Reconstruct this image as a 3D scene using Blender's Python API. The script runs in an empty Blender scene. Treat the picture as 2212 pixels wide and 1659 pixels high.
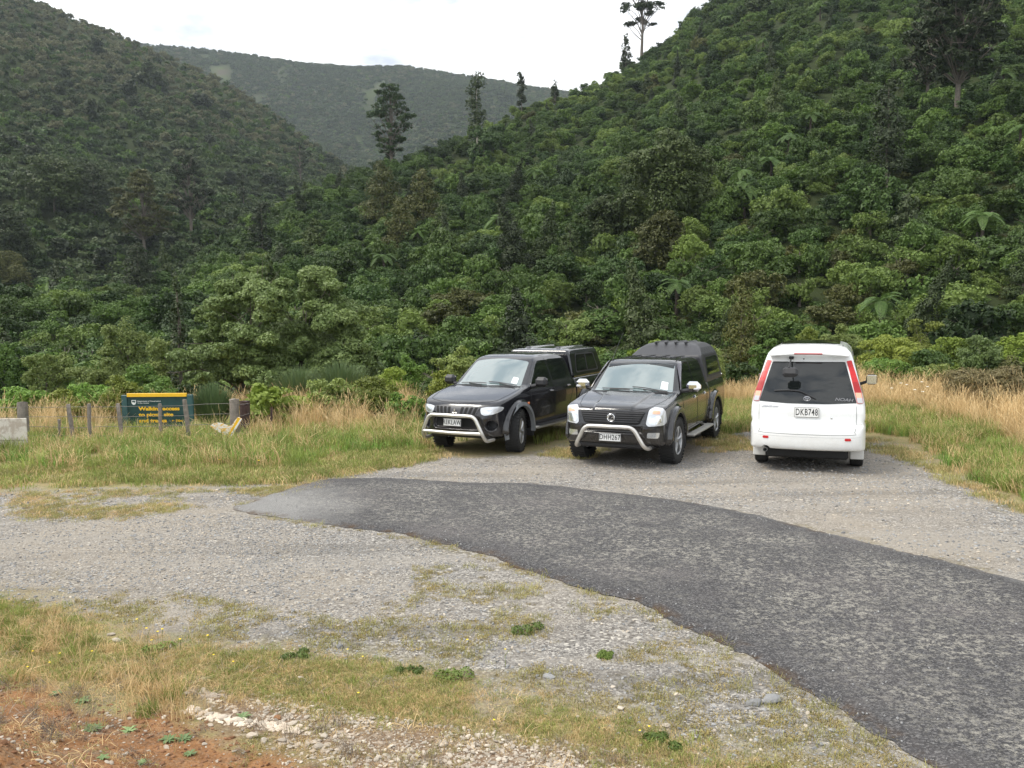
import bpy, bmesh, math, random
import numpy as np
from mathutils import Vector, Matrix, geometry
S = bpy.context.scene
R = math.radians
PI = math.pi
# ---------------------------------------------------------------- camera
CAM_H, CAM_PITCH, CAM_ROLL, CAM_F = 2.515, R(4.72), R(-0.6), 1852.5 / 2212.0
cam = bpy.data.objects.new('camera', bpy.data.cameras.new('camera'))
S.collection.objects.link(cam)
cam.data.sensor_width = 36.0
cam.data.lens = 36.0 * CAM_F
cam.data.clip_start = 0.05
cam.data.clip_end = 6000
cam.matrix_world = (Matrix.Translation((0, 0, CAM_H)) @ Matrix.Rotation(PI / 2 - CAM_PITCH, 4, 'X') @ Matrix.Rotation(CAM_ROLL, 4, 'Z'))
S.camera = cam
# ---------------------------------------------------------------- sky and sun
SUN_EL, SUN_AZ = R(56), R(-98)          # azimuth from +Y towards +X
w = bpy.data.worlds.new("World"); S.world = w; w.use_nodes = True
nt = w.node_tree; nt.nodes.clear()
def nn(nt, t, **k):
    n = nt.nodes.new(t)
    for a, b in k.items():
        if a[0] == '_': continue
        setattr(n, a, b)
    return n
out = nn(nt, 'ShaderNodeOutputWorld')
sky = nn(nt, 'ShaderNodeTexSky', sky_type='NISHITA', sun_disc=False, sun_elevation=SUN_EL, sun_rotation=SUN_AZ)
bg1 = nn(nt, 'ShaderNodeBackground'); bg1.inputs[1].default_value = 0.10
nt.links.new(sky.outputs[0], bg1.inputs[0])
tc = nn(nt, 'ShaderNodeTexCoord')
mp = nn(nt, 'ShaderNodeMapping'); mp.inputs['Scale'].default_value = (1.2, 1.2, 3.2)
no = nn(nt, 'ShaderNodeTexNoise'); no.inputs['Scale'].default_value = 2.2; no.inputs['Detail'].default_value = 6; no.inputs['Roughness'].default_value = .6
nt.links.new(tc.outputs['Generated'], mp.inputs[0]); nt.links.new(mp.outputs[0], no.inputs[0])
cr = nn(nt, 'ShaderNodeValToRGB')
cr.color_ramp.elements[0].position = .40; cr.color_ramp.elements[0].color = (.54, .59, .68, 1)
cr.color_ramp.elements[1].position = .52; cr.color_ramp.elements[1].color = (1.14, 1.15, 1.16, 1)
nt.links.new(no.outputs[0], cr.inputs[0])
bg2 = nn(nt, 'ShaderNodeBackground'); bg2.inputs[1].default_value = 1.0
nt.links.new(cr.outputs[0], bg2.inputs[0])
mx = nn(nt, 'ShaderNodeMixShader'); mx.inputs[0].default_value = .93
nt.links.new(bg1.outputs[0], mx.inputs[1]); nt.links.new(bg2.outputs[0], mx.inputs[2]); nt.links.new(mx.outputs[0], out.inputs[0])
sl = bpy.data.lights.new('sun', 'SUN'); sl.energy = 2.3; sl.angle = R(22); sl.color = (1.0, .95, .86)
sun = bpy.data.objects.new('sun', sl); S.collection.objects.link(sun)
sdir = Vector((math.sin(SUN_AZ) * math.cos(SUN_EL), math.cos(SUN_AZ) * math.cos(SUN_EL), math.sin(SUN_EL)))
sun.rotation_euler = sdir.to_track_quat('Z', 'Y').to_euler()
S.view_settings.view_transform = 'Standard'; S.view_settings.look = 'None'
S.view_settings.exposure = 0.62; S.view_settings.gamma = 1
S.cycles.max_bounces = 6; S.cycles.diffuse_bounces = 3; S.cycles.glossy_bounces = 3
S.cycles.transmission_bounces = 3; S.cycles.transparent_max_bounces = 4
S.cycles.use_denoising = True
# ---------------------------------------------------------------- survey helpers (reading of the photograph, 2212 px wide)
def ray(px, py):
    x = (px - 1106) / 1852.5; y = (829.5 - py) / 1852.5
    c, s = math.cos(CAM_ROLL), math.sin(CAM_ROLL)
    x, y = x * c - y * s, x * s + y * c
    cp, sp = math.cos(CAM_PITCH), math.sin(CAM_PITCH)
    return Vector((x, cp + y * sp, y * cp - sp))
def at(px, py, z=0.0):
    d = ray(px, py); t = (z - CAM_H) / d.z
    return Vector((d.x * t, d.y * t, z))
def atd(px, dist):           # ground position (x, y) under a picture column at a distance forward
    d = ray(px, 675); return (d.x / d.y * dist, dist)
# ---------------------------------------------------------------- object helpers
def link(o, parent=None):
    S.collection.objects.link(o)
    if parent is not None: o.parent = parent
    return o
def tag(o, label=None, cat=None, group=None, kind=None):
    if label: o['label'] = label
    if cat: o['category'] = cat
    if group: o['group'] = group
    if kind: o['kind'] = kind
    return o
def thing(name, label, cat, loc=(0, 0, 0), rz=0, group=None):
    o = bpy.data.objects.new(name, None); link(o); o.empty_display_size = .1
    o.location = loc; o.rotation_euler = (0, 0, rz)
    return tag(o, label, cat, group)
def npmesh(name, V, Fq=None, Ft=None, mats=(), smooth=True, midx=None, attrs=None):
    """V (n,3); Fq (m,4) quads; Ft (k,3) triangles"""
    me = bpy.data.meshes.new(name)
    V = np.asarray(V, np.float32)
    loops = []; starts = []; n = 0; tot = []
    if Fq is not None and len(Fq):
        Fq = np.asarray(Fq, np.int32); loops.append(Fq.ravel()); tot.append(np.full(len(Fq), 4, np.int32))
    if Ft is not None and len(Ft):
        Ft = np.asarray(Ft, np.int32); loops.append(Ft.ravel()); tot.append(np.full(len(Ft), 3, np.int32))
    me.vertices.add(len(V)); me.vertices.foreach_set('co', V.ravel())
    if loops:
        L = np.concatenate(loops); T = np.concatenate(tot); St = np.concatenate([[0], np.cumsum(T)[:-1]]).astype(np.int32)
        me.loops.add(len(L)); me.loops.foreach_set('vertex_index', L)
        me.polygons.add(len(T)); me.polygons.foreach_set('loop_start', St)
        me.polygons.foreach_set('use_smooth', np.full(len(T), smooth, bool))
        if midx is not None: me.polygons.foreach_set('material_index', np.asarray(midx, np.int32))
    for m in mats: me.materials.append(m)
    if attrs:
        for k, a in attrs.items():
            a = np.asarray(a, np.float32)
            if a.ndim == 1:
                at_ = me.attributes.new(k, 'FLOAT', 'POINT'); at_.data.foreach_set('value', a)
            else:
                at_ = me.attributes.new(k, 'FLOAT_VECTOR', 'POINT'); at_.data.foreach_set('vector', a.ravel())
    me.update(calc_edges=True)
    return me
def mobj(name, me, parent=None, mat=None, loc=None):
    o = bpy.data.objects.new(name, me); link(o, parent)
    if mat is not None: me.materials.clear(); me.materials.append(mat)
    if loc is not None: o.location = loc
    return o
class MB:
    """collects shapes into one mesh"""
    def __init__(s): s.V = []; s.Q = []; s.T = []; s.n = 0
    def add(s, V, Q=None, T=None):
        V = np.asarray(V, float).reshape(-1, 3)
        if Q is not None and len(Q): s.Q.append(np.asarray(Q) + s.n)
        if T is not None and len(T): s.T.append(np.asarray(T) + s.n)
        s.V.append(V); s.n += len(V); return s
    def box(s, c, d, rot=None, bev=0.0):
        """rounded box: centre, full size"""
        c = np.array(c, float); h = np.array(d, float) / 2
        if bev <= 0:
            V = np.array([[x, y, z] for x in (-1, 1) for y in (-1, 1) for z in (-1, 1)], float) * h
            Q = [[0, 1, 3, 2], [4, 6, 7, 5], [0, 4, 5, 1], [2, 3, 7, 6], [0, 2, 6, 4], [1, 5, 7, 3]]
        else:
            b = min(bev, h.min() * .95); V = []; Q = []; idx = {}
            for sx in (-1, 1):
                for sy in (-1, 1):
                    for sz in (-1, 1):
                        for ax in range(3):
                            p = (h - b) * [sx, sy, sz]; p[ax] = h[ax] * [sx, sy, sz][ax]
                            idx[(sx, sy, sz, ax)] = len(V); V.append(p)
            V = np.array(V); g = lambda *k: idx[k]; T = []
            for s_ in (-1, 1):
                Q.append([g(s_, -1, -1, 0), g(s_, 1, -1, 0), g(s_, 1, 1, 0), g(s_, -1, 1, 0)][::s_])
                Q.append([g(-1, s_, -1, 1), g(-1, s_, 1, 1), g(1, s_, 1, 1), g(1, s_, -1, 1)][::s_])
                Q.append([g(-1, -1, s_, 2), g(1, -1, s_, 2), g(1, 1, s_, 2), g(-1, 1, s_, 2)][::s_])
            for a in (-1, 1):
                for b_ in (-1, 1):
                    Q.append([g(a, b_, -1, 0), g(a, b_, 1, 0), g(a, b_, 1, 1), g(a, b_, -1, 1)])
                    Q.append([g(a, -1, b_, 0), g(a, 1, b_, 0), g(a, 1, b_, 2), g(a, -1, b_, 2)])
                    Q.append([g(-1, a, b_, 1), g(1, a, b_, 1), g(1, a, b_, 2), g(-1, a, b_, 2)])
                    for c_ in (-1, 1): T.append([g(a, b_, c_, 0), g(a, b_, c_, 1), g(a, b_, c_, 2)])
            if rot is not None: V = V @ np.array(rot).T
            return s.add(V + c, Q, T)
        if rot is not None: V = V @ np.array(rot).T
        return s.add(V + c, Q)
    def tube(s, pts, r, seg=8, cap=True, flat=1.0):
        P = np.array(pts, float); n = len(P)
        rr = np.full(n, r, float) if np.isscalar(r) else np.array(r, float)
        T_ = np.gradient(P, axis=0); T_ /= np.linalg.norm(T_, axis=1)[:, None] + 1e-12
        up = np.array([0, 0, 1.]) if abs(T_[0][2]) < .9 else np.array([1., 0, 0])
        V = []
        a = np.arange(seg) / seg * 2 * PI
        N = np.cross(T_[0], up); N /= np.linalg.norm(N)
        for i in range(n):
            N = N - T_[i] * N.dot(T_[i]); N /= np.linalg.norm(N) + 1e-12
            B = np.cross(T_[i], N)
            V.append(P[i] + rr[i] * (np.cos(a)[:, None] * N + flat * np.sin(a)[:, None] * B))
        V = np.concatenate(V); Q = []
        for i in range(n - 1):
            for j in range(seg):
                k = (j + 1) % seg; Q.append([i * seg + j, i * seg + k, (i + 1) * seg + k, (i + 1) * seg + j])
        T = []
        if cap:
            V = np.concatenate([V, P[:1], P[-1:]]); c0 = n * seg
            for j in range(seg):
                k = (j + 1) % seg; T.append([k, j, c0]); T.append([(n - 1) * seg + j, (n - 1) * seg + k, c0 + 1])
        return s.add(V, Q, T)
    def lathe(s, prof, seg=32, axis='y', c=(0, 0, 0)):
        """prof: (radius, offset along axis)"""
        pr = np.array(prof, float); n = len(pr); a = np.arange(seg) / seg * 2 * PI; V = []
        for rr, o in pr:
            if axis == 'y': V.append(np.stack([rr * np.cos(a), np.full(seg, o), rr * np.sin(a)], 1))
            elif axis == 'x': V.append(np.stack([np.full(seg, o), rr * np.cos(a), rr * np.sin(a)], 1))
            else: V.append(np.stack([rr * np.cos(a), rr * np.sin(a), np.full(seg, o)], 1))
        Q = [[i * seg + j, i * seg + (j + 1) % seg, (i + 1) * seg + (j + 1) % seg, (i + 1) * seg + j] for i in range(n - 1) for j in range(seg)]
        return s.add(np.concatenate(V) + np.array(c, float), Q)
    def poly(s, P3, d):
        """extrude a planar outline by vector d"""
        P = np.array(P3, float); n = len(P); V = np.concatenate([P, P + np.array(d, float)])
        tri = geometry.tessellate_polygon([[Vector(p) for p in P]])
        T = [list(t) for t in tri] + [[t[2] + n, t[1] + n, t[0] + n] for t in tri]
        Q = [[i, (i + 1) % n, (i + 1) % n + n, i + n] for i in range(n)]
        return s.add(V, Q, T)
    def build(s, name, mat, parent=None, smooth=True, loc=None, sharp=None):
        V = np.concatenate(s.V); Q = np.concatenate(s.Q) if s.Q else None; T = np.concatenate(s.T) if s.T else None
        me = npmesh(name, V, Q, T, (mat,), smooth)
        bm = bmesh.new(); bm.from_mesh(me); bmesh.ops.recalc_face_normals(bm, faces=bm.faces)
        if smooth:
            lim = R(35 if sharp is None else sharp)
            for e in bm.edges:
                if len(e.link_faces) == 2 and e.calc_face_angle(0) > lim: e.smooth = False
        bm.to_mesh(me); bm.free()
        o = bpy.data.objects.new(name, me); link(o, parent)
        if loc is not None: o.location = loc
        return o
def catmull(P, n=6, closed=False):
    P = [np.array(p, float) for p in P]; out = []
    m = len(P)
    for i in range(m if closed else m - 1):
        p0 = P[(i - 1) % m] if closed or i > 0 else P[0]; p1 = P[i]; p2 = P[(i + 1) % m]; p3 = P[(i + 2) % m] if closed or i + 2 < m else P[-1]
        for k in range(n):
            t = k / n
            out.append(.5 * ((2 * p1) + (p2 - p0) * t + (2 * p0 - 5 * p1 + 4 * p2 - p3) * t * t + (3 * p1 - p0 - 3 * p2 + p3) * t ** 3))
    if not closed: out.append(P[-1])
    return np.array(out)
def rounded(P, r, n=5):
    """polyline with rounded inner corners"""
    P = [np.array(p, float) for p in P]; out = [P[0]]
    for i in range(1, len(P) - 1):
        a, b, c = P[i - 1], P[i], P[i + 1]
        u = a - b; v = c - b; lu = np.linalg.norm(u); lv = np.linalg.norm(v); q = min(r, lu * .45, lv * .45)
        p0 = b + u / lu * q; p2 = b + v / lv * q
        for k in range(n + 1):
            t = k / n; out.append((1 - t) ** 2 * p0 + 2 * t * (1 - t) * b + t * t * p2)
    out.append(P[-1]); return np.array(out)
# ---------------------------------------------------------------- noise
def _h(ix, iy, seed):
    n = (ix.astype(np.int64) * 374761393 + iy.astype(np.int64) * 668265263 + seed * 1442695041) & 0x7fffffff
    n = ((n ^ (n >> 13)) * 1274126177) & 0x7fffffff
    n = (n ^ (n >> 16)) & 0xffff
    return n / 65535.0
def vnoise(x, y, seed=0):
    x = np.asarray(x, float); y = np.asarray(y, float)
    ix = np.floor(x); iy = np.floor(y); fx = x - ix; fy = y - iy
    fx = fx * fx * (3 - 2 * fx); fy = fy * fy * (3 - 2 * fy)
    a = _h(ix, iy, seed); b = _h(ix + 1, iy, seed); c = _h(ix, iy + 1, seed); d = _h(ix + 1, iy + 1, seed)
    return (a * (1 - fx) + b * fx) * (1 - fy) + (c * (1 - fx) + d * fx) * fy
def fbm(x, y, seed=0, o=4):
    v = 0; am = .5
    for k in range(o):
        v = v + am * (vnoise(x, y, seed + k) * 2 - 1); x = x * 2.03 + 11.3; y = y * 2.03 - 7.1; am *= .5
    return v
# ---------------------------------------------------------------- materials
def dirty(m, h=.75, col=(.20, .165, .12), amt=.22):
    """road dust that thins out upwards"""
    t = m.node_tree; b = t.nodes['Principled BSDF']; tc = nn(t, 'ShaderNodeTexCoord'); sx = nn(t, 'ShaderNodeSeparateXYZ'); t.links.new(tc.outputs['Object'], sx.inputs[0])
    n = nn(t, 'ShaderNodeTexNoise'); n.inputs['Scale'].default_value = 4; n.inputs['Detail'].default_value = 7; n.inputs['Roughness'].default_value = .75; t.links.new(tc.outputs['Object'], n.inputs[0])
    a = nn(t, 'ShaderNodeMapRange'); a.inputs[1].default_value = h; a.inputs[2].default_value = .25; a.inputs[3].default_value = 0; a.inputs[4].default_value = amt; t.links.new(sx.outputs[2], a.inputs[0])
    c = nn(t, 'ShaderNodeMapRange'); c.inputs[1].default_value = .38; c.inputs[2].default_value = .62; c.inputs[3].default_value = .1; t.links.new(n.outputs[0], c.inputs[0])
    f = nn(t, 'ShaderNodeMath', operation='MULTIPLY'); t.links.new(a.outputs[0], f.inputs[0]); t.links.new(c.outputs[0], f.inputs[1])
    x = nn(t, 'ShaderNodeMix', data_type='RGBA'); x.inputs[7].default_value = (*col, 1); t.links.new(f.outputs[0], x.inputs[0])
    l = b.inputs['Base Color'].links[0].from_socket; t.links.new(l, x.inputs[6]); t.links.new(x.outputs[2], b.inputs['Base Color'])
    g = nn(t, 'ShaderNodeMath', operation='SUBTRACT'); g.inputs[0].default_value = 1; t.links.new(f.outputs[0], g.inputs[1]); g2 = nn(t, 'ShaderNodeMath', operation='MULTIPLY'); g2.inputs[1].default_value = b.inputs['Coat Weight'].default_value; t.links.new(g.outputs[0], g2.inputs[0]); t.links.new(g2.outputs[0], b.inputs['Coat Weight'])
    return m
def mat(name, col=(.5, .5, .5), rough=.5, metal=0, coat=0, spec=.5, nscale=0, namp=0, bump=0, bscale=50, ior=1.5, emis=None):
    m = bpy.data.materials.new(name); m.use_nodes = True; t = m.node_tree; b = t.nodes['Principled BSDF']
    b.inputs['Base Color'].default_value = (*col, 1); b.inputs['Roughness'].default_value = rough
    b.inputs['Metallic'].default_value = metal; b.inputs['Coat Weight'].default_value = coat
    b.inputs['Specular IOR Level'].default_value = spec; b.inputs['IOR'].default_value = ior
    b.inputs['Coat Roughness'].default_value = .04
    if nscale:
        tc = nn(t, 'ShaderNodeTexCoord'); n = nn(t, 'ShaderNodeTexNoise'); n.inputs['Scale'].default_value = nscale; n.inputs['Detail'].default_value = 5; n.inputs['Roughness'].default_value = .65
        t.links.new(tc.outputs['Object'], n.inputs[0])
        mr = nn(t, 'ShaderNodeMapRange'); mr.inputs[1].default_value = .3; mr.inputs[2].default_value = .7
        mr.inputs[3].default_value = 1 - namp; mr.inputs[4].default_value = 1 + namp
        t.links.new(n.outputs[0], mr.inputs[0])
        v = nn(t, 'ShaderNodeVectorMath', operation='SCALE'); v.inputs[0].default_value = col; t.links.new(mr.outputs[0], v.inputs['Scale'])
        t.links.new(v.outputs[0], b.inputs['Base Color'])
        rr = nn(t, 'ShaderNodeMapRange'); rr.inputs[1].default_value = .3; rr.inputs[2].default_value = .7
        rr.inputs[3].default_value = max(0, rough - .06); rr.inputs[4].default_value = min(1, rough + .1)
        t.links.new(n.outputs[0], rr.inputs[0]); t.links.new(rr.outputs[0], b.inputs['Roughness'])
    if bump:
        tc = nn(t, 'ShaderNodeTexCoord'); n = nn(t, 'ShaderNodeTexNoise'); n.inputs['Scale'].default_value = bscale; n.inputs['Detail'].default_value = 3
        t.links.new(tc.outputs['Object'], n.inputs[0])
        bp = nn(t, 'ShaderNodeBump'); bp.inputs['Strength'].default_value = bump; bp.inputs['Distance'].default_value = .02
        t.links.new(n.outputs[0], bp.inputs['Height']); t.links.new(bp.outputs[0], b.inputs['Normal'])
    return m
def leaf_mat(name, c0, c1, trans=.25, rough=.55, var=.35, seeds=None):
    """leaf colour varies by leaf (attribute 'tint'), by patch and by plant"""
    m = bpy.data.materials.new(name); m.use_nodes = True; t = m.node_tree; t.nodes.clear()
    o = nn(t, 'ShaderNodeOutputMaterial')
    a = nn(t, 'ShaderNodeAttribute', attribute_name='tint')
    oi = nn(t, 'ShaderNodeObjectInfo')
    mixf = nn(t, 'ShaderNodeMath', operation='MULTIPLY_ADD'); mixf.inputs[1].default_value = .55
    r2 = nn(t, 'ShaderNodeMath', operation='MULTIPLY'); r2.inputs[1].default_value = .45
    t.links.new(oi.outputs['Random'], r2.inputs[0]); t.links.new(a.outputs['Fac'], mixf.inputs[0]); t.links.new(r2.outputs[0], mixf.inputs[2])
    mc = nn(t, 'ShaderNodeMix', data_type='RGBA'); mc.inputs[6].default_value = (*c0, 1); mc.inputs[7].default_value = (*c1, 1)
    t.links.new(mixf.outputs[0], mc.inputs[0])
    # per plant brightness
    fr = nn(t, 'ShaderNodeMath', operation='MULTIPLY'); fr.inputs[1].default_value = 7.31
    t.links.new(oi.outputs['Random'], fr.inputs[0]); f2 = nn(t, 'ShaderNodeMath', operation='FRACT'); t.links.new(fr.outputs[0], f2.inputs[0])
    mr = nn(t, 'ShaderNodeMapRange'); mr.inputs[3].default_value = 1 - var; mr.inputs[4].default_value = 1 + var
    t.links.new(f2.outputs[0], mr.inputs[0])
    v = nn(t, 'ShaderNodeVectorMath', operation='SCALE'); t.links.new(mc.outputs[2], v.inputs[0]); t.links.new(mr.outputs[0], v.inputs['Scale'])
    b = nn(t, 'ShaderNodeBsdfPrincipled'); b.inputs['Roughness'].default_value = rough; b.inputs['Specular IOR Level'].default_value = .35
    t.links.new(v.outputs[0], b.inputs['Base Color'])
    if trans > 0:
        tr = nn(t, 'ShaderNodeBsdfTranslucent'); t.links.new(v.outputs[0], tr.inputs[0])
        mx = nn(t, 'ShaderNodeMixShader'); mx.inputs[0].default_value = trans
        t.links.new(b.outputs[0], mx.inputs[1]); t.links.new(tr.outputs[0], mx.inputs[2]); t.links.new(mx.outputs[0], o.inputs[0])
    else: t.links.new(b.outputs[0], o.inputs[0])
    return m
# ---------------------------------------------------------------- scatter (one object, for what nobody could count)
_proto_n = [0]
def scatter(name, protos, P, rot, scl, idx, label, cat=None, kind='stuff'):
    col = bpy.data.collections.new(name + '_source')
    for i, me in enumerate(protos):
        o = bpy.data.objects.new('%s_%03d' % (name, i), me); col.objects.link(o)
    me = npmesh(name, P, mats=())
    a = me.attributes.new('rot', 'FLOAT_VECTOR', 'POINT'); a.data.foreach_set('vector', np.asarray(rot, np.float32).ravel())
    a = me.attributes.new('scl', 'FLOAT_VECTOR', 'POINT'); a.data.foreach_set('vector', np.asarray(scl, np.float32).ravel())
    a = me.attributes.new('idx', 'INT', 'POINT'); a.data.foreach_set('value', np.asarray(idx, np.int32))
    ob = bpy.data.objects.new(name, me); link(ob)
    g = bpy.data.node_groups.new(name, 'GeometryNodeTree')
    g.interface.new_socket('Geometry', in_out='INPUT', socket_type='NodeSocketGeometry')
    g.interface.new_socket('Geometry', in_out='OUTPUT', socket_type='NodeSocketGeometry')
    gi = g.nodes.new('NodeGroupInput'); go = g.nodes.new('NodeGroupOutput')
    ci = g.nodes.new('GeometryNodeCollectionInfo'); ci.inputs[0].default_value = col; ci.inputs[1].default_value = True; ci.inputs[2].default_value = True
    ip = g.nodes.new('GeometryNodeInstanceOnPoints'); ip.inputs['Pick Instance'].default_value = True
    def attr(n, t):
        k = g.nodes.new('GeometryNodeInputNamedAttribute'); k.data_type = t; k.inputs[0].default_value = n; return k.outputs[0]
    g.links.new(gi.outputs[0], ip.inputs['Points']); g.links.new(ci.outputs[0], ip.inputs['Instance'])
    g.links.new(attr('idx', 'INT'), ip.inputs['Instance Index'])
    e = g.nodes.new('FunctionNodeEulerToRotation'); g.links.new(attr('rot', 'FLOAT_VECTOR'), e.inputs[0]); g.links.new(e.outputs[0], ip.inputs['Rotation'])
    g.links.new(attr('scl', 'FLOAT_VECTOR'), ip.inputs['Scale']); g.links.new(ip.outputs[0], go.inputs[0])
    md = ob.modifiers.new('scatter', 'NODES'); md.node_group = g
    return tag(ob, label, cat or name.replace('_', ' '), kind=kind)
# ================================================================ TERRAIN
def crest(tab):
    """table of (px, py, distance) -> azimuth, height of the crest, distance"""
    A = []; Z = []; D = []
    for px, py, d in tab:
        r = ray(px, py); A.append(math.atan2(r.x, r.y)); h = math.hypot(r.x, r.y); D.append(d); Z.append(CAM_H + d * r.z / h)
    return np.array(A), np.array(Z), np.array(D)
def prep(tab):
    A, Z, D = crest(tab); return A, Z, D
RIGHT = prep([(-1500, 640, 60), (-600, 640, 80), (0, 630, 100), (300, 610, 130), (450, 545, 150), (560, 462, 170), (650, 405, 180), (750, 372, 188), (820, 350, 193), (900, 325, 198), (1000, 285, 206), (1100, 240, 220),
  (1180, 212, 232), (1250, 184, 240), (1350, 135, 250), (1400, 110, 255), (1450, 72, 258), (1500, 22, 262), (1600, -45, 270), (1800, -120, 280), (2200, -190, 290), (3000, -300, 300), (4500, -300, 300)])
LEFT = prep([(-3500, -200, 600), (-1500, -200, 600), (-600, -150, 600), (-200, -90, 600), (0, -40, 600), (90, 5, 590), (160, 37, 580), (250, 70, 570), (300, 93, 560), (450, 156, 545), (530, 203, 530), (590, 243, 510), (680, 308, 480), (760, 365, 450), (900, 430, 400), (1100, 520, 380), (1600, 620, 300), (4500, 640, 300)])
BACK = prep([(-3500, -100, 1300), (-600, -60, 1300), (100, 30, 1300), (200, 74, 1300), (300, 91, 1300), (420, 100, 1300), (540, 115, 1300), (640, 131, 1290), (760, 140, 1280), (870, 138, 1280), (960, 153, 1270), (1060, 168, 1260), (1200, 191, 1250), (1400, 220, 1240), (2200, 300, 1200), (4500, 350, 1200)])
CANOPY = 2.3
def ridge(T, az, r, d0, zb, p, can, wob, seed, sc):
    A, Z, D = T
    zc = np.interp(az, A, Z) - can; dc = np.interp(az, A, D)
    t = (r - d0) / (dc - d0)
    up = zb + (zc - zb) * np.clip(t, 0, 1) ** p
    x = r * np.sin(az); y = r * np.cos(az)
    fold = fbm(x / sc, y / sc, seed, 4) * wob * np.clip(t * 3, 0, 1) * np.clip((1 - t) * 4, 0, 1)
    return np.where(t < 1, up + fold, zc - (r - dc) * .45)
# mound under the camera and to its left (world x, y)
def near_z(x, y):
    z = .030 * fbm(x * .5, y * .5, 3, 3)
    # bank the photograph is taken from: a long mound running left to right below the lens
    d = y - (3.55 - .42 * (x + 1.5) + .25 * np.sin(x * 1.7))          # >0 beyond the toe of the bank
    bank = .62 * (1 - 1 / (1 + np.exp(-d * 2.6 - .2))) * np.clip(1.15 - (x + .6) * .45, .12, 1.25)
    lump = .30 * np.exp(-(((x + 2.3) / .8) ** 2 + ((y - 3.15) / .42) ** 2)) + .07 * np.exp(-(((x + 1.1) / .5) ** 2 + ((y - 2.9) / .4) ** 2))
    near = np.clip(bank, 0, 1) + lump
    rough = (.05 * fbm(x * 2.1, y * 2.1, 21, 4)) * np.clip(near * 2.2, 0, 1)
    return z * (1 - np.exp(-(np.hypot(x, y) / 3) ** 2)) + near + rough
def terrain_z(x, y):
    x = np.asarray(x, float); y = np.asarray(y, float)
    r = np.hypot(x, y); az = np.arctan2(x, y)
    zb = -2.6
    a = ridge(RIGHT, az, r, 48, zb, 1.12, CANOPY, 9, 5, 55)
    b = ridge(LEFT, az, r, 165, zb, 1.0, CANOPY - 1, 22, 9, 150)
    c = ridge(BACK, az, r, 640, 20, 1.15, 3, 60, 13, 260)
    far = np.maximum(np.maximum(a, b), np.where(r > 600, c, -99)); far = np.maximum(far, zb)
    n = near_z(x, y)
    edge = 21.5 + 2.0 * np.clip((x - 3) / 6, 0, 1) + 4 * np.clip((x - 7) / 5, 0, 1)
    drop = np.clip((r - edge) / 22, 0, 1); drop = drop * drop * (3 - 2 * drop)
    plat = n * (1 - drop) + zb * drop
    # small rise of the bank at the far right of the park
    plat = plat + .55 * np.clip((x - 7.2) / 4, 0, 1) * np.clip((y - 9) / 7, 0, 1) * (1 - drop)
    return np.where(r < 46, plat, np.maximum(far, zb))
def tz(x, y): return float(terrain_z(np.array([x]), np.array([y]))[0])
def on_ground(px, py, z0=0.0):
    z = z0
    for _ in range(12): p = at(px, py, z); z = .5 * z + .5 * tz(p.x, p.y)
    return Vector((p.x, p.y, tz(p.x, p.y)))
def curve_w(px_pts, n=6, closed=True):
    W = [on_ground(*p)[:2] for p in px_pts]
    return catmull([np.array(w_) for w_ in W], n, closed)
def poly_sd(px, py, V, closed=True):
    """signed distance to a polygon, inside negative; broadcasts"""
    V = np.asarray(V, float); d = np.full(np.broadcast(px, py).shape, 1e9); s = np.ones(d.shape, bool)
    for i in range(len(V)):
        a = V[i - 1]; b = V[i]
        e = b - a; wx = px - a[0]; wy = py - a[1]; L = e.dot(e)
        if L < 1e-14: continue
        t = np.clip((wx * e[0] + wy * e[1]) / L, 0, 1)
        dx = wx - e[0] * t; dy = wy - e[1] * t; d = np.minimum(d, dx * dx + dy * dy)
        c = ((a[1] > py) != (b[1] > py))
        if abs(e[1]) > 1e-14:
            xi = a[0] + (py - a[1]) * e[0] / e[1]; s ^= c & (px < xi)
    return np.where(s, np.sqrt(d), -np.sqrt(d))
SEAL = curve_w([(505, 1101), (560, 1078), (640, 1052), (720, 1034), (860, 1034), (1000, 1043), (1150, 1046), (1300, 1062), (1500, 1088), (1700, 1130), (1900, 1180), (2050, 1215), (2212, 1260), (2500, 1370), (2900, 1600), (2900, 2500), (2300, 2000),
  (2090, 1720), (1990, 1650), (1850, 1560), (1760, 1505), (1680, 1460), (1600, 1415), (1520, 1370), (1440, 1340), (1400, 1310), (1290, 1280), (1140, 1232), (1010, 1190), (860, 1155), (700, 1133), (600, 1118)])
GRAVEL = curve_w([(-900, 1040), (-300, 1048), (0, 1062), (260, 1056), (480, 1048), (640, 1040), (720, 1020), (820, 1000), (930, 990), (1060, 985), (1180, 975), (1230, 960), (1300, 930), (1400, 905), (1600, 912), (1700, 930), (1900, 955), (1970, 975), (2060, 1030), (2140, 1072), (2230, 1110), (2500, 1180), (3600, 1300), (3600, 2600),
  (2300, 2400), (1900, 1740), (1700, 1655), (1500, 1600), (1350, 1555), (1150, 1500), (1000, 1465), (850, 1440), (700, 1415), (500, 1390), (400, 1375), (250, 1340), (120, 1310), (0, 1280), (-300, 1260), (-900, 1240)])
SOIL = curve_w([(-200, 1500), (0, 1490), (110, 1478), (180, 1530), (300, 1540), (370, 1530), (450, 1590), (560, 1620), (700, 1660), (800, 1720), (900, 2100), (0, 2400), (-500, 1900)], closed=True)
CHALK = curve_w([(420, 1480), (520, 1490), (640, 1520), (760, 1545), (900, 1560), (1060, 1585), (1220, 1600), (1350, 1625), (1500, 1665), (1560, 1760), (1100, 1900), (780, 1700), (700, 1640), (560, 1600), (460, 1560)])
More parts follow.
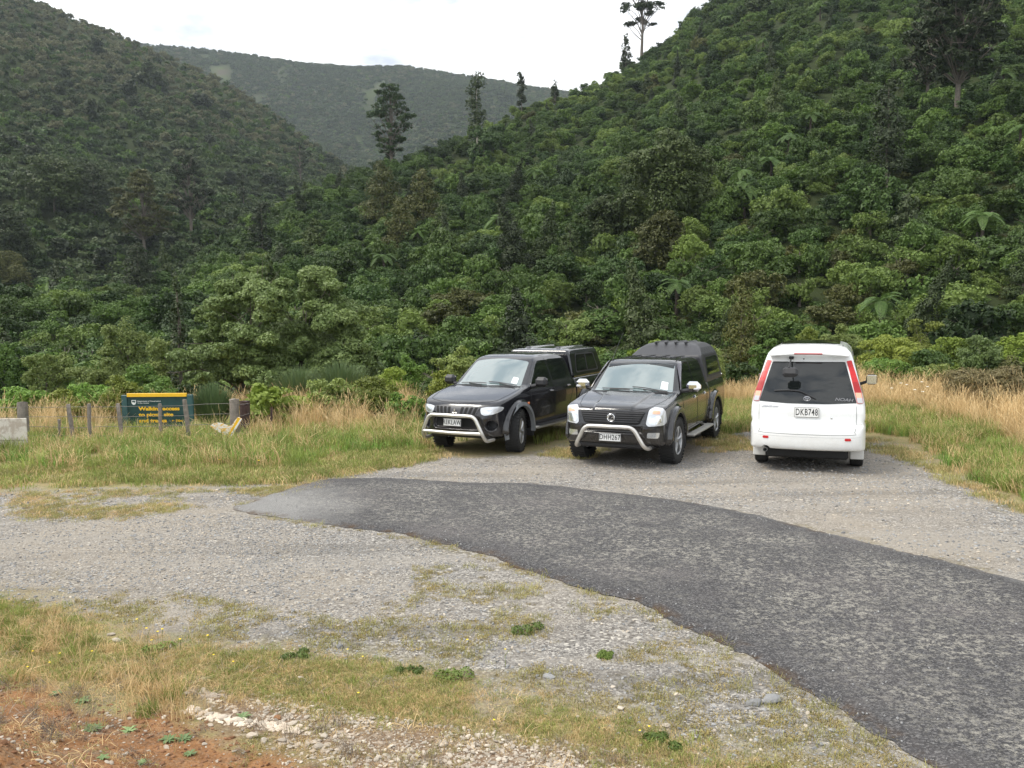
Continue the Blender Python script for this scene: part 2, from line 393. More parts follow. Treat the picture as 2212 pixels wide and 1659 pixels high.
# ---- ground sheet
def polar_grid(r0, r1, nr, a0, a1, na):
    r = r0 * (r1 / r0) ** (np.arange(nr) / (nr - 1)); a = np.linspace(a0, a1, na)
    A, RR = np.meshgrid(a, r)
    X = RR * np.sin(A); Y = RR * np.cos(A)
    q = np.arange(nr * na).reshape(nr, na)
    Q = np.stack([q[:-1, :-1], q[:-1, 1:], q[1:, 1:], q[1:, :-1]], -1).reshape(-1, 4)
    return X.ravel(), Y.ravel(), Q
X, Y, Q = polar_grid(.35, 2600, 620, R(-100), R(100), 560)
Z = terrain_z(X, Y)
near = np.hypot(X, Y) < 60
def sdn(P):
    d = np.full(len(X), 30.0); d[near] = poly_sd(X[near], Y[near], P); return d
g_seal, g_grav, g_soil, g_chalk = sdn(SEAL), sdn(GRAVEL), sdn(SOIL), sdn(CHALK)
def ground_mat():
    m = bpy.data.materials.new('ground'); m.use_nodes = True; t = m.node_tree; b = t.nodes['Principled BSDF']
    L = t.links.new
    tc = nn(t, 'ShaderNodeTexCoord')
    def noise(sc, det=5, rough=.6, dist=0):
        n = nn(t, 'ShaderNodeTexNoise'); n.inputs['Scale'].default_value = sc; n.inputs['Detail'].default_value = det; n.inputs['Roughness'].default_value = rough; n.inputs['Distortion'].default_value = dist
        L(tc.outputs['Object'], n.inputs[0]); return n.outputs[0]
    def ramp(f, *st):
        r = nn(t, 'ShaderNodeValToRGB'); L(f, r.inputs[0]); e = r.color_ramp.elements
        while len(e) < len(st): e.new(.5)
        for k, (p, c) in enumerate(st): e[k].position = p; e[k].color = (*c, 1) if len(c) == 3 else c
        return r.outputs[0]
    def mr(f, a, b_, c=0, d=1):
        k = nn(t, 'ShaderNodeMapRange'); L(f, k.inputs[0]); k.inputs[1].default_value = a; k.inputs[2].default_value = b_; k.inputs[3].default_value = c; k.inputs[4].default_value = d; return k.outputs[0]
    def math_(op, a, b_):
        k = nn(t, 'ShaderNodeMath', operation=op)
        for i, v in enumerate((a, b_)):
            if isinstance(v, (int, float)): k.inputs[i].default_value = v
            else: L(v, k.inputs[i])
        return k.outputs[0]
    def mix(f, a, b_, bt='MIX'):
        k = nn(t, 'ShaderNodeMix', data_type='RGBA', blend_type=bt)
        if isinstance(f, (int, float)): k.inputs[0].default_value = f
        else: L(f, k.inputs[0])
        for i, v in ((6, a), (7, b_)):
            if isinstance(v, tuple): k.inputs[i].default_value = (*v, 1)
            else: L(v, k.inputs[i])
        return k.outputs[2]
    def attr(n):
        a = nn(t, 'ShaderNodeAttribute', attribute_name=n); return a.outputs['Fac']
    # gravel: three sizes of crushed stone
    def vor(sc, out='Color', f='F1', rnd=1):
        v = nn(t, 'ShaderNodeTexVoronoi', feature=f); v.inputs['Scale'].default_value = sc; v.inputs['Randomness'].default_value = rnd; L(tc.outputs['Object'], v.inputs['Vector']); return v.outputs[out]
    def val(c):
        s_ = nn(t, 'ShaderNodeSeparateColor'); L(c, s_.inputs[0]); return s_.outputs[0]
    g1 = ramp(val(vor(80)), (0, (.08, .078, .076)), (.45, (.25, .245, .24)), (.8, (.40, .395, .39)), (1, (.70, .69, .66)))
    g2 = ramp(val(vor(38)), (0, (.10, .097, .093)), (.5, (.27, .266, .262)), (.86, (.40, .395, .39)), (1, (.68, .67, .63)))
    gv = mix(mr(noise(3), .42, .58), g1, g2)
    gv = mix(1.0, gv, (.85, .81, .755), 'MULTIPLY')
    gv = mix(mr(noise(.35, 4), .42, .62, 0, .6), gv, (.33, .285, .225))             # dusty patches
    mpt = nn(t, 'ShaderNodeMapping'); mpt.inputs['Rotation'].default_value = (0, 0, .32); mpt.inputs['Scale'].default_value = (.14, 1.5, 1); L(tc.outputs['Object'], mpt.inputs[0])
    trk = nn(t, 'ShaderNodeTexNoise'); trk.inputs['Scale'].default_value = 1.0; trk.inputs['Detail'].default_value = 3; L(mpt.outputs[0], trk.inputs[0])
    gv = mix(mr(trk.outputs[0], .50, .62, 0, .45), gv, (.31, .285, .25))
    gv = mix(mr(trk.outputs[0], .44, .34, 0, .45), gv, (.135, .125, .11))
    moss = ramp(noise(30, 4, .75), (.35, (.10, .075, .03)), (.55, (.20, .165, .065)), (.7, (.27, .21, .10)))
    mk = math_('ADD', noise(1.5, 7, .75), mr(attr('d_grav'), -1.0, 0, 0, .12)); mk = math_('ADD', mk, mr(attr('d_seal'), .30, .0, 0, .12))
    gv = mix(math_('MULTIPLY', mr(mk, .60, .76, 0, .7), mr(noise(22, 4, .8), .42, .55)), gv, moss)     # mossy litter between stones
    # seal
    sp = val(vor(70)); s1 = ramp(sp, (0, (.035, .036, .042)), (.7, (.062, .062, .070)), (1, (.105, .105, .11)))
    lich = math_('MULTIPLY', mr(noise(28, 4, .75), .47, .60), mr(noise(1.1, 5, .7), .40, .60, .12, .95))
    seal = mix(lich, s1, ramp(noise(60, 3), (.3, (.16, .16, .13)), (.7, (.30, .30, .25))))
    # grass litter (under the blades), soil, chalky rubble, forest floor
    gr = ramp(noise(2.6, 8, .8), (.3, (.16, .12, .055)), (.45, (.31, .25, .12)), (.56, (.21, .21, .07)), (.7, (.40, .31, .17)))
    gr = mix(mr(noise(30, 6, .85), .46, .54, 0, .8), gr, ramp(noise(70, 3, .8), (.3, (.08, .06, .03)), (.7, (.42, .34, .21))))
    so = ramp(noise(5, 8, .75), (.28, (.12, .060, .028)), (.5, (.27, .130, .052)), (.72, (.38, .21, .105)))
    so = mix(mr(noise(45, 4, .8), .50, .66, 0, .7), so, (.34, .23, .15))
    so = mix(mr(noise(2.3, 7, .75), .50, .64, 0, .8), so, ramp(noise(60, 4, .8), (.35, (.10, .07, .045)), (.65, (.32, .26, .18))))
    ch = ramp(val(vor(38)), (0, (.15, .10, .065)), (.55, (.25, .185, .125)), (.8, (.42, .35, .27)), (1, (.66, .58, .48)))
    ch = mix(mr(noise(2.4, 6, .7), .40, .56, 0, .85), ch, ramp(noise(50, 4, .8), (.35, (.13, .085, .05)), (.65, (.27, .19, .12))))
    e = math_('MULTIPLY', math_('SUBTRACT', noise(1.6, 7, .72), .5), 1.6)
    e2 = math_('MULTIPLY', math_('SUBTRACT', noise(5, 6, .75), .5), .16)
    fl = mr(noise(14, 5, .7), .3, .7)
    floor = mix(fl, (.018, .028, .008), (.040, .052, .016))
    slip_c = mix(mr(noise(.03, 3), .4, .6), (.065, .090, .028), (.070, .060, .042))
    floor = mix(mr(attr('d_slip'), 0, -12), floor, slip_c)
    col = mix(mr(math_('ADD', attr('d_grav'), e), .25, -.25), gr, gv)
    col = mix(mr(math_('ADD', attr('d_chalk'), math_('MULTIPLY', e, .5)), .12, -.12), col, ch)
    col = mix(mr(math_('ADD', attr('d_soil'), math_('MULTIPLY', e, .35)), .06, -.10), col, so)
    col = mix(mr(attr('d_wood'), .0, 1.0), col, floor)
    # bare slips of clay and pale grass on the far ridge
    L(col, b.inputs['Base Color']); b.inputs['Roughness'].default_value = .93; b.inputs['Specular IOR Level'].default_value = .2
    hb = math_('ADD', math_('MULTIPLY', vor(40, 'Distance'), -.6), math_('MULTIPLY', noise(20, 6, .75), .9))
    bp = nn(t, 'ShaderNodeBump'); bp.inputs['Strength'].default_value = .75; bp.inputs['Distance'].default_value = .03
    L(hb, bp.inputs['Height']); L(bp.outputs[0], b.inputs['Normal'])
    # the seal uses the same recipe on its own sheet
    m2 = bpy.data.materials.new('worn_seal'); m2.use_nodes = True
    return m
M_ground = ground_mat()
r_ = np.hypot(X, Y)
g_wood = np.clip((r_ - 27) / 4, 0, 1)
SLIPS = [((462, 156), (484, 150), (514, 150), (528, 162), (518, 196), (506, 192)), ((610, 160), (640, 155), (625, 200)), ((560, 205), (590, 212), (580, 240)), ((784, 192), (806, 206), (838, 186), (856, 174), (842, 204), (822, 224), (826, 262), (812, 266), (804, 232)), ((455, 128), (475, 130), (470, 145)), ((775, 300), (795, 295), (790, 340))]
def slip_world():
    W = []
    for P in SLIPS:
        Q_ = []
        for px, py in P:
            k = (px - 1106) / 1852.5; ds = np.linspace(520, 1290, 500); z = terrain_z(ds * k, ds); e = (z - CAM_H) / ds - (676.6 - py) / 1852.5; j = np.argmax(e >= 0); d = ds[j] if e[j] >= 0 else 1250.
            Q_.append((d * k, d))
        W.append(np.array(Q_))
    return W
SLIPW = slip_world()
g_slip = np.full(len(X), 400.0); fr_ = np.hypot(X, Y) > 500
for W in SLIPW: g_slip[fr_] = np.minimum(g_slip[fr_], poly_sd(X[fr_], Y[fr_], W))
me = npmesh('ground', np.stack([X, Y, Z], 1), Q[:, ::-1], None, (M_ground,), True, attrs={'d_grav': g_grav, 'd_seal': g_seal, 'd_soil': g_soil, 'd_chalk': g_chalk, 'd_wood': g_wood, 'd_slip': g_slip})
tag(mobj('ground', me), 'grey gravel parking ground with grassy edges and an orange soil bank', kind='structure')
# ---- sealed road: its own sheet, 3 cm thick at a crumbled edge
def seal_mat():
    m = bpy.data.materials.new('worn_seal'); m.use_nodes = True; t = m.node_tree; b = t.nodes['Principled BSDF']; L = t.links.new
    tc = nn(t, 'ShaderNodeTexCoord')
    def noise(sc, det=5, rough=.6):
        n = nn(t, 'ShaderNodeTexNoise'); n.inputs['Scale'].default_value = sc; n.inputs['Detail'].default_value = det; n.inputs['Roughness'].default_value = rough; L(tc.outputs['Object'], n.inputs[0]); return n.outputs[0]
    def ramp(f, *st):
        r = nn(t, 'ShaderNodeValToRGB'); L(f, r.inputs[0]); e = r.color_ramp.elements
        while len(e) < len(st): e.new(.5)
        for k, (p, c) in enumerate(st): e[k].position = p; e[k].color = (*c, 1)
        return r.outputs[0]
    def mr(f, a, b_, c=0, d=1):
        k = nn(t, 'ShaderNodeMapRange'); L(f, k.inputs[0]); k.inputs[1].default_value = a; k.inputs[2].default_value = b_; k.inputs[3].default_value = c; k.inputs[4].default_value = d; return k.outputs[0]
    def mul(a, b_, op='MULTIPLY'):
        k = nn(t, 'ShaderNodeMath', operation=op); L(a, k.inputs[0])
        if isinstance(b_, (int, float)): k.inputs[1].default_value = b_
        else: L(b_, k.inputs[1])
        return k.outputs[0]
    def mix(f, a, b_):
        k = nn(t, 'ShaderNodeMix', data_type='RGBA'); L(f, k.inputs[0]); L(a, k.inputs[6])
        if isinstance(b_, tuple): k.inputs[7].default_value = (*b_, 1)
        else: L(b_, k.inputs[7])
        return k.outputs[2]
    v = nn(t, 'ShaderNodeTexVoronoi'); v.inputs['Scale'].default_value = 85; L(tc.outputs['Object'], v.inputs['Vector'])
    s_ = nn(t, 'ShaderNodeSeparateColor'); L(v.outputs['Color'], s_.inputs[0])
    c = ramp(s_.outputs[0], (0, (.034, .033, .034)), (.6, (.060, .058, .060)), (1, (.15, .145, .142)))
    ed = nn(t, 'ShaderNodeAttribute', attribute_name='d_in').outputs['Fac']
    lich = mul(mr(noise(20, 6, .85), .50, .56), mr(noise(1.0, 8, .85), .40, .56, .05, 1.0))
    lich = mul(lich, mr(ed, .10, .55, .02, 1))
    c = mix(lich, c, ramp(noise(70, 3, .7), (.3, (.17, .16, .14)), (.7, (.37, .35, .30))))
    c = mix(mr(noise(.7, 5, .65), .50, .70, 0, .25), c, (.17, .15, .145))
    fd = nn(t, 'ShaderNodeAttribute', attribute_name='dust').outputs['Fac']
    c = mix(mul(mr(mul(fd, mul(noise(2.2, 7, .85), noise(34, 4, .8), 'ADD')), .38, .85), .85), c, ramp(v.outputs['Distance'], (.1, (.13, .127, .122)), (.5, (.24, .235, .225)), (.9, (.34, .33, .31))))
    c = mix(mul(mr(ed, .14, .0, 0, 1), mr(noise(3.2, 5, .7), .46, .60)), c, (.075, .045, .022))
    L(c, b.inputs['Base Color']); b.inputs['Roughness'].default_value = .85; b.inputs['Specular IOR Level'].default_value = .3
    bp = nn(t, 'ShaderNodeBump'); bp.inputs['Strength'].default_value = .55; bp.inputs['Distance'].default_value = .012
    L(mul(v.outputs['Distance'], noise(45, 5, .7), 'ADD'), bp.inputs['Height']); L(bp.outputs[0], b.inputs['Normal'])
    return m
edge = []
n_e = len(SEAL)
for i in range(n_e):
    a, b = SEAL[i], SEAL[(i + 1) % n_e]; k = max(1, int(np.linalg.norm(b - a) / .05)); k = min(k, 60)
    for j in range(k): edge.append(a + (b - a) * j / k)
edge = np.array(edge)
nr_ = np.roll(edge, -1, 0) - np.roll(edge, 1, 0); nr_ = np.stack([nr_[:, 1], -nr_[:, 0]], 1); nr_ /= np.linalg.norm(nr_, axis=1)[:, None] + 1e-9
jag = .07 * fbm(edge[:, 0] * 3, edge[:, 1] * 3, 31, 4) + .055 * fbm(edge[:, 0] * 9, edge[:, 1] * 11, 33, 3)
edge = edge + nr_ * jag[:, None]
gx, gy = np.meshgrid(np.arange(edge[:, 0].min(), edge[:, 0].max(), .12), np.arange(edge[:, 1].min(), edge[:, 1].max(), .12)); gx = gx.ravel(); gy = gy.ravel()
ins = poly_sd(gx, gy, edge) < -.06; ip = np.stack([gx[ins], gy[ins]], 1)
allp = np.concatenate([edge, ip]); ne = len(edge)
res = geometry.delaunay_2d_cdt([Vector(p) for p in allp], [(i, (i + 1) % ne) for i in range(ne)], [], 1, 1e-5)
V2 = np.array([tuple(v) for v in res[0]]); T3 = [f for f in res[2] if len(f) == 3]
din = -poly_sd(V2[:, 0], V2[:, 1], edge)
rim = np.clip(din / .10, 0, 1)
UP_ = curve_w([(560, 1078), (640, 1052), (720, 1034), (860, 1034), (1000, 1043), (1150, 1046), (1300, 1062), (1500, 1088), (1700, 1130), (1900, 1180), (2050, 1215), (2212, 1260), (2500, 1370)], 4, False)
du = np.min(np.hypot(V2[:, 0, None] - UP_[None, :, 0], V2[:, 1, None] - UP_[None, :, 1]), 1)
tip = np.hypot(V2[:, 0] - SEAL[0][0], (V2[:, 1] - SEAL[0][1]))
dust = np.clip(np.maximum(1.15 - tip / 2.4, .62 - du / .8), 0, 1)
zt_ = terrain_z(V2[:, 0], V2[:, 1]) + .006 + .022 * rim + .006 * fbm(V2[:, 0] * 1.2, V2[:, 1] * 1.2, 41, 3)
Vt = np.column_stack([V2, zt_])
bnd = [i for i in range(len(V2)) if din[i] < 1e-3]
tag(mobj('road', npmesh('road', Vt, None, T3, (seal_mat(),), True, attrs={'d_in': din, 'dust': dust})), 'dark worn sealed road patch with pale lichen mottling', kind='structure')
# ================================================================ VEHICLES (solid bodies from distance functions)
def smin(a, b, k):
    h = np.clip(.5 + .5 * (b - a) / k, 0, 1); return b * (1 - h) + a * h - k * h * (1 - h)
def smax(a, b, k): return -smin(-a, -b, k)
def sd_box(x, y, z, c, h, r=0.02):
    qx = np.abs(x - c[0]) - h[0] + r; qy = np.abs(y - c[1]) - h[1] + r; qz = np.abs(z - c[2]) - h[2] + r
    return np.sqrt(np.maximum(qx, 0) ** 2 + np.maximum(qy, 0) ** 2 + np.maximum(qz, 0) ** 2) + np.minimum(np.maximum(np.maximum(qx, qy), qz), 0) - r
def sd_cyl_y(x, z, c, r): return np.sqrt((x - c[0]) ** 2 + (z - c[1]) ** 2) - r
class Prof:
    """signed distance to an outline, from a fine table; half=True: outline given for the right half, mirrored in the axis named"""
    def __init__(s, P, half=None, h=.008, pad=.35):
        P = [tuple(p) for p in P]
        if half == 'sec': P = P + [(-.6, P[-1][1]), (-.6, P[0][1])]
        if half == 'plan': P = P + [(P[-1][0], -.6), (P[0][0], -.6)]
        s.half = half; P = np.array(P); s.lo = P.min(0) - pad; s.hi = P.max(0) + pad; s.h = h
        if half == 'sec': s.lo[0] = -.05
        if half == 'plan': s.lo[1] = -.05
        a = np.arange(s.lo[0], s.hi[0] + h, h); b = np.arange(s.lo[1], s.hi[1] + h, h); s.n = (len(a), len(b)); s.hi = np.array([a[-1], b[-1]])
        s.F = poly_sd(a[:, None], b[None, :], P).astype(np.float32).ravel()
    def __call__(s, u, v):
        if s.half == 'sec': u = np.abs(u)
        if s.half == 'plan': v = np.abs(v)
        uc = np.clip(u, s.lo[0], s.hi[0]); vc = np.clip(v, s.lo[1], s.hi[1])
        x = (uc - s.lo[0]) / s.h; y = (vc - s.lo[1]) / s.h
        i = np.minimum(x.astype(np.int32), s.n[0] - 2); j = np.minimum(y.astype(np.int32), s.n[1] - 2); x = x - i; y = y - j
        k = i * s.n[1] + j; F = s.F
        r = (F[k] * (1 - x) + F[k + s.n[1]] * x) * (1 - y) + (F[k + 1] * (1 - x) + F[k + s.n[1] + 1] * x) * y
        return r + np.abs(u - uc) + np.abs(v - vc)
def mirror_poly(P): return Prof(P, 'plan')
def sect(P): return Prof(P, 'sec')
def nets(f, lo, hi, h):
    ax = [np.arange(lo[i], hi[i] + h, h) for i in range(3)]
    F = f(ax[0][:, None, None], ax[1][None, :, None], ax[2][None, None, :]) + np.zeros([len(a) for a in ax])
    s = F < 0; nx, ny, nz = F.shape
    c = np.zeros((nx - 1, ny - 1, nz - 1, 3)); cnt = np.zeros((nx - 1, ny - 1, nz - 1))
    def sl(o, n, d): return slice(o, n - 1 + o)
    base = np.stack(np.meshgrid(*[np.arange(n - 1) for n in F.shape], indexing='ij'), -1).astype(float)
    for d in range(3):
        e = [k for k in range(3) if k != d]
        for i in (0, 1):
            for j in (0, 1):
                o = [0, 0, 0]; o[e[0]] = i; o[e[1]] = j
                A = F[tuple(slice(o[k], F.shape[k] - 1 + o[k]) for k in range(3))]
                o2 = list(o); o2[d] = 1
                B = F[tuple(slice(o2[k], F.shape[k] - 1 + o2[k]) for k in range(3))]
                m = (A < 0) != (B < 0); t = np.where(m, A / np.where(m, A - B, 1), 0)
                p = base.copy(); p[..., e[0]] += i; p[..., e[1]] += j; p[..., d] += t
                c += p * m[..., None]; cnt += m
    act = cnt > 0; ids = -np.ones(cnt.shape, int); ids[act] = np.arange(act.sum())
    P = c[act] / cnt[act][:, None]; V = P * h + np.array([a[0] for a in ax])
    Q = []
    for d in range(3):
        e1, e2 = (d + 1) % 3, (d + 2) % 3
        n = list(F.shape); S0 = [slice(1, n[k] - 1) for k in range(3)]; S0[d] = slice(0, n[d] - 1); S1 = list(S0); S1[d] = slice(1, n[d])
        a = s[tuple(S0)]; b = s[tuple(S1)]; m = a != b; I = np.argwhere(m); fl = a[m]
        I = I + np.array([0 if k == d else 1 for k in range(3)])
        def g(o1, o2):
            J = I.copy(); J[:, e1] -= o1; J[:, e2] -= o2; return ids[J[:, 0], J[:, 1], J[:, 2]]
        q = np.stack([g(1, 1), g(0, 1), g(0, 0), g(1, 0)], 1); q[~fl] = q[~fl][:, ::-1]; Q.append(q)
    Q = np.concatenate(Q); Q = Q[(Q >= 0).all(1)]
    for _ in range(3): V = newton(f, V)
    return V, Q
def grad(f, V, e=2e-3):
    G = np.stack([f(V[:, 0] + (e if i == 0 else 0), V[:, 1] + (e if i == 1 else 0), V[:, 2] + (e if i == 2 else 0)) -
                  f(V[:, 0] - (e if i == 0 else 0), V[:, 1] - (e if i == 1 else 0), V[:, 2] - (e if i == 2 else 0)) for i in range(3)], 1) / (2 * e)
    return G
def newton(f, V):
    G = grad(f, V); v = f(V[:, 0], V[:, 1], V[:, 2]); st = -v[:, None] * G / np.maximum((G * G).sum(1), .2)[:, None]
    L = np.linalg.norm(st, axis=1, keepdims=True); return V + st * np.minimum(1, .02 / np.maximum(L, 1e-9))
def solid(name, f, lo, hi, h, m, parent, sharp=40):
    V, Q = nets(f, lo, hi, h); me = npmesh(name, V, Q, None, (m,), True)
    # exact shading normals from the surface itself
    G = unit_(grad(f, V, .012)); me.normals_split_custom_set_from_vertices([tuple(g_) for g_ in G])
    o = bpy.data.objects.new(name, me); link(o, parent); return o
def unit_(v): return v / (np.linalg.norm(v, axis=-1, keepdims=True) + 1e-9)
AXI = {'x': 0, 'y': 1, 'z': 2}
def patch(name, f, P2, axis, side, m, parent, off=.004, th=.02, h=.035, start=None, extra=None):
    """a panel cut to outline P2 (in the two axes other than `axis`), lying OFF above the surface met from `side`"""
    ax = AXI[axis]; oth = [k for k in range(3) if k != ax]
    P2 = np.array(P2, float); ed = []
    for i in range(len(P2)):
        a, b = P2[i], P2[(i + 1) % len(P2)]; k = max(1, int(np.linalg.norm(b - a) / h))
        for j in range(k): ed.append(a + (b - a) * j / k)
    ed = np.array(ed); ne = len(ed)
    gx, gy = np.meshgrid(np.arange(ed[:, 0].min() + h / 2, ed[:, 0].max(), h), np.arange(ed[:, 1].min() + h / 2, ed[:, 1].max(), h)); gx = gx.ravel(); gy = gy.ravel()
    k = poly_sd(gx, gy, ed) < -h * .35; A = np.concatenate([ed, np.stack([gx[k], gy[k]], 1)])
    res = geometry.delaunay_2d_cdt([Vector(p) for p in A], [(i, (i + 1) % ne) for i in range(ne)], [], 1, 1e-6)
    V2 = np.array([tuple(v) for v in res[0]]); T = np.array([t for t in res[2] if len(t) == 3])
    V = np.zeros((len(V2), 3)); V[:, oth[0]] = V2[:, 0]; V[:, oth[1]] = V2[:, 1]; V[:, ax] = (start if start is not None else 6.0) * side
    for _ in range(90):
        d = f(V[:, 0], V[:, 1], V[:, 2]) - off
        V[:, ax] -= side * d * .85
        if np.abs(d).max() < 2e-4: break
    G = unit_(grad(f, V))
    n = len(V); cnt = {}
    for t in T:
        for a, b in ((t[0], t[1]), (t[1], t[2]), (t[2], t[0])): cnt[(a, b)] = 1
    bd = [(a, b) for (a, b) in cnt if (b, a) not in cnt]
    Vi = V.copy(); Vi[:, ax] -= side * th
    bi = sorted({a for a, b in bd} | {b for a, b in bd}); mp_ = {a: n + i for i, a in enumerate(bi)}
    VV = np.concatenate([V, Vi[bi]]); Q = [[a, b, mp_[b], mp_[a]] for a, b in bd]
    nrm = np.cross(V[T[:, 1]] - V[T[:, 0]], V[T[:, 2]] - V[T[:, 0]])[:, ax].sum() * side
    T = T if nrm > 0 else T[:, ::-1]; Q = [q[::-1] for q in Q] if nrm > 0 else Q
    me = npmesh(name, VV, Q, T, (m,), True)
    bm = bmesh.new(); bm.from_mesh(me); bm.edges.ensure_lookup_table()
    for e in bm.edges:
        if len(e.link_faces) == 2 and e.calc_face_angle(0) > R(50): e.smooth = False
    bm.to_mesh(me); bm.free()
    nn_ = np.concatenate([G, unit_(G[bi])]); 
    o = bpy.data.objects.new(name, me); link(o, parent); return o
def groove(name, f, pts, axis, side, m, parent, w=.005, off=.0):
    """dark shut line laid along the surface"""
    ax = AXI[axis]; oth = [k for k in range(3) if k != ax]; P = []
    for i in range(len(pts) - 1):
        a, b = np.array(pts[i], float), np.array(pts[i + 1], float); k = max(1, int(np.linalg.norm(b - a) / .03))
        P += [a + (b - a) * j / k for j in range(k)]
    P.append(np.array(pts[-1], float)); P = np.array(P)
    V = np.zeros((len(P), 3)); V[:, oth[0]] = P[:, 0]; V[:, oth[1]] = P[:, 1]; V[:, ax] = 6.0 * side
    for _ in range(90): V[:, ax] -= side * (f(V[:, 0], V[:, 1], V[:, 2]) - off) * .85
    return MB().tube(V, w, 5).build(name, m, parent)
# paints
PAINT_BLK = mat('black_car_paint', (.010, .010, .013), .16, coat=.7, spec=.5, nscale=3, namp=.25)
PAINT_BLK2 = mat('black_pearl_paint', (.012, .012, .014), .18, coat=.7, spec=.5, nscale=3, namp=.25)
PAINT_WHT = mat('white_car_paint', (.80, .81, .80), .25, coat=.7, nscale=2, namp=.03)
for _m in (PAINT_BLK, PAINT_BLK2): dirty(_m)
dirty(PAINT_WHT, .8, (.42, .38, .32), .4)
PLAST = mat('black_plastic', (.022, .022, .024), .5, nscale=20, namp=.3)
PLAST_D = mat('dark_void', (.006, .006, .006), .8)
CLAD = mat('grey_cladding', (.17, .18, .19), .5, nscale=8, namp=.15)
RUB = mat('tyre_rubber', (.020, .020, .020), .8, nscale=14, namp=.35, bump=.5, bscale=60)
ALLOY = mat('alloy_wheel', (.45, .46, .47), .35, metal=.85, nscale=12, namp=.2)
STEEL = mat('satin_steel', (.66, .64, .60), .34, metal=.75, nscale=9, namp=.08)
CHROME = mat('chrome', (.85, .86, .87), .07, metal=1)
GLASS_D = mat('tinted_glass', (.008, .010, .010), .04, coat=.35, spec=.5)
GLASS_W = mat('windscreen_glass', (.11, .155, .155), .05, coat=1.0, spec=1.0, ior=1.9)
LENS = mat('headlamp_lens', (.62, .64, .66), .12, metal=.35, coat=1)
LENS_IN = mat('lamp_reflector', (.75, .77, .78), .12, metal=.8, coat=1)
AMBER = mat('amber_lens', (.85, .20, .03), .25, coat=1)
AMBER_P = mat('pale_orange_lens', (.80, .42, .28), .25, coat=1)
REDL = mat('red_lens', (.50, .006, .008), .3, coat=.25, nscale=30, namp=.15)
REDD = mat('deep_red_lens', (.34, .005, .007), .3, coat=.25)
CLEARL = mat('clear_lens', (.50, .51, .53), .2, coat=1)
PLATE = mat('white_plate', (.78, .78, .76), .45, nscale=15, namp=.06)
INK = mat('black_ink', (.012, .012, .012), .5)
SIDESTEP = mat('brushed_step', (.42, .41, .38), .45, metal=.6, nscale=10, namp=.15)
PAPER = mat('paper_label', (.78, .82, .84), .5)
def text_mesh(s, size, bold=0.0, xs=1.0, depth=.002, spacing=1.0, shear=0.0):
    c = bpy.data.curves.new('t', 'FONT'); c.body = s; c.size = size; c.align_x = 'CENTER'; c.align_y = 'CENTER'; c.offset = bold; c.extrude = depth; c.space_character = spacing; c.shear = shear; c.resolution_u = 4
    o = bpy.data.objects.new('t', c); S.collection.objects.link(o); dg = bpy.context.evaluated_depsgraph_get(); dg.update()
    me = bpy.data.meshes.new_from_object(o.evaluated_get(dg)); bpy.data.objects.remove(o); bpy.data.curves.remove(c)
    me.transform(Matrix.Diagonal((xs, 1, 1, 1))); return me
def text(name, s, size, m, parent, M, **k):
    me = text_mesh(s, size, **k); me.materials.clear(); me.materials.append(m); me.name = name
    o = bpy.data.objects.new(name, me); link(o, parent); o.matrix_local = M; return o
def frame(o, xd, yd):
    """matrix from origin, text direction, up direction"""
    x = Vector(xd).normalized(); y = Vector(yd).normalized(); z = x.cross(y)
    y = z.cross(x); return Matrix.Translation(o) @ Matrix((x, y, z)).transposed().to_4x4()
def number_plate(t, s, loc, tilt, face=1):
    """face=1: on the nose (+x); -1 on the tail"""
    mb = MB().box((0, 0, 0), (.012, .365, .128), bev=.005)
    p = mb.build('number_plate', PLATE, t); p.location = loc; p.rotation_euler = (0, tilt, 0)
    fr = MB(); 
    for z_ in (-.060, .060): fr.box((.0065 * face, 0, z_), (.003, .352, .004))
    for y_ in (-.176, .176): fr.box((.0065 * face, y_, 0), (.003, .004, .116))
    fr.build('plate_border', INK, p)
    text('plate_lettering', s, .118, INK, p, frame((.0075 * face, 0, -.002), (0, face, 0), (0, 0, 1)), bold=.0008, xs=.74, depth=.0012, spacing=1.12)
    return p
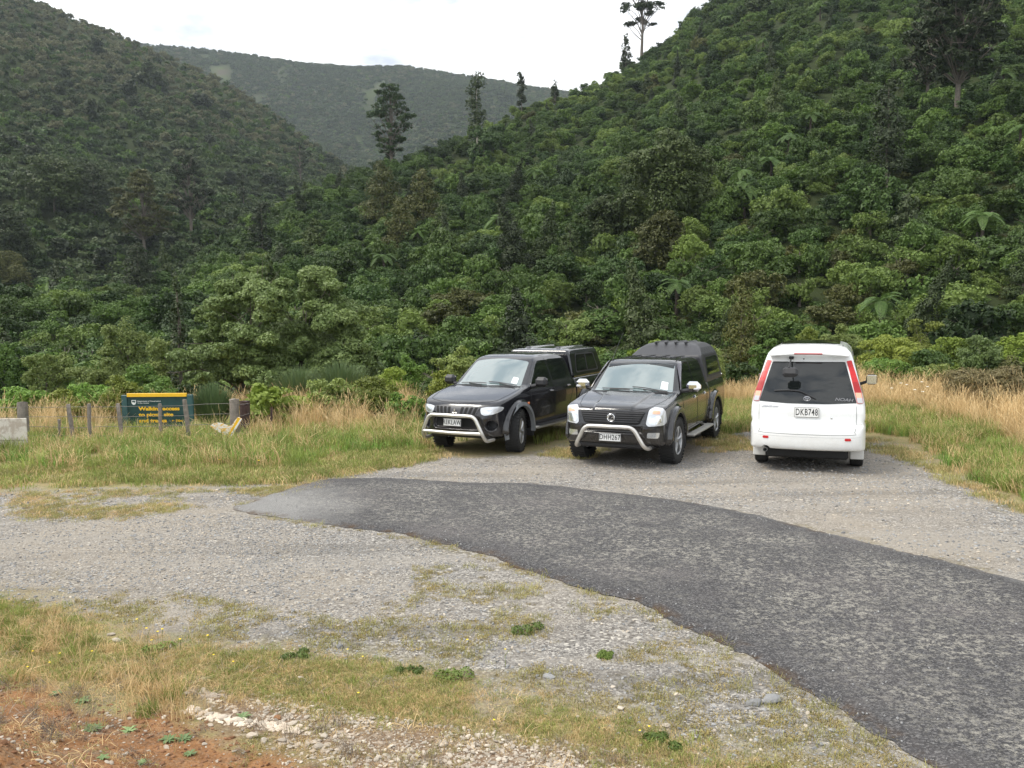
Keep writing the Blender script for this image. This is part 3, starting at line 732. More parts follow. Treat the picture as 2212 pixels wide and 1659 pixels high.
def wheel(t, c, r, w_, side, steer=0, rim=ALLOY, rr=.225, spokes=6, name='wheel', knob=True):
    """tyre > rim; the root is the tyre, its outside faces side*y"""
    mb = MB(); hw = w_ / 2
    prof = [(rr, -hw * .80), (rr + .02, -hw * .92), (r - .055, -hw * 1.0), (r - .018, -hw * .93), (r - .003, -hw * .78), (r, -hw * .4), (r, 0), (r, hw * .4), (r - .003, hw * .78), (r - .018, hw * .93), (r - .055, hw), (rr + .02, hw * .92), (rr, hw * .80)]
    mb.lathe(prof, 56)
    if knob:
        for i in range(36):
            a = i / 36 * 2 * PI
            for y_, da, ln in ((-hw * .82, 0, .05), (hw * .82, .09, .05), (-hw * .28, .05, .075), (hw * .3, .13, .075)):
                aa = a + da; rot = np.array(Matrix.Rotation(-aa, 3, 'Y'))
                mb.box((r * .998 * math.cos(aa), y_, r * .998 * math.sin(aa)), (.016, ln, .034), rot=rot)
    o = mb.build(name, RUB, t); o.location = c; o.rotation_euler = (0, 0, steer)
    s = side; rb = MB()
    rb.lathe([(rr + .012, s * hw * .86), (rr + .002, s * hw * .90), (rr - .012, s * hw * .80), (rr - .022, s * hw * .35), (rr - .025, -s * hw * .5)], 40)
    for i in range(spokes):
        a = i / spokes * 2 * PI + .3
        for da in (-.10, .10):
            aa = a + da
            p0 = np.array([.045 * math.cos(a), s * hw * .62, .045 * math.sin(a)]); p1 = np.array([(rr - .012) * math.cos(aa), s * hw * .70, (rr - .012) * math.sin(aa)])
            rb.tube([p0, (p0 + p1) / 2 + [0, s * .008, 0], p1], [.026, .021, .024], 6, flat=.6)
    rb.lathe([(.001, s * hw * .78), (.035, s * hw * .78), (.048, s * hw * .66), (.06, s * hw * .5)], 24)
    rb.build('rim', rim, o)
    br = MB().lathe([(.001, s * hw * .2), (rr - .03, s * hw * .2), (rr - .03, s * hw * .05)], 32); br.build('brake_disc', mat('dark_brake', (.05, .048, .045), .6) if 'dark_brake' not in bpy.data.materials else bpy.data.materials['dark_brake'], o)
    return o
def rect_rounded(x0, x1, z0, z1, r=.05, n=4, sk=0):
    P = []
    for cx, cz, a0 in ((x1 - r, z1 - r, 0), (x0 + r, z1 - r, 90), (x0 + r, z0 + r, 180), (x1 - r, z0 + r, 270)):
        for i in range(n + 1):
            a = R(a0 + 90 * i / n); P.append((cx + r * math.cos(a) + sk * (cz + r * math.sin(a) - z0), cz + r * math.sin(a)))
    return P
def roundpoly(P, r=.04, n=4):
    P = [np.array(p, float) for p in P]; m = len(P); out = []
    for i in range(m):
        a, b, c = P[i - 1], P[i], P[(i + 1) % m]; u = a - b; v = c - b; lu, lv = np.linalg.norm(u), np.linalg.norm(v); q = min(r, lu * .45, lv * .45)
        p0 = b + u / lu * q; p2 = b + v / lv * q
        for k in range(n + 1):
            s_ = k / n; out.append((1 - s_) ** 2 * p0 + 2 * s_ * (1 - s_) * b + s_ * s_ * p2)
    return out
def wipers(t, f, segs, nm='wiper'):
    for arm, blade in segs:
        A = []
        for P, rr in ((arm, .009), (blade, .008)):
            V = np.array([[p[0], p[1], 6.0] for p in catmull(P, 5)]); 
            for _ in range(90): V[:, 2] -= (f(V[:, 0], V[:, 1], V[:, 2]) - .022) * .85
            A.append((V, rr))
        mb = MB()
        for V, rr in A: mb.tube(V, rr, 6)
        mb.build(nm, PLAST, t)
def surf(f, y, z, side=1, off=0.0, x0=6.0):
    v = np.array([[x0 * side, y, z]], float)
    for _ in range(90): v[:, 0] -= side * (f(v[:, 0], v[:, 1], v[:, 2]) - off) * .85
    return float(v[0, 0])
def surf_y(f, x, z, side=1, off=0.0):
    v = np.array([[x, 3.0 * side, z]], float)
    for _ in range(90): v[:, 1] -= side * (f(v[:, 0], v[:, 1], v[:, 2]) - off) * .85
    return float(v[0, 1])
def remap_z(root, a, b):
    """adjusts the heights of a finished body, wheels excepted"""
    def down(o, M):
        for ch in [c for c in bpy.data.objects if c.parent == o]:
            if ch.name.startswith('wheel'): continue
            Mc = M @ ch.matrix_basis
            if ch.type == 'MESH':
                me = ch.data; n = len(me.vertices); co = np.zeros(n * 3, np.float32); me.vertices.foreach_get('co', co); co = co.reshape(-1, 3)
                A = np.array(Mc); W = co @ A[:3, :3].T + A[:3, 3]; W[:, 2] = np.interp(W[:, 2], a, b)
                B = np.array(Mc.inverted()); co = W @ B[:3, :3].T + B[:3, 3]; me.vertices.foreach_set('co', co.astype(np.float32).ravel()); me.update()
            down(ch, Mc)
    down(root, Matrix.Identity(4))
def on_skin(f, y, z, side, off, right):
    """frame lying on the tail or nose surface: right = direction of the text"""
    x = surf(f, y, z, side, off); n = Vector(unit_(grad(f, np.array([[x, y, z]]), .01))[0]); r = Vector(right); up = n.cross(r)
    return frame((x, y, z), r - n * r.dot(n), up)
# ---------------------------------------------------------------- pickup 1 : curvy black pickup with grey flares
def build_pickup_a():
    t = thing('pickup_truck', 'black double cab pickup with grey wheel flares and REKLAW plate, leftmost of the three vehicles', 'pickup truck', (-.615, 15.83, 0), R(-118.3))
    lowp = Prof(catmull([(.40, .31), (.72, .34), (.84, .44), (.865, .60), (.845, .74), (.80, .86), (.70, .955), (.45, 1.025), (.10, 1.10), (-.20, 1.155), (-.50, 1.18), (-1.3, 1.18), (-2.1, 1.185), (-3.0, 1.19), (-4.10, 1.19)], 4).tolist() + [(-4.16, 1.12), (-4.18, .62), (-4.05, .50), (-2.6, .44), (-.6, .40)])
    plan = mirror_poly(catmull([(.86, 0), (.845, .30), (.79, .55), (.67, .73), (.45, .83), (.1, .865), (-.4, .875), (-2.0, .88), (-3.8, .875), (-4.10, .85), (-4.17, .78)], 4).tolist() + [(-4.20, 0)])
    sec = sect([(0, .30), (.80, .34), (.84, .42), (.868, .56), (.882, .74), (.882, .88), (.868, .99), (.845, 1.07), (.81, 1.14), (.77, 1.22), (.70, 1.40), (0, 1.5)])
    gp = Prof(catmull([(.05, .95), (-.24, 1.13), (-.54, 1.36), (-.80, 1.545), (-1.0, 1.655), (-1.25, 1.715), (-1.6, 1.738), (-2.0, 1.725), (-2.28, 1.66), (-2.40, 1.50), (-2.46, 1.2)], 4).tolist() + [(-2.46, .9), (0, .9)])
    gsec = sect([(0, .8), (.83, .9), (.815, 1.10), (.79, 1.20), (.69, 1.50), (.655, 1.60), (.60, 1.675), (.50, 1.72), (.25, 1.745), (0, 1.752)])
    bow = lambda x, y: x + .20 * y * y
    def lower(x, y, z):
        d = smax(lowp(bow(x, y) * 1.0 - .0, z), plan(x, y), .05)
        return smax(d, sec(y, z), .05)
    def green(x, y, z):
        xb = np.where(x > -1.4, x + .24 * y * y * np.clip((x + 1.4) / .5, 0, 1), x)
        return smax(gp(xb, z), gsec(y, z), .07)
    def bed_gap(x, y, z): return sd_box(x, y, z, (-2.50, 0, 1.4), (.012, 1.2, .8), .004)
    def body(x, y, z):
        d = smin(lower(x, y, z), green(x, y, z), .035)
        ay = np.abs(y)
        for cx in (0, -3.0):
            d = smax(d, -np.maximum(sd_cyl_y(x, z, (cx, .40), .445), .52 - ay), .02)
            # bulge over the wheel
            d = smin(d, smax(smax(np.abs(sd_cyl_y(x, z, (cx, .40), .49)) - .045, ay - .905, .03), .80 - ay, .03) + np.where(z < .42, (.42 - z) * .6, 0), .03)
        d = smax(d, -np.maximum(bed_gap(x, y, z), -(d + .03)), .01)
        # shut lines of the doors are cut as channels
        # lower air intake and round lamp pockets
        d = smax(d, -sd_box(x, y, z, (.90, 0, .585), (.16, .47, .10), .06), .015)
        for sy in (-1, 1): d = smax(d, -np.maximum(np.sqrt((y - sy * .655) ** 2 + (z - .555) ** 2) - .085, .60 - x), .012)
        return d
    solid('body', body, (-4.3, -1.0, .25), (1.0, 1.0, 1.86), .0225, PAINT_BLK, t)
    # canopy on the tray
    cp = Prof(roundpoly([(-2.49, 1.16), (-2.49, 1.74), (-2.7, 1.775), (-3.4, 1.80), (-3.95, 1.775), (-4.16, 1.17)], .07))
    cs = sect([(0, 1.0), (.80, 1.1), (.795, 1.20), (.70, 1.66), (.655, 1.745), (.55, 1.785), (0, 1.81)])
    def can(x, y, z):
        d = smax(cp(x, z), cs(y, z), .05)
        for yy in (-.35, .35): d = smin(d, sd_box(x, y, z, (-3.3, yy, 1.765), (.60, .05, .036), .02), .05)
        return d
    c = solid('tray_canopy', can, (-4.3, -.95, 1.1), (-2.4, .95, 1.9), .0225, PAINT_BLK, t)
    for sd in (1, -1):
        wp = roundpoly([(-2.66, 1.27), (-3.86, 1.27), (-3.72, 1.655), (-2.78, 1.665)], .07)
        fr = patch('window_surround', can, wp, 'y', sd, PLAST, c, .004, .02)
        patch('canopy_window', can, roundpoly([(-2.70, 1.30), (-3.80, 1.30), (-3.69, 1.63), (-2.80, 1.64)], .06), 'y', sd, GLASS_D, c, .008, .01)
        MB().box((-3.25, sd * (surf_y(can, -3.25, 1.47, sd) * sd + .010), 1.47), (.03, .012, .33), rot=np.array(Matrix.Rotation(sd * .20, 3, 'X'))).build('window_divider', PLAST, c)
    F_ = body
    # glass
    patch('windscreen', F_, roundpoly([(-.36, -.68), (-.93, -.575), (-.955, 0), (-.93, .575), (-.36, .68), (-.265, 0)], .05), 'z', 1, GLASS_W, t, .003, .015)
    patch('cowl', F_, [(-.19, 0), (-.275, .71), (-.345, .71), (-.25, 0), (-.345, -.71), (-.275, -.71)], 'z', 1, PLAST, t, .004, .02)
    for sd in (1, -1):
        patch('front_window', F_, roundpoly([(-.52, 1.17), (-1.44, 1.19), (-1.40, 1.605), (-1.20, 1.60), (-.98, 1.545), (-.72, 1.36)], .05), 'y', sd, GLASS_D, t, .004, .012)
        patch('rear_window', F_, roundpoly([(-1.51, 1.195), (-2.12, 1.215), (-2.26, 1.30), (-2.24, 1.47), (-2.12, 1.60), (-1.49, 1.615)], .07), 'y', sd, GLASS_D, t, .004, .012)
        groove('shut_line', F_, [(-.42, .50), (-.44, .9), (-.47, 1.10)], 'y', sd, PLAST_D, t, .004)
        groove('shut_line', F_, [(-1.47, .48), (-1.46, .8), (-1.48, 1.12), (-1.45, 1.40), (-1.42, 1.64)], 'y', sd, PLAST_D, t, .004)
        groove('shut_line', F_, catmull([(-2.16, .62), (-2.22, .8), (-2.34, 1.0), (-2.38, 1.2), (-2.36, 1.42), (-2.22, 1.63)], 3), 'y', sd, PLAST_D, t, .004)
        groove('shut_line', F_, [(-.42, .50), (-2.05, .50), (-2.16, .62)], 'y', sd, PLAST_D, t, .004)
        for hx, hz in ((-1.30, 1.01), (-2.12, 1.05)):
            y_ = surf_y(F_, hx, hz, sd); MB().box((hx, y_ + sd * .020, hz), (.17, .022, .026), bev=.009).box((hx, y_ + sd * .004, hz), (.13, .014, .05), bev=.006).build('door_handle', PAINT_BLK, t)
        y_ = surf_y(F_, -.33, .86, sd); MB().box((-.33, y_, .86), (.075, .016, .05), bev=.008).build('side_indicator', AMBER, t)
        # mirror
        mm = MB().box((-.60, sd * 1.0, 1.235), (.15, .245, .185), bev=.055).tube([(-.56, sd * .79, 1.15), (-.58, sd * .90, 1.17)], .035, 8)
        mo = mm.build('wing_mirror', PLAST, t); MB().box((-.677, sd * 1.0, 1.235), (.006, .17, .115), bev=.003).build('mirror_glass', CHROME, mo)
        # wheel flare, grey
        for cx, lo_ in ((0, 1), (-3.0, 0)):
            a = np.linspace(R(-14), R(188), 34); rad = .475
            pts = np.array([(cx + rad * math.cos(q), sd * (.895 if -.3 < math.cos(q) < .3 else .890 - .05 * max(0, math.cos(q) - .3) * (1 if cx == 0 else 0)), .40 + rad * math.sin(q)) for q in a])
            fl = MB()
            inner = [(cx + .432 * math.cos(q), sd * .86, .40 + .432 * math.sin(q)) for q in a]
            mid = [(cx + .45 * math.cos(q), sd * (.925 - (.10 * max(0, math.cos(q) - .45) if cx == 0 else 0)), .40 + .45 * math.sin(q)) for q in a]
            out_ = [(cx + .515 * math.cos(q), sd * (.915 - (.16 * max(0, math.cos(q) - .35) if cx == 0 else 0)), .40 + .515 * math.sin(q)) for q in a]
            o2 = [(cx + .525 * math.cos(q), sd * .84, .40 + .525 * math.sin(q)) for q in a]
            V = np.concatenate([inner, mid, out_, o2]); n = len(a)
            Q = [[k * n + i, k * n + i + 1, (k + 1) * n + i + 1, (k + 1) * n + i] for k in range(3) for i in range(n - 1)]
            fl.add(V, Q).build('wheel_flare', CLAD, t, sharp=60)
            MB().box((cx - .47, sd * .78, .37), (.025, .24, .26), bev=.01).build('mud_flap', PLAST, t)
        # side step
        sb = MB().tube(rounded([(-.52, sd * .74, .40), (-.56, sd * .92, .385), (-2.42, sd * .92, .385), (-2.46, sd * .74, .40)], .08), .038, 10, flat=.8)
        sb.build('side_step', SIDESTEP, t)
        MB().box((-1.48, sd * .90, .425), (1.7, .13, .012), bev=.005).build('step_tread', PLAST, t)
    # bonnet line, bonnet bulge
    groove('bonnet_line', F_, [(.745, 0.0), (.70, .35), (.60, .60), (.52, .69), (.2, .745), (-.18, .76)], 'z', 1, PLAST_D, t, .004)
    groove('bonnet_line', F_, [(.745, 0.0), (.70, -.35), (.60, -.60), (.52, -.69), (.2, -.745), (-.18, -.76)], 'z', 1, PLAST_D, t, .004)
    # grille (y, z) outline facing +x, seen from the front
    gr = patch('grille', F_, roundpoly([(-.47, .875), (-.40, .735), (-.10, .715), (.10, .715), (.40, .735), (.47, .875), (.30, .895), (-.30, .895)], .02), 'x', 1, mat('grille_grey', (.055, .055, .06), .4), t, .010, .03)
    for i in range(10):
        yb = -.375 + i * .083; 
        if abs(yb) < .06: continue
        lean = .30 * (1 if yb > 0 else -1) * min(1, abs(yb) / .4 + .2) * .10
        P = roundpoly([(yb - .024 - lean * .3, .745), (yb + .024 - lean * .3, .745), (yb + .030 + lean, .872), (yb - .024 + lean, .872)], .014)
        patch('grille_slot', F_, P, 'x', 1, PLAST_D, gr, .014, .005, h=.02)
    # three-diamond badge
    xb = surf(F_, 0, .80, 1, .022); bad = MB()
    def rh(a): 
        c = np.array([math.sin(a), math.cos(a)]); s_ = np.array([math.cos(a), -math.sin(a)]); L = .062
        return [(xb, *(np.array([0, .79]) + q)) for q in ([0, 0] + c * 0, c * L * .5 + s_ * L * .29, c * L, c * L * .5 - s_ * L * .29)]
    for a in (0, R(120), R(240)): bad.poly(rh(a), (.012, 0, 0))
    bad.build('badge', CHROME, gr, smooth=False)
    # headlamps
    for sd in (1, -1):
        hp = [(sd * a, b) for a, b in ((.475, .865), (.50, .76), (.56, .735), (.70, .755), (.795, .80), (.815, .865), (.78, .888), (.60, .885))]
        hl = patch('headlight', F_, roundpoly(hp, .03), 'x', 1, LENS, t, .006, .03, h=.02)
        patch('lamp_bowl', F_, roundpoly([(sd * a, b) for a, b in ((.53, .855), (.545, .775), (.60, .755), (.67, .77), (.68, .865))], .03), 'x', 1, LENS_IN, hl, .010, .006, h=.02)
        patch('lamp_side', F_, roundpoly([(sd * a, b) for a, b in ((.70, .865), (.695, .78), (.76, .81), (.79, .86))], .02), 'x', 1, CLEARL, hl, .010, .006, h=.02)
    # intake mesh
    MB().box((.745, 0, .585), (.02, .90, .17)).build('air_intake', PLAST_D, t)
    for sd in (1, -1):
        MB().lathe([(.0, .62), (.075, .62), (.085, .66)], 24, 'x', (0, sd * .655, .555)).build('fog_lamp_recess', PLAST, t)
    number_plate(t, 'REKLAW', (.915, -.02, .605), R(-4), 1)
    # nudge bar: hoop plus cross tube
    hoop = rounded([(.62, -.66, .30), (.86, -.64, .29), (.955, -.62, .42), (.965, -.47, .735), (.975, .47, .735), (.955, .62, .42), (.86, .64, .29), (.62, .66, .30)], .10, 6)
    nb = MB().tube(hoop, .032, 12); nb.tube([(.955, -.60, .435), (.965, 0, .425), (.955, .60, .435)], .032, 12)
    nb.build('nudge_bar', STEEL, t)
    MB().box((.55, 0, .36), (.30, 1.25, .10), bev=.03).build('underguard', PLAST, t)
    MB().box((-1.75, 0, .40), (4.3, 1.22, .26), bev=.03).build('chassis_light_block', PLAST_D, t)  # plain chassis block, set low to block light and darken the ground underneath
    wipers(t, F_, [([(-.25, .62), (-.30, .40), (-.33, .25)], [(-.33, .62), (-.345, .30), (-.345, .02)]), ([(-.24, -.08), (-.29, -.28), (-.32, -.4)], [(-.31, -.02), (-.335, -.30), (-.37, -.60)])])
    patch('windscreen_label', F_, [(-.40, .58), (-.40, .46), (-.53, .45), (-.53, .56)], 'z', 1, PAPER, t, .006, .002)
    for cx, st in ((0, R(16)), (-3.0, 0)):
        for sd in (1, -1): wheel(t, (cx, sd * .765, .385), .385, .255, sd, st, rr=.222)
    return t
# ---------------------------------------------------------------- pickup 2 : squarer black pickup with tall canopy
def build_pickup_b():
    t = thing('pickup_truck', 'black double cab pickup with chrome mirrors and DHH267 plate, middle of the three vehicles', 'pickup truck', (1.95, 14.48, 0), R(-114.9))
    lowp = Prof(catmull([(.40, .34), (.74, .38), (.86, .48), (.875, .62), (.855, .74), (.825, .86), (.775, .955), (.66, 1.0), (.40, 1.04), (.10, 1.095), (-.20, 1.14), (-.50, 1.165), (-1.3, 1.165), (-2.1, 1.165), (-3.0, 1.165), (-4.05, 1.165)], 4).tolist() + [(-4.10, 1.08), (-4.12, .62), (-4.0, .50), (-2.6, .44), (-.6, .40)])
    plan = mirror_poly(catmull([(.88, 0), (.868, .35), (.825, .60), (.74, .77), (.58, .845), (.2, .87), (-.4, .872), (-2.0, .875), (-3.8, .87), (-4.05, .85), (-4.12, .78)], 4).tolist() + [(-4.14, 0)])
    sec = sect([(0, .28), (.80, .34), (.845, .42), (.866, .56), (.876, .72), (.874, .86), (.862, .97), (.84, 1.05), (.81, 1.12), (.77, 1.20), (.70, 1.40), (0, 1.5)])
    gp = Prof(catmull([(.02, .95), (-.22, 1.12), (-.52, 1.36), (-.78, 1.55), (-.93, 1.625), (-1.12, 1.665), (-1.6, 1.695), (-2.1, 1.69), (-2.34, 1.64), (-2.44, 1.50), (-2.50, 1.2)], 4).tolist() + [(-2.50, .9), (0, .9)])
    gsec = sect([(0, .8), (.83, .9), (.81, 1.10), (.785, 1.20), (.70, 1.50), (.665, 1.60), (.61, 1.655), (.50, 1.685), (.25, 1.702), (0, 1.706)])
    def lower(x, y, z):
        d = smax(lowp(x + .10 * y * y, z), plan(x, y), .05)
        d = smax(d, sec(y, z), .05)
        # raised centre of the bonnet
        return smin(d, smax(smax(lowp(x + .1 * y * y, z - .018), np.abs(y) - (.40 - .10 * np.clip(x, -1, 1)), .03), .1 - x - .35, .05), .02)
    def green(x, y, z):
        xb = np.where(x > -1.4, x + .20 * y * y * np.clip((x + 1.4) / .5, 0, 1), x)
        return smax(gp(xb, z), gsec(y, z), .06)
    def body(x, y, z):
        d = smin(lower(x, y, z), green(x, y, z), .03); ay = np.abs(y)
        for cx in (0, -3.05):
            d = smax(d, -np.maximum(sd_cyl_y(x, z, (cx, .40), .435), .52 - ay), .02)
            d = smin(d, smax(smax(np.abs(sd_cyl_y(x, z, (cx, .40), .495)) - .062, ay - .925, .035), .78 - ay, .03) + np.where(z < .45, (.45 - z) * .5, 0), .035)
        d = smax(d, -np.maximum(sd_box(x, y, z, (-2.54, 0, 1.4), (.012, 1.2, .8), .004), -(d + .03)), .01)
        # bumper step and intake slot
        d = smax(d, -sd_box(x, y, z, (.93, 0, .63), (.12, .50, .045), .02), .012)
        return d
    solid('body', body, (-4.25, -1.0, .24), (1.0, 1.0, 1.82), .0225, PAINT_BLK2, t)
    cp = Prof(roundpoly([(-2.53, 1.12), (-2.50, 1.66), (-2.60, 1.71), (-2.90, 1.86), (-3.10, 1.91), (-3.75, 1.91), (-3.95, 1.86), (-4.12, 1.15)], .08))
    cs = sect([(0, 1.0), (.80, 1.06), (.79, 1.20), (.715, 1.58), (.685, 1.68), (.60, 1.80), (.50, 1.875), (.38, 1.905), (0, 1.915)])
    def can(x, y, z):
        d = smax(cp(x, z), cs(y, z), .05)
        for yy in (-.30, -.10, .10, .30): d = smin(d, sd_box(x, y, z, (-3.35, yy, 1.90), (.50, .022, .022), .02), .03)
        return d
    CAN = mat('matte_canopy_black', (.040, .040, .044), .42, nscale=10, namp=.2, bump=.1, bscale=120)
    c = solid('tray_canopy', can, (-4.25, -.95, 1.05), (-2.4, .95, 2.0), .0225, CAN, t)
    for sd in (1, -1):
        patch('window_surround', can, roundpoly([(-2.68, 1.24), (-3.96, 1.24), (-3.86, 1.66), (-2.76, 1.66)], .04), 'y', sd, PLAST, c, .004, .02)
        patch('canopy_window', can, roundpoly([(-2.73, 1.28), (-3.90, 1.28), (-3.82, 1.62), (-2.80, 1.62)], .04), 'y', sd, GLASS_D, c, .008, .01)
        y_ = surf_y(can, -3.98, 1.22, sd); MB().box((-3.98, y_ + sd * .01, 1.22), (.06, .03, .03), bev=.01).build('canopy_latch', CHROME, c)
    F_ = body
    patch('windscreen', F_, roundpoly([(-.32, -.70), (-.885, -.60), (-.925, 0), (-.885, .60), (-.32, .70), (-.235, 0)], .04), 'z', 1, GLASS_W, t, .003, .015)
    patch('windscreen_shade_band', F_, [(-.80, -.60), (-.880, -.59), (-.918, 0), (-.880, .59), (-.80, .60), (-.845, 0)], 'z', 1, GLASS_D, t, .005, .004)
    patch('cowl', F_, [(-.16, 0), (-.235, .72), (-.305, .72), (-.22, 0), (-.305, -.72), (-.235, -.72)], 'z', 1, PLAST, t, .004, .02)
    for y_ in (-.42, -.14, .14, .42): patch('roof_rib', F_, rect_rounded(-2.15, -1.45, y_ - .055, y_ + .055, .03), 'z', 1, PAINT_BLK2, t, .012, .014)
    for sd in (1, -1):
        patch('roof_gutter', F_, [(-1.0, sd * .575), (-2.35, sd * .585), (-2.35, sd * .600), (-1.0, sd * .590)], 'z', 1, PLAST_D, t, .003, .004)
        patch('front_window', F_, roundpoly([(-.50, 1.16), (-1.47, 1.165), (-1.44, 1.585), (-1.10, 1.58), (-.95, 1.53), (-.70, 1.36)], .03), 'y', sd, GLASS_D, t, .004, .012)
        patch('rear_window', F_, roundpoly([(-1.54, 1.165), (-2.28, 1.17), (-2.30, 1.40), (-2.22, 1.585), (-1.51, 1.585)], .05), 'y', sd, GLASS_D, t, .004, .012)
        vis = catmull([(-.52, 1.17), (-.72, 1.385), (-.92, 1.55), (-1.10, 1.608), (-1.46, 1.615)], 5); vo = catmull([(-1.46, 1.645), (-1.08, 1.640), (-.88, 1.585), (-.67, 1.41), (-.47, 1.19)], 5)
        patch('weather_shield', F_, np.concatenate([vis, vo]), 'y', sd, mat('smoked_shield', (.06, .055, .07), .1, coat=1) if 'smoked_shield' not in bpy.data.materials else bpy.data.materials['smoked_shield'], t, .025, .012, h=.02)
        for L_ in ([(-.44, .48), (-.45, .9), (-.46, 1.10)], [(-1.50, .48), (-1.50, 1.12), (-1.47, 1.60)], [(-2.18, .60), (-2.30, .85), (-2.36, 1.12), (-2.34, 1.45), (-2.25, 1.61)], [(-.44, .48), (-2.08, .48), (-2.18, .60)], [(-.55, .60), (-2.12, .60)]):
            groove('shut_line', F_, L_, 'y', sd, PLAST_D, t, .004)
        for hx in (-1.36, -2.17):
            y_ = surf_y(F_, hx, .99, sd); MB().box((hx, y_ + sd * .022, .99), (.17, .022, .030), bev=.009).box((hx, y_ + sd * .004, .99), (.11, .014, .07), bev=.006).build('door_handle', CHROME, t)
        y_ = surf_y(F_, -.92, .80, sd); text('door_script', 'RA  LT', .045, CHROME, t, frame((-.95, y_ + sd * .004, .70), (-sd, 0, 0), (0, 0, 1)), depth=.002) if False else None
        mm = MB().box((-.58, sd * 1.0, 1.235), (.16, .25, .18), bev=.06).build('wing_mirror', CHROME, t)
        MB().tube([(-.54, sd * .78, 1.15), (-.57, sd * .92, 1.17)], .034, 8).build('mirror_arm', PLAST, mm)
        MB().box((-.662, sd * 1.0, 1.235), (.006, .17, .115), bev=.003).build('mirror_glass', GLASS_D, mm)
        MB().box((-.505, sd * 1.06, 1.20), (.03, .09, .045), bev=.014).build('mirror_indicator', CLEARL, mm)
        for cx in (0, -3.05): MB().box((cx - .47, sd * .78, .36), (.025, .24, .28), bev=.01).build('mud_flap', PLAST, t)
        sb = MB().box((-1.50, sd * .925, .375), (1.62, .15, .045), bev=.018); sb.tube([(-.75, sd * .70, .42), (-.75, sd * .9, .37)], .02, 6).tube([(-2.2, sd * .70, .42), (-2.2, sd * .9, .37)], .02, 6)
        sb.build('side_step', SIDESTEP, t)
        # headlamp: tall block, indicator above the lens
        hp = [(sd * a, b) for a, b in ((.565, .735), (.60, .965), (.66, 1.00), (.80, .985), (.835, .94), (.845, .75), (.82, .715), (.60, .70))]
        hl = patch('headlight', F_, roundpoly(hp, .025), 'x', 1, LENS, t, .008, .03, h=.02)
        patch('indicator', F_, roundpoly([(sd * a, b) for a, b in ((.655, .90), (.665, .955), (.77, .95), (.775, .895))], .02), 'x', 1, AMBER_P, hl, .012, .006, h=.02)
        patch('lamp_bowl', F_, roundpoly([(sd * a, b) for a, b in ((.60, .74), (.615, .87), (.79, .87), (.80, .75), (.70, .725))], .04), 'x', 1, LENS_IN, hl, .012, .006, h=.02)
        # fog lamp
        fg = patch('fog_lamp', F_, roundpoly([(sd * a, b) for a, b in ((.58, .515), (.59, .60), (.77, .60), (.76, .53), (.74, .51))], .015), 'x', 1, LENS_IN, t, .006, .02, h=.02)
    groove('bonnet_line', F_, [(.80, 0), (.78, .35), (.72, .55), (.60, .62), (.2, .72), (-.15, .76)], 'z', 1, PLAST_D, t, .004)
    groove('bonnet_line', F_, [(.80, 0), (.78, -.35), (.72, -.55), (.60, -.62), (.2, -.72), (-.15, -.76)], 'z', 1, PLAST_D, t, .004)
    groove('bumper_line', F_, [(-.84, .685), (-.58, .685), (-.50, .70), (.50, .70), (.58, .685), (.84, .685)], 'x', 1, PLAST_D, t, .005)
    gr = patch('grille', F_, roundpoly([(-.545, .925), (-.47, .735), (-.40, .715), (.40, .715), (.47, .735), (.545, .925)], .03), 'x', 1, PLAST_D, t, .006, .03)
    patch('grille_frame', F_, np.concatenate([roundpoly([(-.535, .915), (-.465, .745), (-.40, .728), (.40, .728), (.465, .745), (.535, .915)], .02)]), 'x', 1, PLAST_D, gr, .009, .006)
    for k, z_ in enumerate((.765, .80, .835, .87, .905)):
        wv = .44 + .09 * (z_ - .745) / .17
        patch('grille_bar', F_, rect_rounded(-wv, wv, z_ - .009, z_ + .009, .006, 2), 'x', 1, PLAST, gr, .020, .012, h=.03)
    patch('badge_bar', F_, rect_rounded(-.07, .07, .745, .91, .03), 'x', 1, PLAST, gr, .022, .012, h=.03)
    xb = surf(F_, 0, .825, 1, .03)
    bd = MB().lathe([(.001, 0), (.052, 0), (.060, .006), (.066, .002), (.068, -.01)], 28, 'x', (xb, 0, .825)).build('badge', CHROME, gr)
    # rearing animal and ball, in relief
    li = MB().poly([(xb + .003, y_, z_) for y_, z_ in ((-.040, .800), (-.030, .838), (-.012, .862), (.018, .866), (.034, .848), (.030, .832), (.012, .836), (.006, .822), (.020, .800), (.006, .796), (-.010, .812), (-.022, .795))], (.006, 0, 0))
    li.lathe([(.001, .006), (.012, .004), (.016, 0)], 14, 'x', (xb + .002, .030, .812)); li.build('badge_relief', PLAST, bd)
    number_plate(t, 'DHH267', (.925, 0, .515), R(-3), 1)
    hoop = rounded([(.60, -.60, .34), (.84, -.60, .34), (.95, -.56, .40), (.985, -.40, .695), (.99, .40, .695), (.95, .56, .40), (.84, .60, .34), (.60, .60, .34)], .10, 6)
    MB().tube(hoop, .032, 12).build('nudge_bar', STEEL, t)
    MB().box((.55, 0, .36), (.34, 1.30, .10), bev=.03).build('underguard', PLAST, t)
    MB().box((-1.75, 0, .40), (4.3, 1.22, .26), bev=.03).build('chassis_light_block', PLAST_D, t)  # stand-in for the chassis, shaped to keep light out below the body
    MB().tube([(-1.02, -.60, 1.62), (-1.35, -.64, 1.80), (-1.95, -.68, 2.12)], [.006, .004, .003], 5).build('aerial', PLAST, t)
    wipers(t, F_, [([(-.21, .66), (-.26, .44), (-.28, .2)], [(-.28, .62), (-.31, .30), (-.32, .0)]), ([(-.21, -.02), (-.25, -.22), (-.28, -.4)], [(-.27, .02), (-.29, -.25), (-.33, -.55)])])
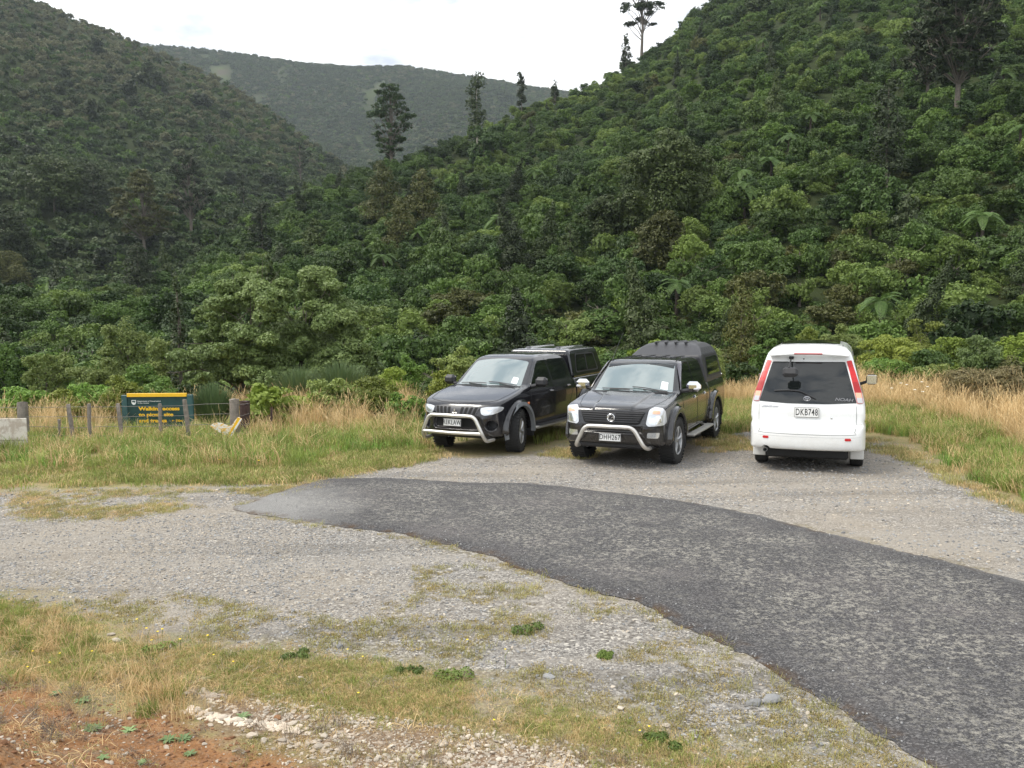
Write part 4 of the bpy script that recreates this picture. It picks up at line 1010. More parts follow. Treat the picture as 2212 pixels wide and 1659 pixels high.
    patch('windscreen_label', F_, [(-.36, .60), (-.36, .48), (-.50, .47), (-.50, .58)], 'z', 1, PAPER, t, .006, .002)
    for cx, st in ((0, R(-1)), (-3.05, 0)):
        for sd in (1, -1): wheel(t, (cx, sd * .775, .382), .382, .255, sd, st, rr=.228, spokes=5)
    return t
# ---------------------------------------------------------------- white van seen from behind (origin at the rear axle)
def build_van():
    t = thing('van', 'white people mover van seen from behind, plate DKB748, rightmost of the three vehicles', 'van', (4.866, 13.97, 0), R(68.5))
    lowp = Prof(catmull([(-.70, .36), (-.92, .36), (-.985, .44), (-.99, .60), (-.965, .70), (-.925, .76), (-.905, .86), (-.875, 1.02), (-.80, 1.20)], 4).tolist() + [(-.60, 1.30), (2.6, 1.25), (3.05, 1.12)] + catmull([(3.05, 1.12), (3.30, 1.0), (3.46, .82), (3.50, .60), (3.48, .42), (3.3, .32)], 4).tolist() + [(0, .34)])
    plan = mirror_poly(catmull([(-1.0, 0), (-.995, .35), (-.965, .60), (-.90, .76), (-.78, .825), (-.55, .842), (.5, .847), (2.3, .845), (3.0, .82), (3.3, .70), (3.47, .45), (3.52, 0)], 4).tolist())
    sec = sect([(0, .28), (.78, .32), (.825, .42), (.845, .56), (.848, .75), (.842, .92), (.825, 1.03), (.79, 1.14), (.60, 1.6), (0, 1.7)])
    gp = Prof(catmull([(-.905, .90), (-.865, 1.06), (-.76, 1.30), (-.62, 1.55), (-.545, 1.665), (-.47, 1.74), (-.36, 1.80), (-.1, 1.85), (.5, 1.885), (1.2, 1.885), (1.9, 1.84), (2.25, 1.74), (2.7, 1.42), (3.10, 1.10), (3.2, .95)], 4).tolist() + [(3.2, .8), (-.9, .8)])
    gsec = sect([(0, .7), (.846, .80), (.836, .98), (.805, 1.10), (.735, 1.36), (.665, 1.60), (.625, 1.72), (.56, 1.80), (.44, 1.855), (.2, 1.885), (0, 1.89)])
    bwr = lambda x, y: np.where(x < 0, x - .16 * y * y, x + .2 * y * y)
    def body(x, y, z):
        d = smax(smax(lowp(bwr(x, y), z), plan(x, y), .05), sec(y, z), .04)
        gpl = smax(gp(bwr(x, y), z), gsec(y, z), .055)
        d = smin(d, gpl, .02); ay = np.abs(y)
        for cx in (0, 2.715): d = smax(d, -np.maximum(sd_cyl_y(x, z, (cx, .33), .375), .55 - ay), .02)
        # plate recess in the tailgate
        d = smax(d, -sd_box(x, y, z, (-.96, .0, .905), (.062, .30, .115), .045), .02)
        # bumper proud of the tailgate
        bz = smax(smax(smax(plan(x - .0, y) - .012, np.abs(z - .56) - .20, .05), x + .30, .03), lowp(bwr(x, y), z) - .02, .04)
        d = smin(d, bz, .012)
        d = smax(d, -np.maximum(np.sqrt((y - .60) ** 2 + (z - .355) ** 2) - .06, x + .7), .01)
        return d
    solid('body', body, (-1.1, -.95, .24), (3.65, .95, 2.0), .0225, PAINT_WHT, t)
    F_ = body
    # tailgate glass, with the black surround
    rg = patch('rear_window', F_, roundpoly([(-.715, 1.03), (-.54, 1.595), (.54, 1.595), (.715, 1.03), (.3, 1.012), (-.3, 1.012)], .015), 'x', -1, GLASS_D, t, .004, .015)
    for sd in (1, -1):
        bx = [(.715, 1.02), (.800, 1.02), (.742, 1.30), (.650, 1.555), (.600, 1.66), (.545, 1.645), (.60, 1.48)]
        tl = patch('tail_light', F_, roundpoly([(sd * a, b) for a, b in ((.722, 1.025), (.812, 1.03), (.775, 1.20), (.700, 1.42), (.628, 1.620), (.558, 1.608), (.605, 1.46))], .012), 'x', -1, REDL, t, .012, .03, h=.025)
        def band(z0, z1, m, nm):
            def e(z, a): return np.interp(z, [1.03, 1.20, 1.42, 1.65], [.805, .768, .694, .608]) if a else np.interp(z, [1.03, 1.46, 1.65], [.728, .612, .552])
            P = [(sd * e(z0, 0), z0), (sd * e(z0, 1), z0), (sd * e((z0 + z1) / 2, 1), (z0 + z1) / 2), (sd * e(z1, 1), z1), (sd * e(z1, 0), z1)]
            patch(nm, F_, P, 'x', -1, m, tl, .016, .006, h=.03)
        band(1.035, 1.105, CLEARL, 'reversing_lens'); band(1.105, 1.175, AMBER_P, 'indicator_lens'); band(1.175, 1.325, REDD, 'brake_lens')
        patch('side_glass', F_, roundpoly([(-.50, 1.14), (-.36, 1.56), (1.0, 1.62), (1.0, 1.13)], .05), 'y', sd, GLASS_D, t, .004, .012)
        patch('side_glass', F_, roundpoly([(1.06, 1.13), (1.06, 1.62), (1.62, 1.60), (1.62, 1.12)], .03), 'y', sd, GLASS_D, t, .004, .012)
        patch('front_window', F_, roundpoly([(1.70, 1.10), (1.70, 1.60), (2.05, 1.56), (2.62, 1.12)], .04), 'y', sd, GLASS_D, t, .004, .012)
        for L_ in ([(.95, .42), (.98, 1.1), (1.0, 1.68)], [(1.66, .42), (1.66, 1.66)], [(2.55, .45), (2.60, 1.08)]): groove('shut_line', F_, L_, 'y', sd, PLAST, t, .0035)
        groove('sliding_rail', F_, [(-.55, .98), (.9, .98)], 'y', sd, PLAST, t, .005)
        mm = MB().box((2.22, sd * (.985 if sd < 0 else .93), 1.16), (.10, .19, .17), bev=.04).tube([(2.25, sd * .80, 1.08), (2.23, sd * .90, 1.12)], .025, 8).build('wing_mirror', PAINT_WHT if False else PLAST, t)
        MB().box((2.167, sd * (.985 if sd < 0 else .93), 1.16), (.008, .165, .145), bev=.003).build('mirror_glass', CHROME, mm)
        rf = patch('reflector', F_, rect_rounded(sd * .60 - .045, sd * .60 + .045, .535, .575, .015, 3), 'x', -1, REDL, t, .006, .01, h=.02)
        patch('mud_flap', F_, [(0, 0), (0, .001), (.001, 0)], 'x', -1, PAINT_WHT, t) if False else None
        MB().box((-.44, sd * .735, .295), (.035, .20, .24), bev=.012).build('mud_flap', PAINT_WHT, t)
    # shut line of the tailgate
    q = [(.715, .99), (.712, .76), (.69, .67), (.60, .625), (-.60, .625), (-.69, .67), (-.712, .76), (-.715, .99)]
    groove('tailgate_line', F_, catmull(q, 3), 'x', -1, mat('grey_gap', (.12, .12, .12), .8), t, .0035)
    for sd in (1, -1): groove('bumper_line', F_, [(sd * .72, .765), (sd * .83, .765)], 'x', -1, bpy.data.materials['grey_gap'], t, .003)
    groove('bumper_line', F_, catmull([(-.82, .60), (-.6, .585), (0, .58), (.6, .585), (.82, .60)], 3), 'x', -1, mat('soft_crease', (.45, .45, .45), .6), t, .0022)
    # spoiler over the glass with the third brake light
    def spo(x, y, z):
        zz = 1.742 - .10 * y * y; xx = -.62 + .22 * y * y
        d = smax(smax(np.abs(z - zz - (x - xx) * .22) - .020, np.abs(x - xx) - .085, .015), np.abs(y) - .60, .02)
        return d * .9
    sp = solid('spoiler', spo, (-.78, -.65, 1.64), (-.35, .65, 1.82), .015, PAINT_WHT, t)
    MB().box((-.708, 0, 1.722), (.02, .42, .022), bev=.006).build('high_brake_light', REDD, sp)
    patch('sunroof', F_, rect_rounded(-.0, 1.9, -.45, .45, .10), 'z', 1, GLASS_D, t, .006, .02, h=.06)
    patch('windscreen', F_, [(2.32, -.62), (2.28, 0), (2.32, .62), (2.98, .74), (3.05, 0), (2.98, -.74)], 'z', 1, GLASS_W, t, .004, .012, h=.05)
    # parking mirror hanging outside the rear window
    ym = .255; xs = surf(F_, ym, 1.65, -1)
    pm = MB().box((xs - .03, ym, 1.655), (.06, .075, .045), bev=.012).build('parking_mirror', PLAST, t)
    MB().tube([(xs - .05, ym, 1.645), (-.83, ym + .01, 1.58), (-.97, ym + .01, 1.53)], .011, 8).build('mirror_stem', PLAST, pm)
    rot = np.array(Matrix.Rotation(R(28), 3, 'Y'))
    MB().box((-.99, ym - .01, 1.465), (.085, .235, .155), rot=rot, bev=.042).build('mirror_head', PLAST, pm)
    # washer nozzle, wiper, lock, roof nubs
    MB().lathe([(.001, -.012), (.010, -.008), (.011, 0)], 12, 'x', (surf(F_, .07, 1.635, -1), .07, 1.635)).build('washer_nozzle', PLAST, t)
    wv = []
    for y_, z_ in ((.49, 1.185), (.30, 1.195), (.12, 1.185), (.0, 1.14), (-.13, 1.085)): wv.append((surf(F_, y_, z_, -1, .022), y_, z_))
    MB().tube(catmull(wv, 4), .010, 6).build('rear_wiper', PLAST, t)
    MB().lathe([(.001, -.008), (.014, -.006), (.016, 0)], 12, 'x', (surf(F_, -.36, .84, -1), -.36, .84)).build('tailgate_lock', CHROME, t)
    for sd in (1, -1): MB().box((-.40, sd * .50, 1.84), (.06, .012, .02), bev=.004).build('roof_nub', PLAST, t)
    MB().lathe([(.030, -.02), (.034, -.02), (.034, .25), (.028, .25), (.028, -.01)], 16, 'x', (-.93, .605, .345)).build('exhaust_tip', ALLOY, t)
    number_plate(t, 'DKB748', (surf(F_, 0, .905, -1) - .012, 0, .905), R(4), -1)
    # marks on the glass and the paint
    BADG = mat('silver_badge', (.50, .50, .52), .3, metal=.7)
    xg = surf(F_, 0, 1.085, -1, .010); bg_ = MB()
    def ell(cy, cz, a, b, r=.0035):
        pts = [(surf(F_, cy + a * math.cos(q_), cz + b * math.sin(q_), -1, .010), cy + a * math.cos(q_), cz + b * math.sin(q_)) for q_ in np.linspace(0, 2 * PI, 22)]
        bg_.tube(pts, r, 5, cap=False)
    ell(0, 1.085, .048, .033); ell(0, 1.085, .016, .031); ell(0, 1.100, .033, .012)
    bg_.build('badge', BADG, t)
    tilt = (-.38, 0, 1)
    text('model_script', 'NOAH', .060, mat('dull_badge', (.20, .20, .21), .4), t, on_skin(F_, -.53, 1.075, -1, .009, (0, -1, 0)), xs=1.45, bold=.001, shear=.25)
    text('model_script', 'LITEACE Liner', .030, BADG, t, on_skin(F_, .55, .965, -1, .004, (0, -1, 0)), xs=1.45, bold=.001, shear=.15)
    MB().box((1.2, 0, .32), (4.1, 1.22, .20), bev=.03).build('chassis_light_block', PLAST_D, t)  # unseen underbody box, hung low so less light gets under the van
    for cx in (0, 2.715):
        for sd in (1, -1): wheel(t, (cx, sd * .735, .325), .325, .205, sd, 0, rr=.19, spokes=5, knob=False)
    remap_z(t, [-1, .30, .68, .92, 1.02, 1.63, 1.86, 2.2], [-1, .30, .67, .965, 1.085, 1.745, 1.975, 2.32])
    return t
build_pickup_a(); build_pickup_b(); build_van()
# ================================================================ FENCE, SIGNS, BOARDS
WOODP = mat('weathered_timber', (.20, .175, .15), .9, nscale=7, namp=.4, bump=.5, bscale=30)
WOODD = mat('dark_red_timber', (.050, .028, .024), .85, nscale=9, namp=.5, bump=.6, bscale=25)
WIRE = mat('fence_wire', (.16, .15, .14), .6, metal=.4)
SIGNG = mat('sign_green', (.012, .050, .048), .35, nscale=4, namp=.25)
SIGNE = mat('sign_end_green', (.030, .085, .085), .45, nscale=4, namp=.2)
SIGNY = mat('sign_yellow', (.85, .50, .02), .4, nscale=5, namp=.08)
SIGNW = mat('sign_white', (.80, .82, .80), .45)
def board_mat(name, base, streak, sc=(3, 14, 3)):
    m = mat(name, base, .6); t = m.node_tree; b = t.nodes['Principled BSDF']
    tc = nn(t, 'ShaderNodeTexCoord'); mp = nn(t, 'ShaderNodeMapping'); mp.inputs['Scale'].default_value = sc
    n = nn(t, 'ShaderNodeTexNoise'); n.inputs['Scale'].default_value = 1.6; n.inputs['Detail'].default_value = 6; n.inputs['Roughness'].default_value = .7
    r = nn(t, 'ShaderNodeValToRGB'); r.color_ramp.elements[0].position = .47; r.color_ramp.elements[0].color = (*base, 1); r.color_ramp.elements[1].position = .56; r.color_ramp.elements[1].color = (*streak, 1)
    t.links.new(tc.outputs['Object'], mp.inputs[0]); t.links.new(mp.outputs[0], n.inputs[0]); t.links.new(n.outputs[0], r.inputs[0]); t.links.new(r.outputs[0], b.inputs['Base Color']); return m
def wobble_post(w_, d_, h, g, lean=(0, 0), taper=.92):
    mb = MB(); n = 7; ring = 10; V = []; 
    for i in range(n):
        t_ = i / (n - 1); s_ = 1 - (1 - taper) * t_
        for j in range(ring):
            a = j / ring * 2 * PI; c = np.sign(math.cos(a)) * abs(math.cos(a)) ** .55; s2 = np.sign(math.sin(a)) * abs(math.sin(a)) ** .55
            V.append((c * w_ / 2 * s_ + lean[0] * h * t_ + g.normal() * .004, s2 * d_ / 2 * s_ + lean[1] * h * t_ + g.normal() * .004, -.25 + (h + .25) * t_ + (g.normal() * .008 if i == n - 1 else 0)))
    Q = [[i * ring + j, i * ring + (j + 1) % ring, (i + 1) * ring + (j + 1) % ring, (i + 1) * ring + j] for i in range(n - 1) for j in range(ring)]
    V.append((lean[0] * h, lean[1] * h, h + .012)); T = [[(n - 1) * ring + j, (n - 1) * ring + (j + 1) % ring, len(V) - 1] for j in range(ring)]
    return mb.add(V, Q, T)
gp_ = np.random.default_rng(5)
FD = 17.0
def fp(px): x, y = atd(px, FD); return Vector((x, y, tz(x, y)))
fence = thing('wire_fence', 'rickety wire fence with weathered posts and battens running through tall dry grass', 'fence', fp(37))
f0 = fence.location.copy()
for px, w_, h, lean in ((37, .20, .86, (0, 0)), (497, .19, .86, (.02, 0)), (-330, .18, .85, (.02, 0))):
    p = fp(px); o = wobble_post(w_, .16, h, gp_, lean).build('post', WOODP, fence, sharp=50); o.location = p - f0
for px, w_, h, lean in ((148, .085, .80, (-.13, 0)), (179, .08, .80, (.03, 0)), (255, .085, .80, (-.12, 0)), (336, .075, .78, (.0, 0)), (400, .095, .86, (-.1, 0)), (110, .05, .5, (.1, 0)), (-60, .08, .8, (.05, 0)), (-150, .08, .8, (-.05, 0)), (-240, .08, .8, (.1, 0))):
    p = fp(px); o = wobble_post(w_, .04, h, gp_, lean).build('batten', WOODP, fence, sharp=50); o.location = p - f0
for z_, sag in ((.77, .015), (.57, .03), (.38, .04), (.20, .03)):
    P = [];
    for a, b in ((-330, 37), (37, 497), (497, 532)):
        for k in range(9):
            px = a + (b - a) * k / 8; q = fp(px) - f0; P.append((q.x, q.y - .05, q.z + z_ - sag * math.sin(PI * k / 8) + .008 * gp_.normal()))
    MB().tube(P, .0045, 5).build('wire', WIRE, fence)
p = at(530, 947); p.z = tz(p.x, p.y)
o = wobble_post(.19, .19, .78, gp_, (.02, 0), .98).build('timber_post', WOODD, sharp=50); o.location = p
tag(o, 'squat dark red-brown timber post at the right end of the wire fence', 'post')
p = at(582, 944); p.z = tz(p.x, p.y)
o = wobble_post(.055, .05, .62, gp_, (.12, 0), .9).build('stake', WOODD, sharp=50); o.location = p
tag(o, 'thin dark leaning stake standing alone right of the squat timber post', 'stake')
# green sign on two end boards behind the fence
SD = 18.6; xl = atd(253, SD)[0]; xr = atd(411, SD)[0]; W_ = xr - xl
zg = tz((xl + xr) / 2, SD); sign = thing('information_sign', 'dark green sign with yellow top strip and yellow words about walking access', 'sign', ((xl + xr) / 2, SD, zg), R(-2))
zt0 = CAM_H - SD * (843.0 - 676.6) / 1852.5 - zg; zb0 = zt0 - .755
u = lambda zx: (zx - 1000) * W_ / 615 - W_ / 2
v = lambda zy: zt0 - (zy - 180) * W_ / 615
MB().box((0, 0, (zt0 + zb0) / 2), (W_ - .26, .03, zt0 - zb0)).build('panel', SIGNG, sign)
for s_ in (-1, 1):
    MB().box((s_ * (W_ / 2 - .066), -.006, (zt0 - .25) / 2 - .01), (.128, .07, zt0 + .25 - .02), bev=.008).build('end_board', SIGNE, sign)
MB().box((0, -.022, zt0 - .022), (W_ - .262, .05, .078), bev=.004).build('top_strip', SIGNY, sign)
def stext(s, zx, zy, size, m, **k):
    me = text_mesh(s, size, **k); me.materials.clear(); me.materials.append(m); mn = min(v_.co.x for v_ in me.vertices)
    me.name = 'lettering'; o = bpy.data.objects.new('lettering', me); link(o, sign)
    o.matrix_local = frame((u(zx) - mn, -.018, v(zy)), (1, 0, 0), (0, 0, 1)); return o
stext('Walking access', 1142, 306, .108, SIGNY, bold=.0042, xs=1.36, depth=.002)
stext('to picnic site', 1142, 357, .108, SIGNY, bold=.0042, xs=1.36, depth=.002)
stext('and tracks', 1142, 408, .108, SIGNY, bold=.0042, xs=1.36, depth=.002)
stext('200m', 1458, 410, .066, SIGNY, bold=.001, xs=1.05, depth=.002)
ax_ = u(1424); az_ = v(408); MB().poly([(ax_, -.018, az_), (ax_ + .025, -.018, az_ + .02), (ax_ + .025, -.018, az_ - .02)], (0, -.003, 0)).box((ax_ + .04, -.0195, az_), (.04, .003, .009)).build('arrow', SIGNY, sign, smooth=False)
stext('Department of Conservation', 1136, 241, .034, SIGNW, bold=.0004, xs=1.3, depth=.002)
stext('Te Papa Atawhai', 1136, 257, .030, SIGNW, bold=.0003, xs=1.25, depth=.002, shear=.25)
sc = u(1105); sz = v(250)
sh = [(-.050, .050), (.050, .050), (.050, -.01), (.036, -.038), (0, -.058), (-.036, -.038), (-.050, -.01)]
em = MB().poly([(sc + a, -.017, sz + b) for a, b in sh], (0, -.004, 0)).build('emblem', SIGNW, sign, smooth=False)
MB().poly([(sc + a * .72, -.0212, sz + b * .45 + .012) for a, b in sh[:2]] + [(sc + .03, -.0212, sz + .0), (sc + .004, -.0212, sz - .012), (sc + .012, -.0212, sz + .012), (sc - .02, -.0212, sz - .004), (sc - .034, -.0212, sz + .012)], (0, -.003, 0)).build('emblem_mark', SIGNG, em, smooth=False)
# broken yellow board hanging on the wires
B = [(1752, 470), (1775, 450), (1812, 444), (1850, 448), (1880, 462), (1905, 474), (1930, 470), (1948, 446), (1962, 424), (1988, 398), (2020, 415), (1998, 455), (1960, 515), (1915, 580), (1860, 548), (1800, 508)]
kx = .2536 * 16.75 / 1852.5; bp_ = atd(479, 16.75); zc_ = CAM_H - 16.75 * (919 - 676.6) / 1852.5
t = thing('broken_board', 'snapped yellow and white board hanging askew on the fence beside the post', 'board', (bp_[0], bp_[1], zc_), R(6))
pts = [((a - 1885) * kx, 0, (490 - b) * kx) for a, b in B]
MB().poly(pts, (0, .022, 0)).build('board_sheet', board_mat('peeling_yellow', (.80, .78, .72), (.78, .45, .06), (6, 6, 18)), t, smooth=False)
e_ = np.array([pts[9], pts[10], pts[13]]); MB().poly([pts[10], pts[13], (pts[13][0] - .03, 0, pts[13][2] + .02), (pts[10][0] - .035, 0, pts[10][2] - .008)], (0, -.012, 0)).build('edge_strip', SIGNW, t, smooth=False)
MB().poly([pts[9], (pts[10][0] - .035, 0, pts[10][2] - .008), (pts[13][0] - .03, 0, pts[13][2] + .02), (pts[13][0] - .055, 0, pts[13][2] + .035)], (0, -.006, 0)).build('yellow_strip', SIGNY, t, smooth=False)
# pale board at the left edge
bw = .78; p = at(5, 978); p.z = tz(p.x, p.y); zt1 = CAM_H - p.y * (894 - 676.6) / 1852.5
xr = atd(43, p.y)[0]
t = thing('notice_board', 'dirty off-white sheet board leaning on the fence post at the left edge', 'board', (xr - bw / 2, p.y, p.z), R(2))
hh = zt1 - p.z
MB().box((0, 0, hh * .68 + .01), (bw, .02, hh * .63), bev=.006).build('upper_sheet', board_mat('stained_white', (.60, .56, .50), (.42, .36, .30), (3, 3, 3)), t)
MB().box((.004, .006, hh * .22), (bw * .99, .02, hh * .30), bev=.006).build('lower_sheet', bpy.data.materials['stained_white'], t)
MB().box((0, .03, hh * .5), (bw * .96, .03, hh * .9), bev=.005).build('backing', WOODP, t)
# ================================================================ VEGETATION
rng = np.random.default_rng(7)
LM = {
 'deep': leaf_mat('deep_green_leaves', (.024, .052, .011), (.066, .116, .022), .18),
 'mid': leaf_mat('mid_green_leaves', (.038, .076, .013), (.112, .178, .030), .2),
 'light': leaf_mat('pale_green_leaves', (.085, .135, .026), (.205, .275, .058), .25, var=.22),
 'bright': leaf_mat('bright_green_leaves', (.15, .22, .032), (.34, .43, .075), .3, var=.15),
 'olive': leaf_mat('olive_leaves', (.046, .056, .012), (.118, .122, .028), .15, var=.2),
 'dark': leaf_mat('dark_needles', (.018, .030, .010), (.048, .066, .019), .1, var=.2),
 'brown': leaf_mat('brown_green_needles', (.028, .048, .011), (.074, .100, .023), .1, var=.2),
 'willow': leaf_mat('grey_green_leaves', (.070, .115, .030), (.25, .32, .11), .25, var=.1, rough=.45),
 'fern': leaf_mat('fern_fronds', (.065, .125, .030), (.145, .225, .060), .3, var=.2),
 'broom': leaf_mat('fine_green_stems', (.08, .13, .05), (.16, .22, .09), .1, var=.15),
 'rust': leaf_mat('rusty_dead_leaves', (.20, .08, .03), (.35, .17, .07), .1),
 'far': leaf_mat('far_scrub', (.042, .070, .024), (.100, .130, .045), .1, var=.3),
 'farbrown': leaf_mat('far_brown_scrub', (.095, .105, .050), (.19, .19, .09), .1, var=.25),
 'dry': leaf_mat('dry_grass', (.46, .31, .14), (.78, .60, .33), .25, var=.2, rough=.7),
 'green': leaf_mat('green_grass', (.13, .18, .035), (.37, .42, .11), .3, var=.25, rough=.6),
 'lush': leaf_mat('lush_grass', (.12, .24, .04), (.28, .44, .09), .3, var=.2, rough=.55),
 'pale': leaf_mat('pale_shrub_leaves', (.12, .165, .040), (.30, .36, .100), .25, var=.2),
 'heath': leaf_mat('brown_heath_leaves', (.10, .088, .036), (.24, .195, .080), .1, var=.2),
 'turf': leaf_mat('olive_turf', (.23, .23, .07), (.48, .44, .18), .25, var=.3, rough=.7),
 'moss': leaf_mat('golden_moss', (.23, .18, .065), (.42, .34, .14), .1, var=.3, rough=.8),
 'shrub1': leaf_mat('yellow_green_leaves', (.085, .125, .020), (.32, .36, .065), .25, var=.25),
 'shrub2': leaf_mat('fresh_green_leaves', (.060, .125, .022), (.24, .38, .065), .25, var=.25),
 'grey': leaf_mat('grey_dead_stems', (.16, .13, .10), (.33, .28, .22), .05, var=.2, rough=.8),
 'rosette': leaf_mat('rosette_leaves', (.12, .20, .07), (.25, .34, .15), .2, var=.2),
 'yellow': mat('yellow_petals', (.85, .62, .02), .6),
 'white': mat('white_petals', (.80, .80, .72), .6),
}
BARK = mat('grey_bark', (.13, .11, .088), .9, nscale=6, namp=.35, bump=.6, bscale=18)
BARKP = mat('pale_bark', (.33, .30, .25), .9, nscale=5, namp=.3, bump=.5, bscale=18)
def unit(v): return v / (np.linalg.norm(v, axis=-1, keepdims=True) + 1e-9)
def cards(P, N, size, g, asp=.5, tint=None, along=None, fold=.25):
    """leaf cards: two triangles folded along the midrib"""
    n = len(P)
    t = g.normal(size=(n, 3)) if along is None else along + .5 * g.normal(size=(n, 3))
    t = unit(t - N * (t * N).sum(1, keepdims=True)); b = np.cross(N, t)
    s = (size * g.uniform(.6, 1.35, n))[:, None]
    V = np.stack([P - t * s * .5, P + b * s * asp * .5 - N * s * fold * .3, P + t * s * .5 - N * s * fold * .5, P - b * s * asp * .5 - N * s * fold * .3], 1)
    Q = np.arange(4 * n).reshape(n, 4)
    tt = g.uniform(0, 1, n) if tint is None else tint
    return V.reshape(-1, 3), Q, np.repeat(tt, 4)
def lobes_foliage(L, n, size, seed, asp=.6, up=.35, inner=.22, thick=.25, jitter=.55, under=-.55, isz=2.2):
    """leaves over the outside of overlapping lobes (centre, radii)"""
    g = np.random.default_rng(seed)
    C = np.array([l[0] for l in L], float); Rr = np.array([l[1] for l in L], float)
    if Rr.ndim == 1: Rr = np.stack([Rr, Rr, Rr * .8], 1)
    wgt = (Rr[:, 0] * Rr[:, 1] + Rr[:, 0] * Rr[:, 2]); wgt = wgt / wgt.sum()
    m = int(n * 1.9); k = g.choice(len(L), m, p=wgt)
    d = unit(g.normal(size=(m, 3)) + [0, 0, up]); d = d[d[:, 2] > under] ; k = k[:len(d)]
    rad = 1 - thick * g.uniform(0, 1, len(d)) ** 2
    P = C[k] + d * Rr[k] * rad[:, None]
    keep = np.ones(len(P), bool)
    for j in range(len(L)):
        q = ((P - C[j]) / (Rr[j] * .86)); keep &= ~((k != j) & ((q * q).sum(1) < 1))
    P, d, k = P[keep][:n], d[keep][:n], k[keep][:n]
    N = unit(d / Rr[k] * Rr[k].mean(1, keepdims=True) + jitter * g.normal(size=P.shape) + [0, 0, .35])
    lt = g.uniform(0, 1, len(L))[k] * .55 + g.uniform(0, 1, len(k)) * .45
    V, Q, T = cards(P, N, size, g, asp, lt)
    if inner > 0:
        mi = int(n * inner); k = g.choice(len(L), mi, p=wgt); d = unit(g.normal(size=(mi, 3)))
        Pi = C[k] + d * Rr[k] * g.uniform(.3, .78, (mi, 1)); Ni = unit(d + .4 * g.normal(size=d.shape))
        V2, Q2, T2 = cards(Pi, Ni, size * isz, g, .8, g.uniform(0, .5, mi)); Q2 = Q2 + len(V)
        V = np.concatenate([V, V2]); Q = np.concatenate([Q, Q2]); T = np.concatenate([T, T2])
    return V, Q, T
def fol_mesh(name, V, Q, T, m, smooth=False): return npmesh(name, V, Q, None, (m,), smooth, attrs={'tint': T})
def dome_lobes(g, n, rx, rz, base=0.0, lr=.42, spread=.68):
    L = []
    for i in range(n):
        a = g.uniform(0, 2 * PI); q = math.sqrt(g.uniform(0, 1)) * spread
        z = math.sqrt(max(0, 1 - q * q)) * g.uniform(.35, .85)
        r = lr * g.uniform(.7, 1.25)
        L.append(((q * math.cos(a) * rx, q * math.sin(a) * rx, base + z * rz), (r * rx, r * rx, r * rx * g.uniform(.65, .9))))
    L.append(((0, 0, base + .35 * rz), (rx * .6, rx * .6, rz * .45)))
    for i in range(max(3, n // 3)):
        a = g.uniform(0, 2 * PI); r = lr * g.uniform(.7, 1.0); q = spread * g.uniform(.6, 1)
        L.append(((q * math.cos(a) * rx, q * math.sin(a) * rx, base + rz * g.uniform(-.05, .25)), (r * rx, r * rx, r * rx * .8)))
    return L
def billow(L, g, k=5, q=.52, out=.62):
    """breaks every lobe into smaller ones so the outline is ragged"""
    O = []
    for c, r in L:
        c = np.array(c, float); r = np.array(r, float) if np.ndim(r) else np.array([r, r, r * .8])
        O.append((tuple(c), tuple(r * .72)))
        for _ in range(k):
            d = unit(g.normal(size=3) + [0, 0, .45]); s_ = g.uniform(.7, 1.25)
            O.append((tuple(c + d * r * out * g.uniform(.75, 1.25)), tuple(r * q * s_ * np.array([1, 1, g.uniform(.6, 1.0)]))))
    return O
def limbs(mb, base, h, r0, tips, g, wob=.12, lean=(0, 0), first=.3, seg=7, sub=0):
    """tapering trunk, limbs out to the given points"""
    top = np.array([base[0] + lean[0], base[1] + lean[1], base[2] + h])
    b = np.array(base, float); n = 7
    tr = np.array([b + (top - b) * t + np.append(g.normal(size=2) * wob * r0 * 2 * math.sin(PI * t), 0) for t in np.linspace(0, 1, n)])
    mb.tube(tr, [r0 * (1.25 if i == 0 else 1) * (1 - .75 * i / (n - 1)) for i in range(n)], seg)
    for p in tips:
        p = np.array(p, float)
        hz = np.clip((p[2] - b[2]) / h - .22 - .25 * np.hypot(*(p[:2] - b[:2])) / max(h, .1), first, .97)
        s = b + (top - b) * hz; k = hz * (n - 1); s = tr[int(k)] + (tr[min(int(k) + 1, n - 1)] - tr[int(k)]) * (k - int(k))
        mid = (s + p) / 2 + np.array([0, 0, .12 * np.linalg.norm(p - s)]) * g.uniform(-.3, 1) + g.normal(size=3) * .05 * np.linalg.norm(p - s)
        rr = r0 * .42 * (1 - .6 * hz)
        mb.tube(catmull([s, mid, p], 4), np.linspace(rr, rr * .3, 9), 5)
        for _ in range(sub):
            q = p + unit(g.normal(size=3) + [0, 0, .4]) * np.linalg.norm(p - s) * g.uniform(.25, .5)
            mb.tube([mid * .4 + p * .6, (mid + q) / 2 * .3 + q * .7, q], [rr * .45, rr * .25, rr * .12], 4)
    return mb
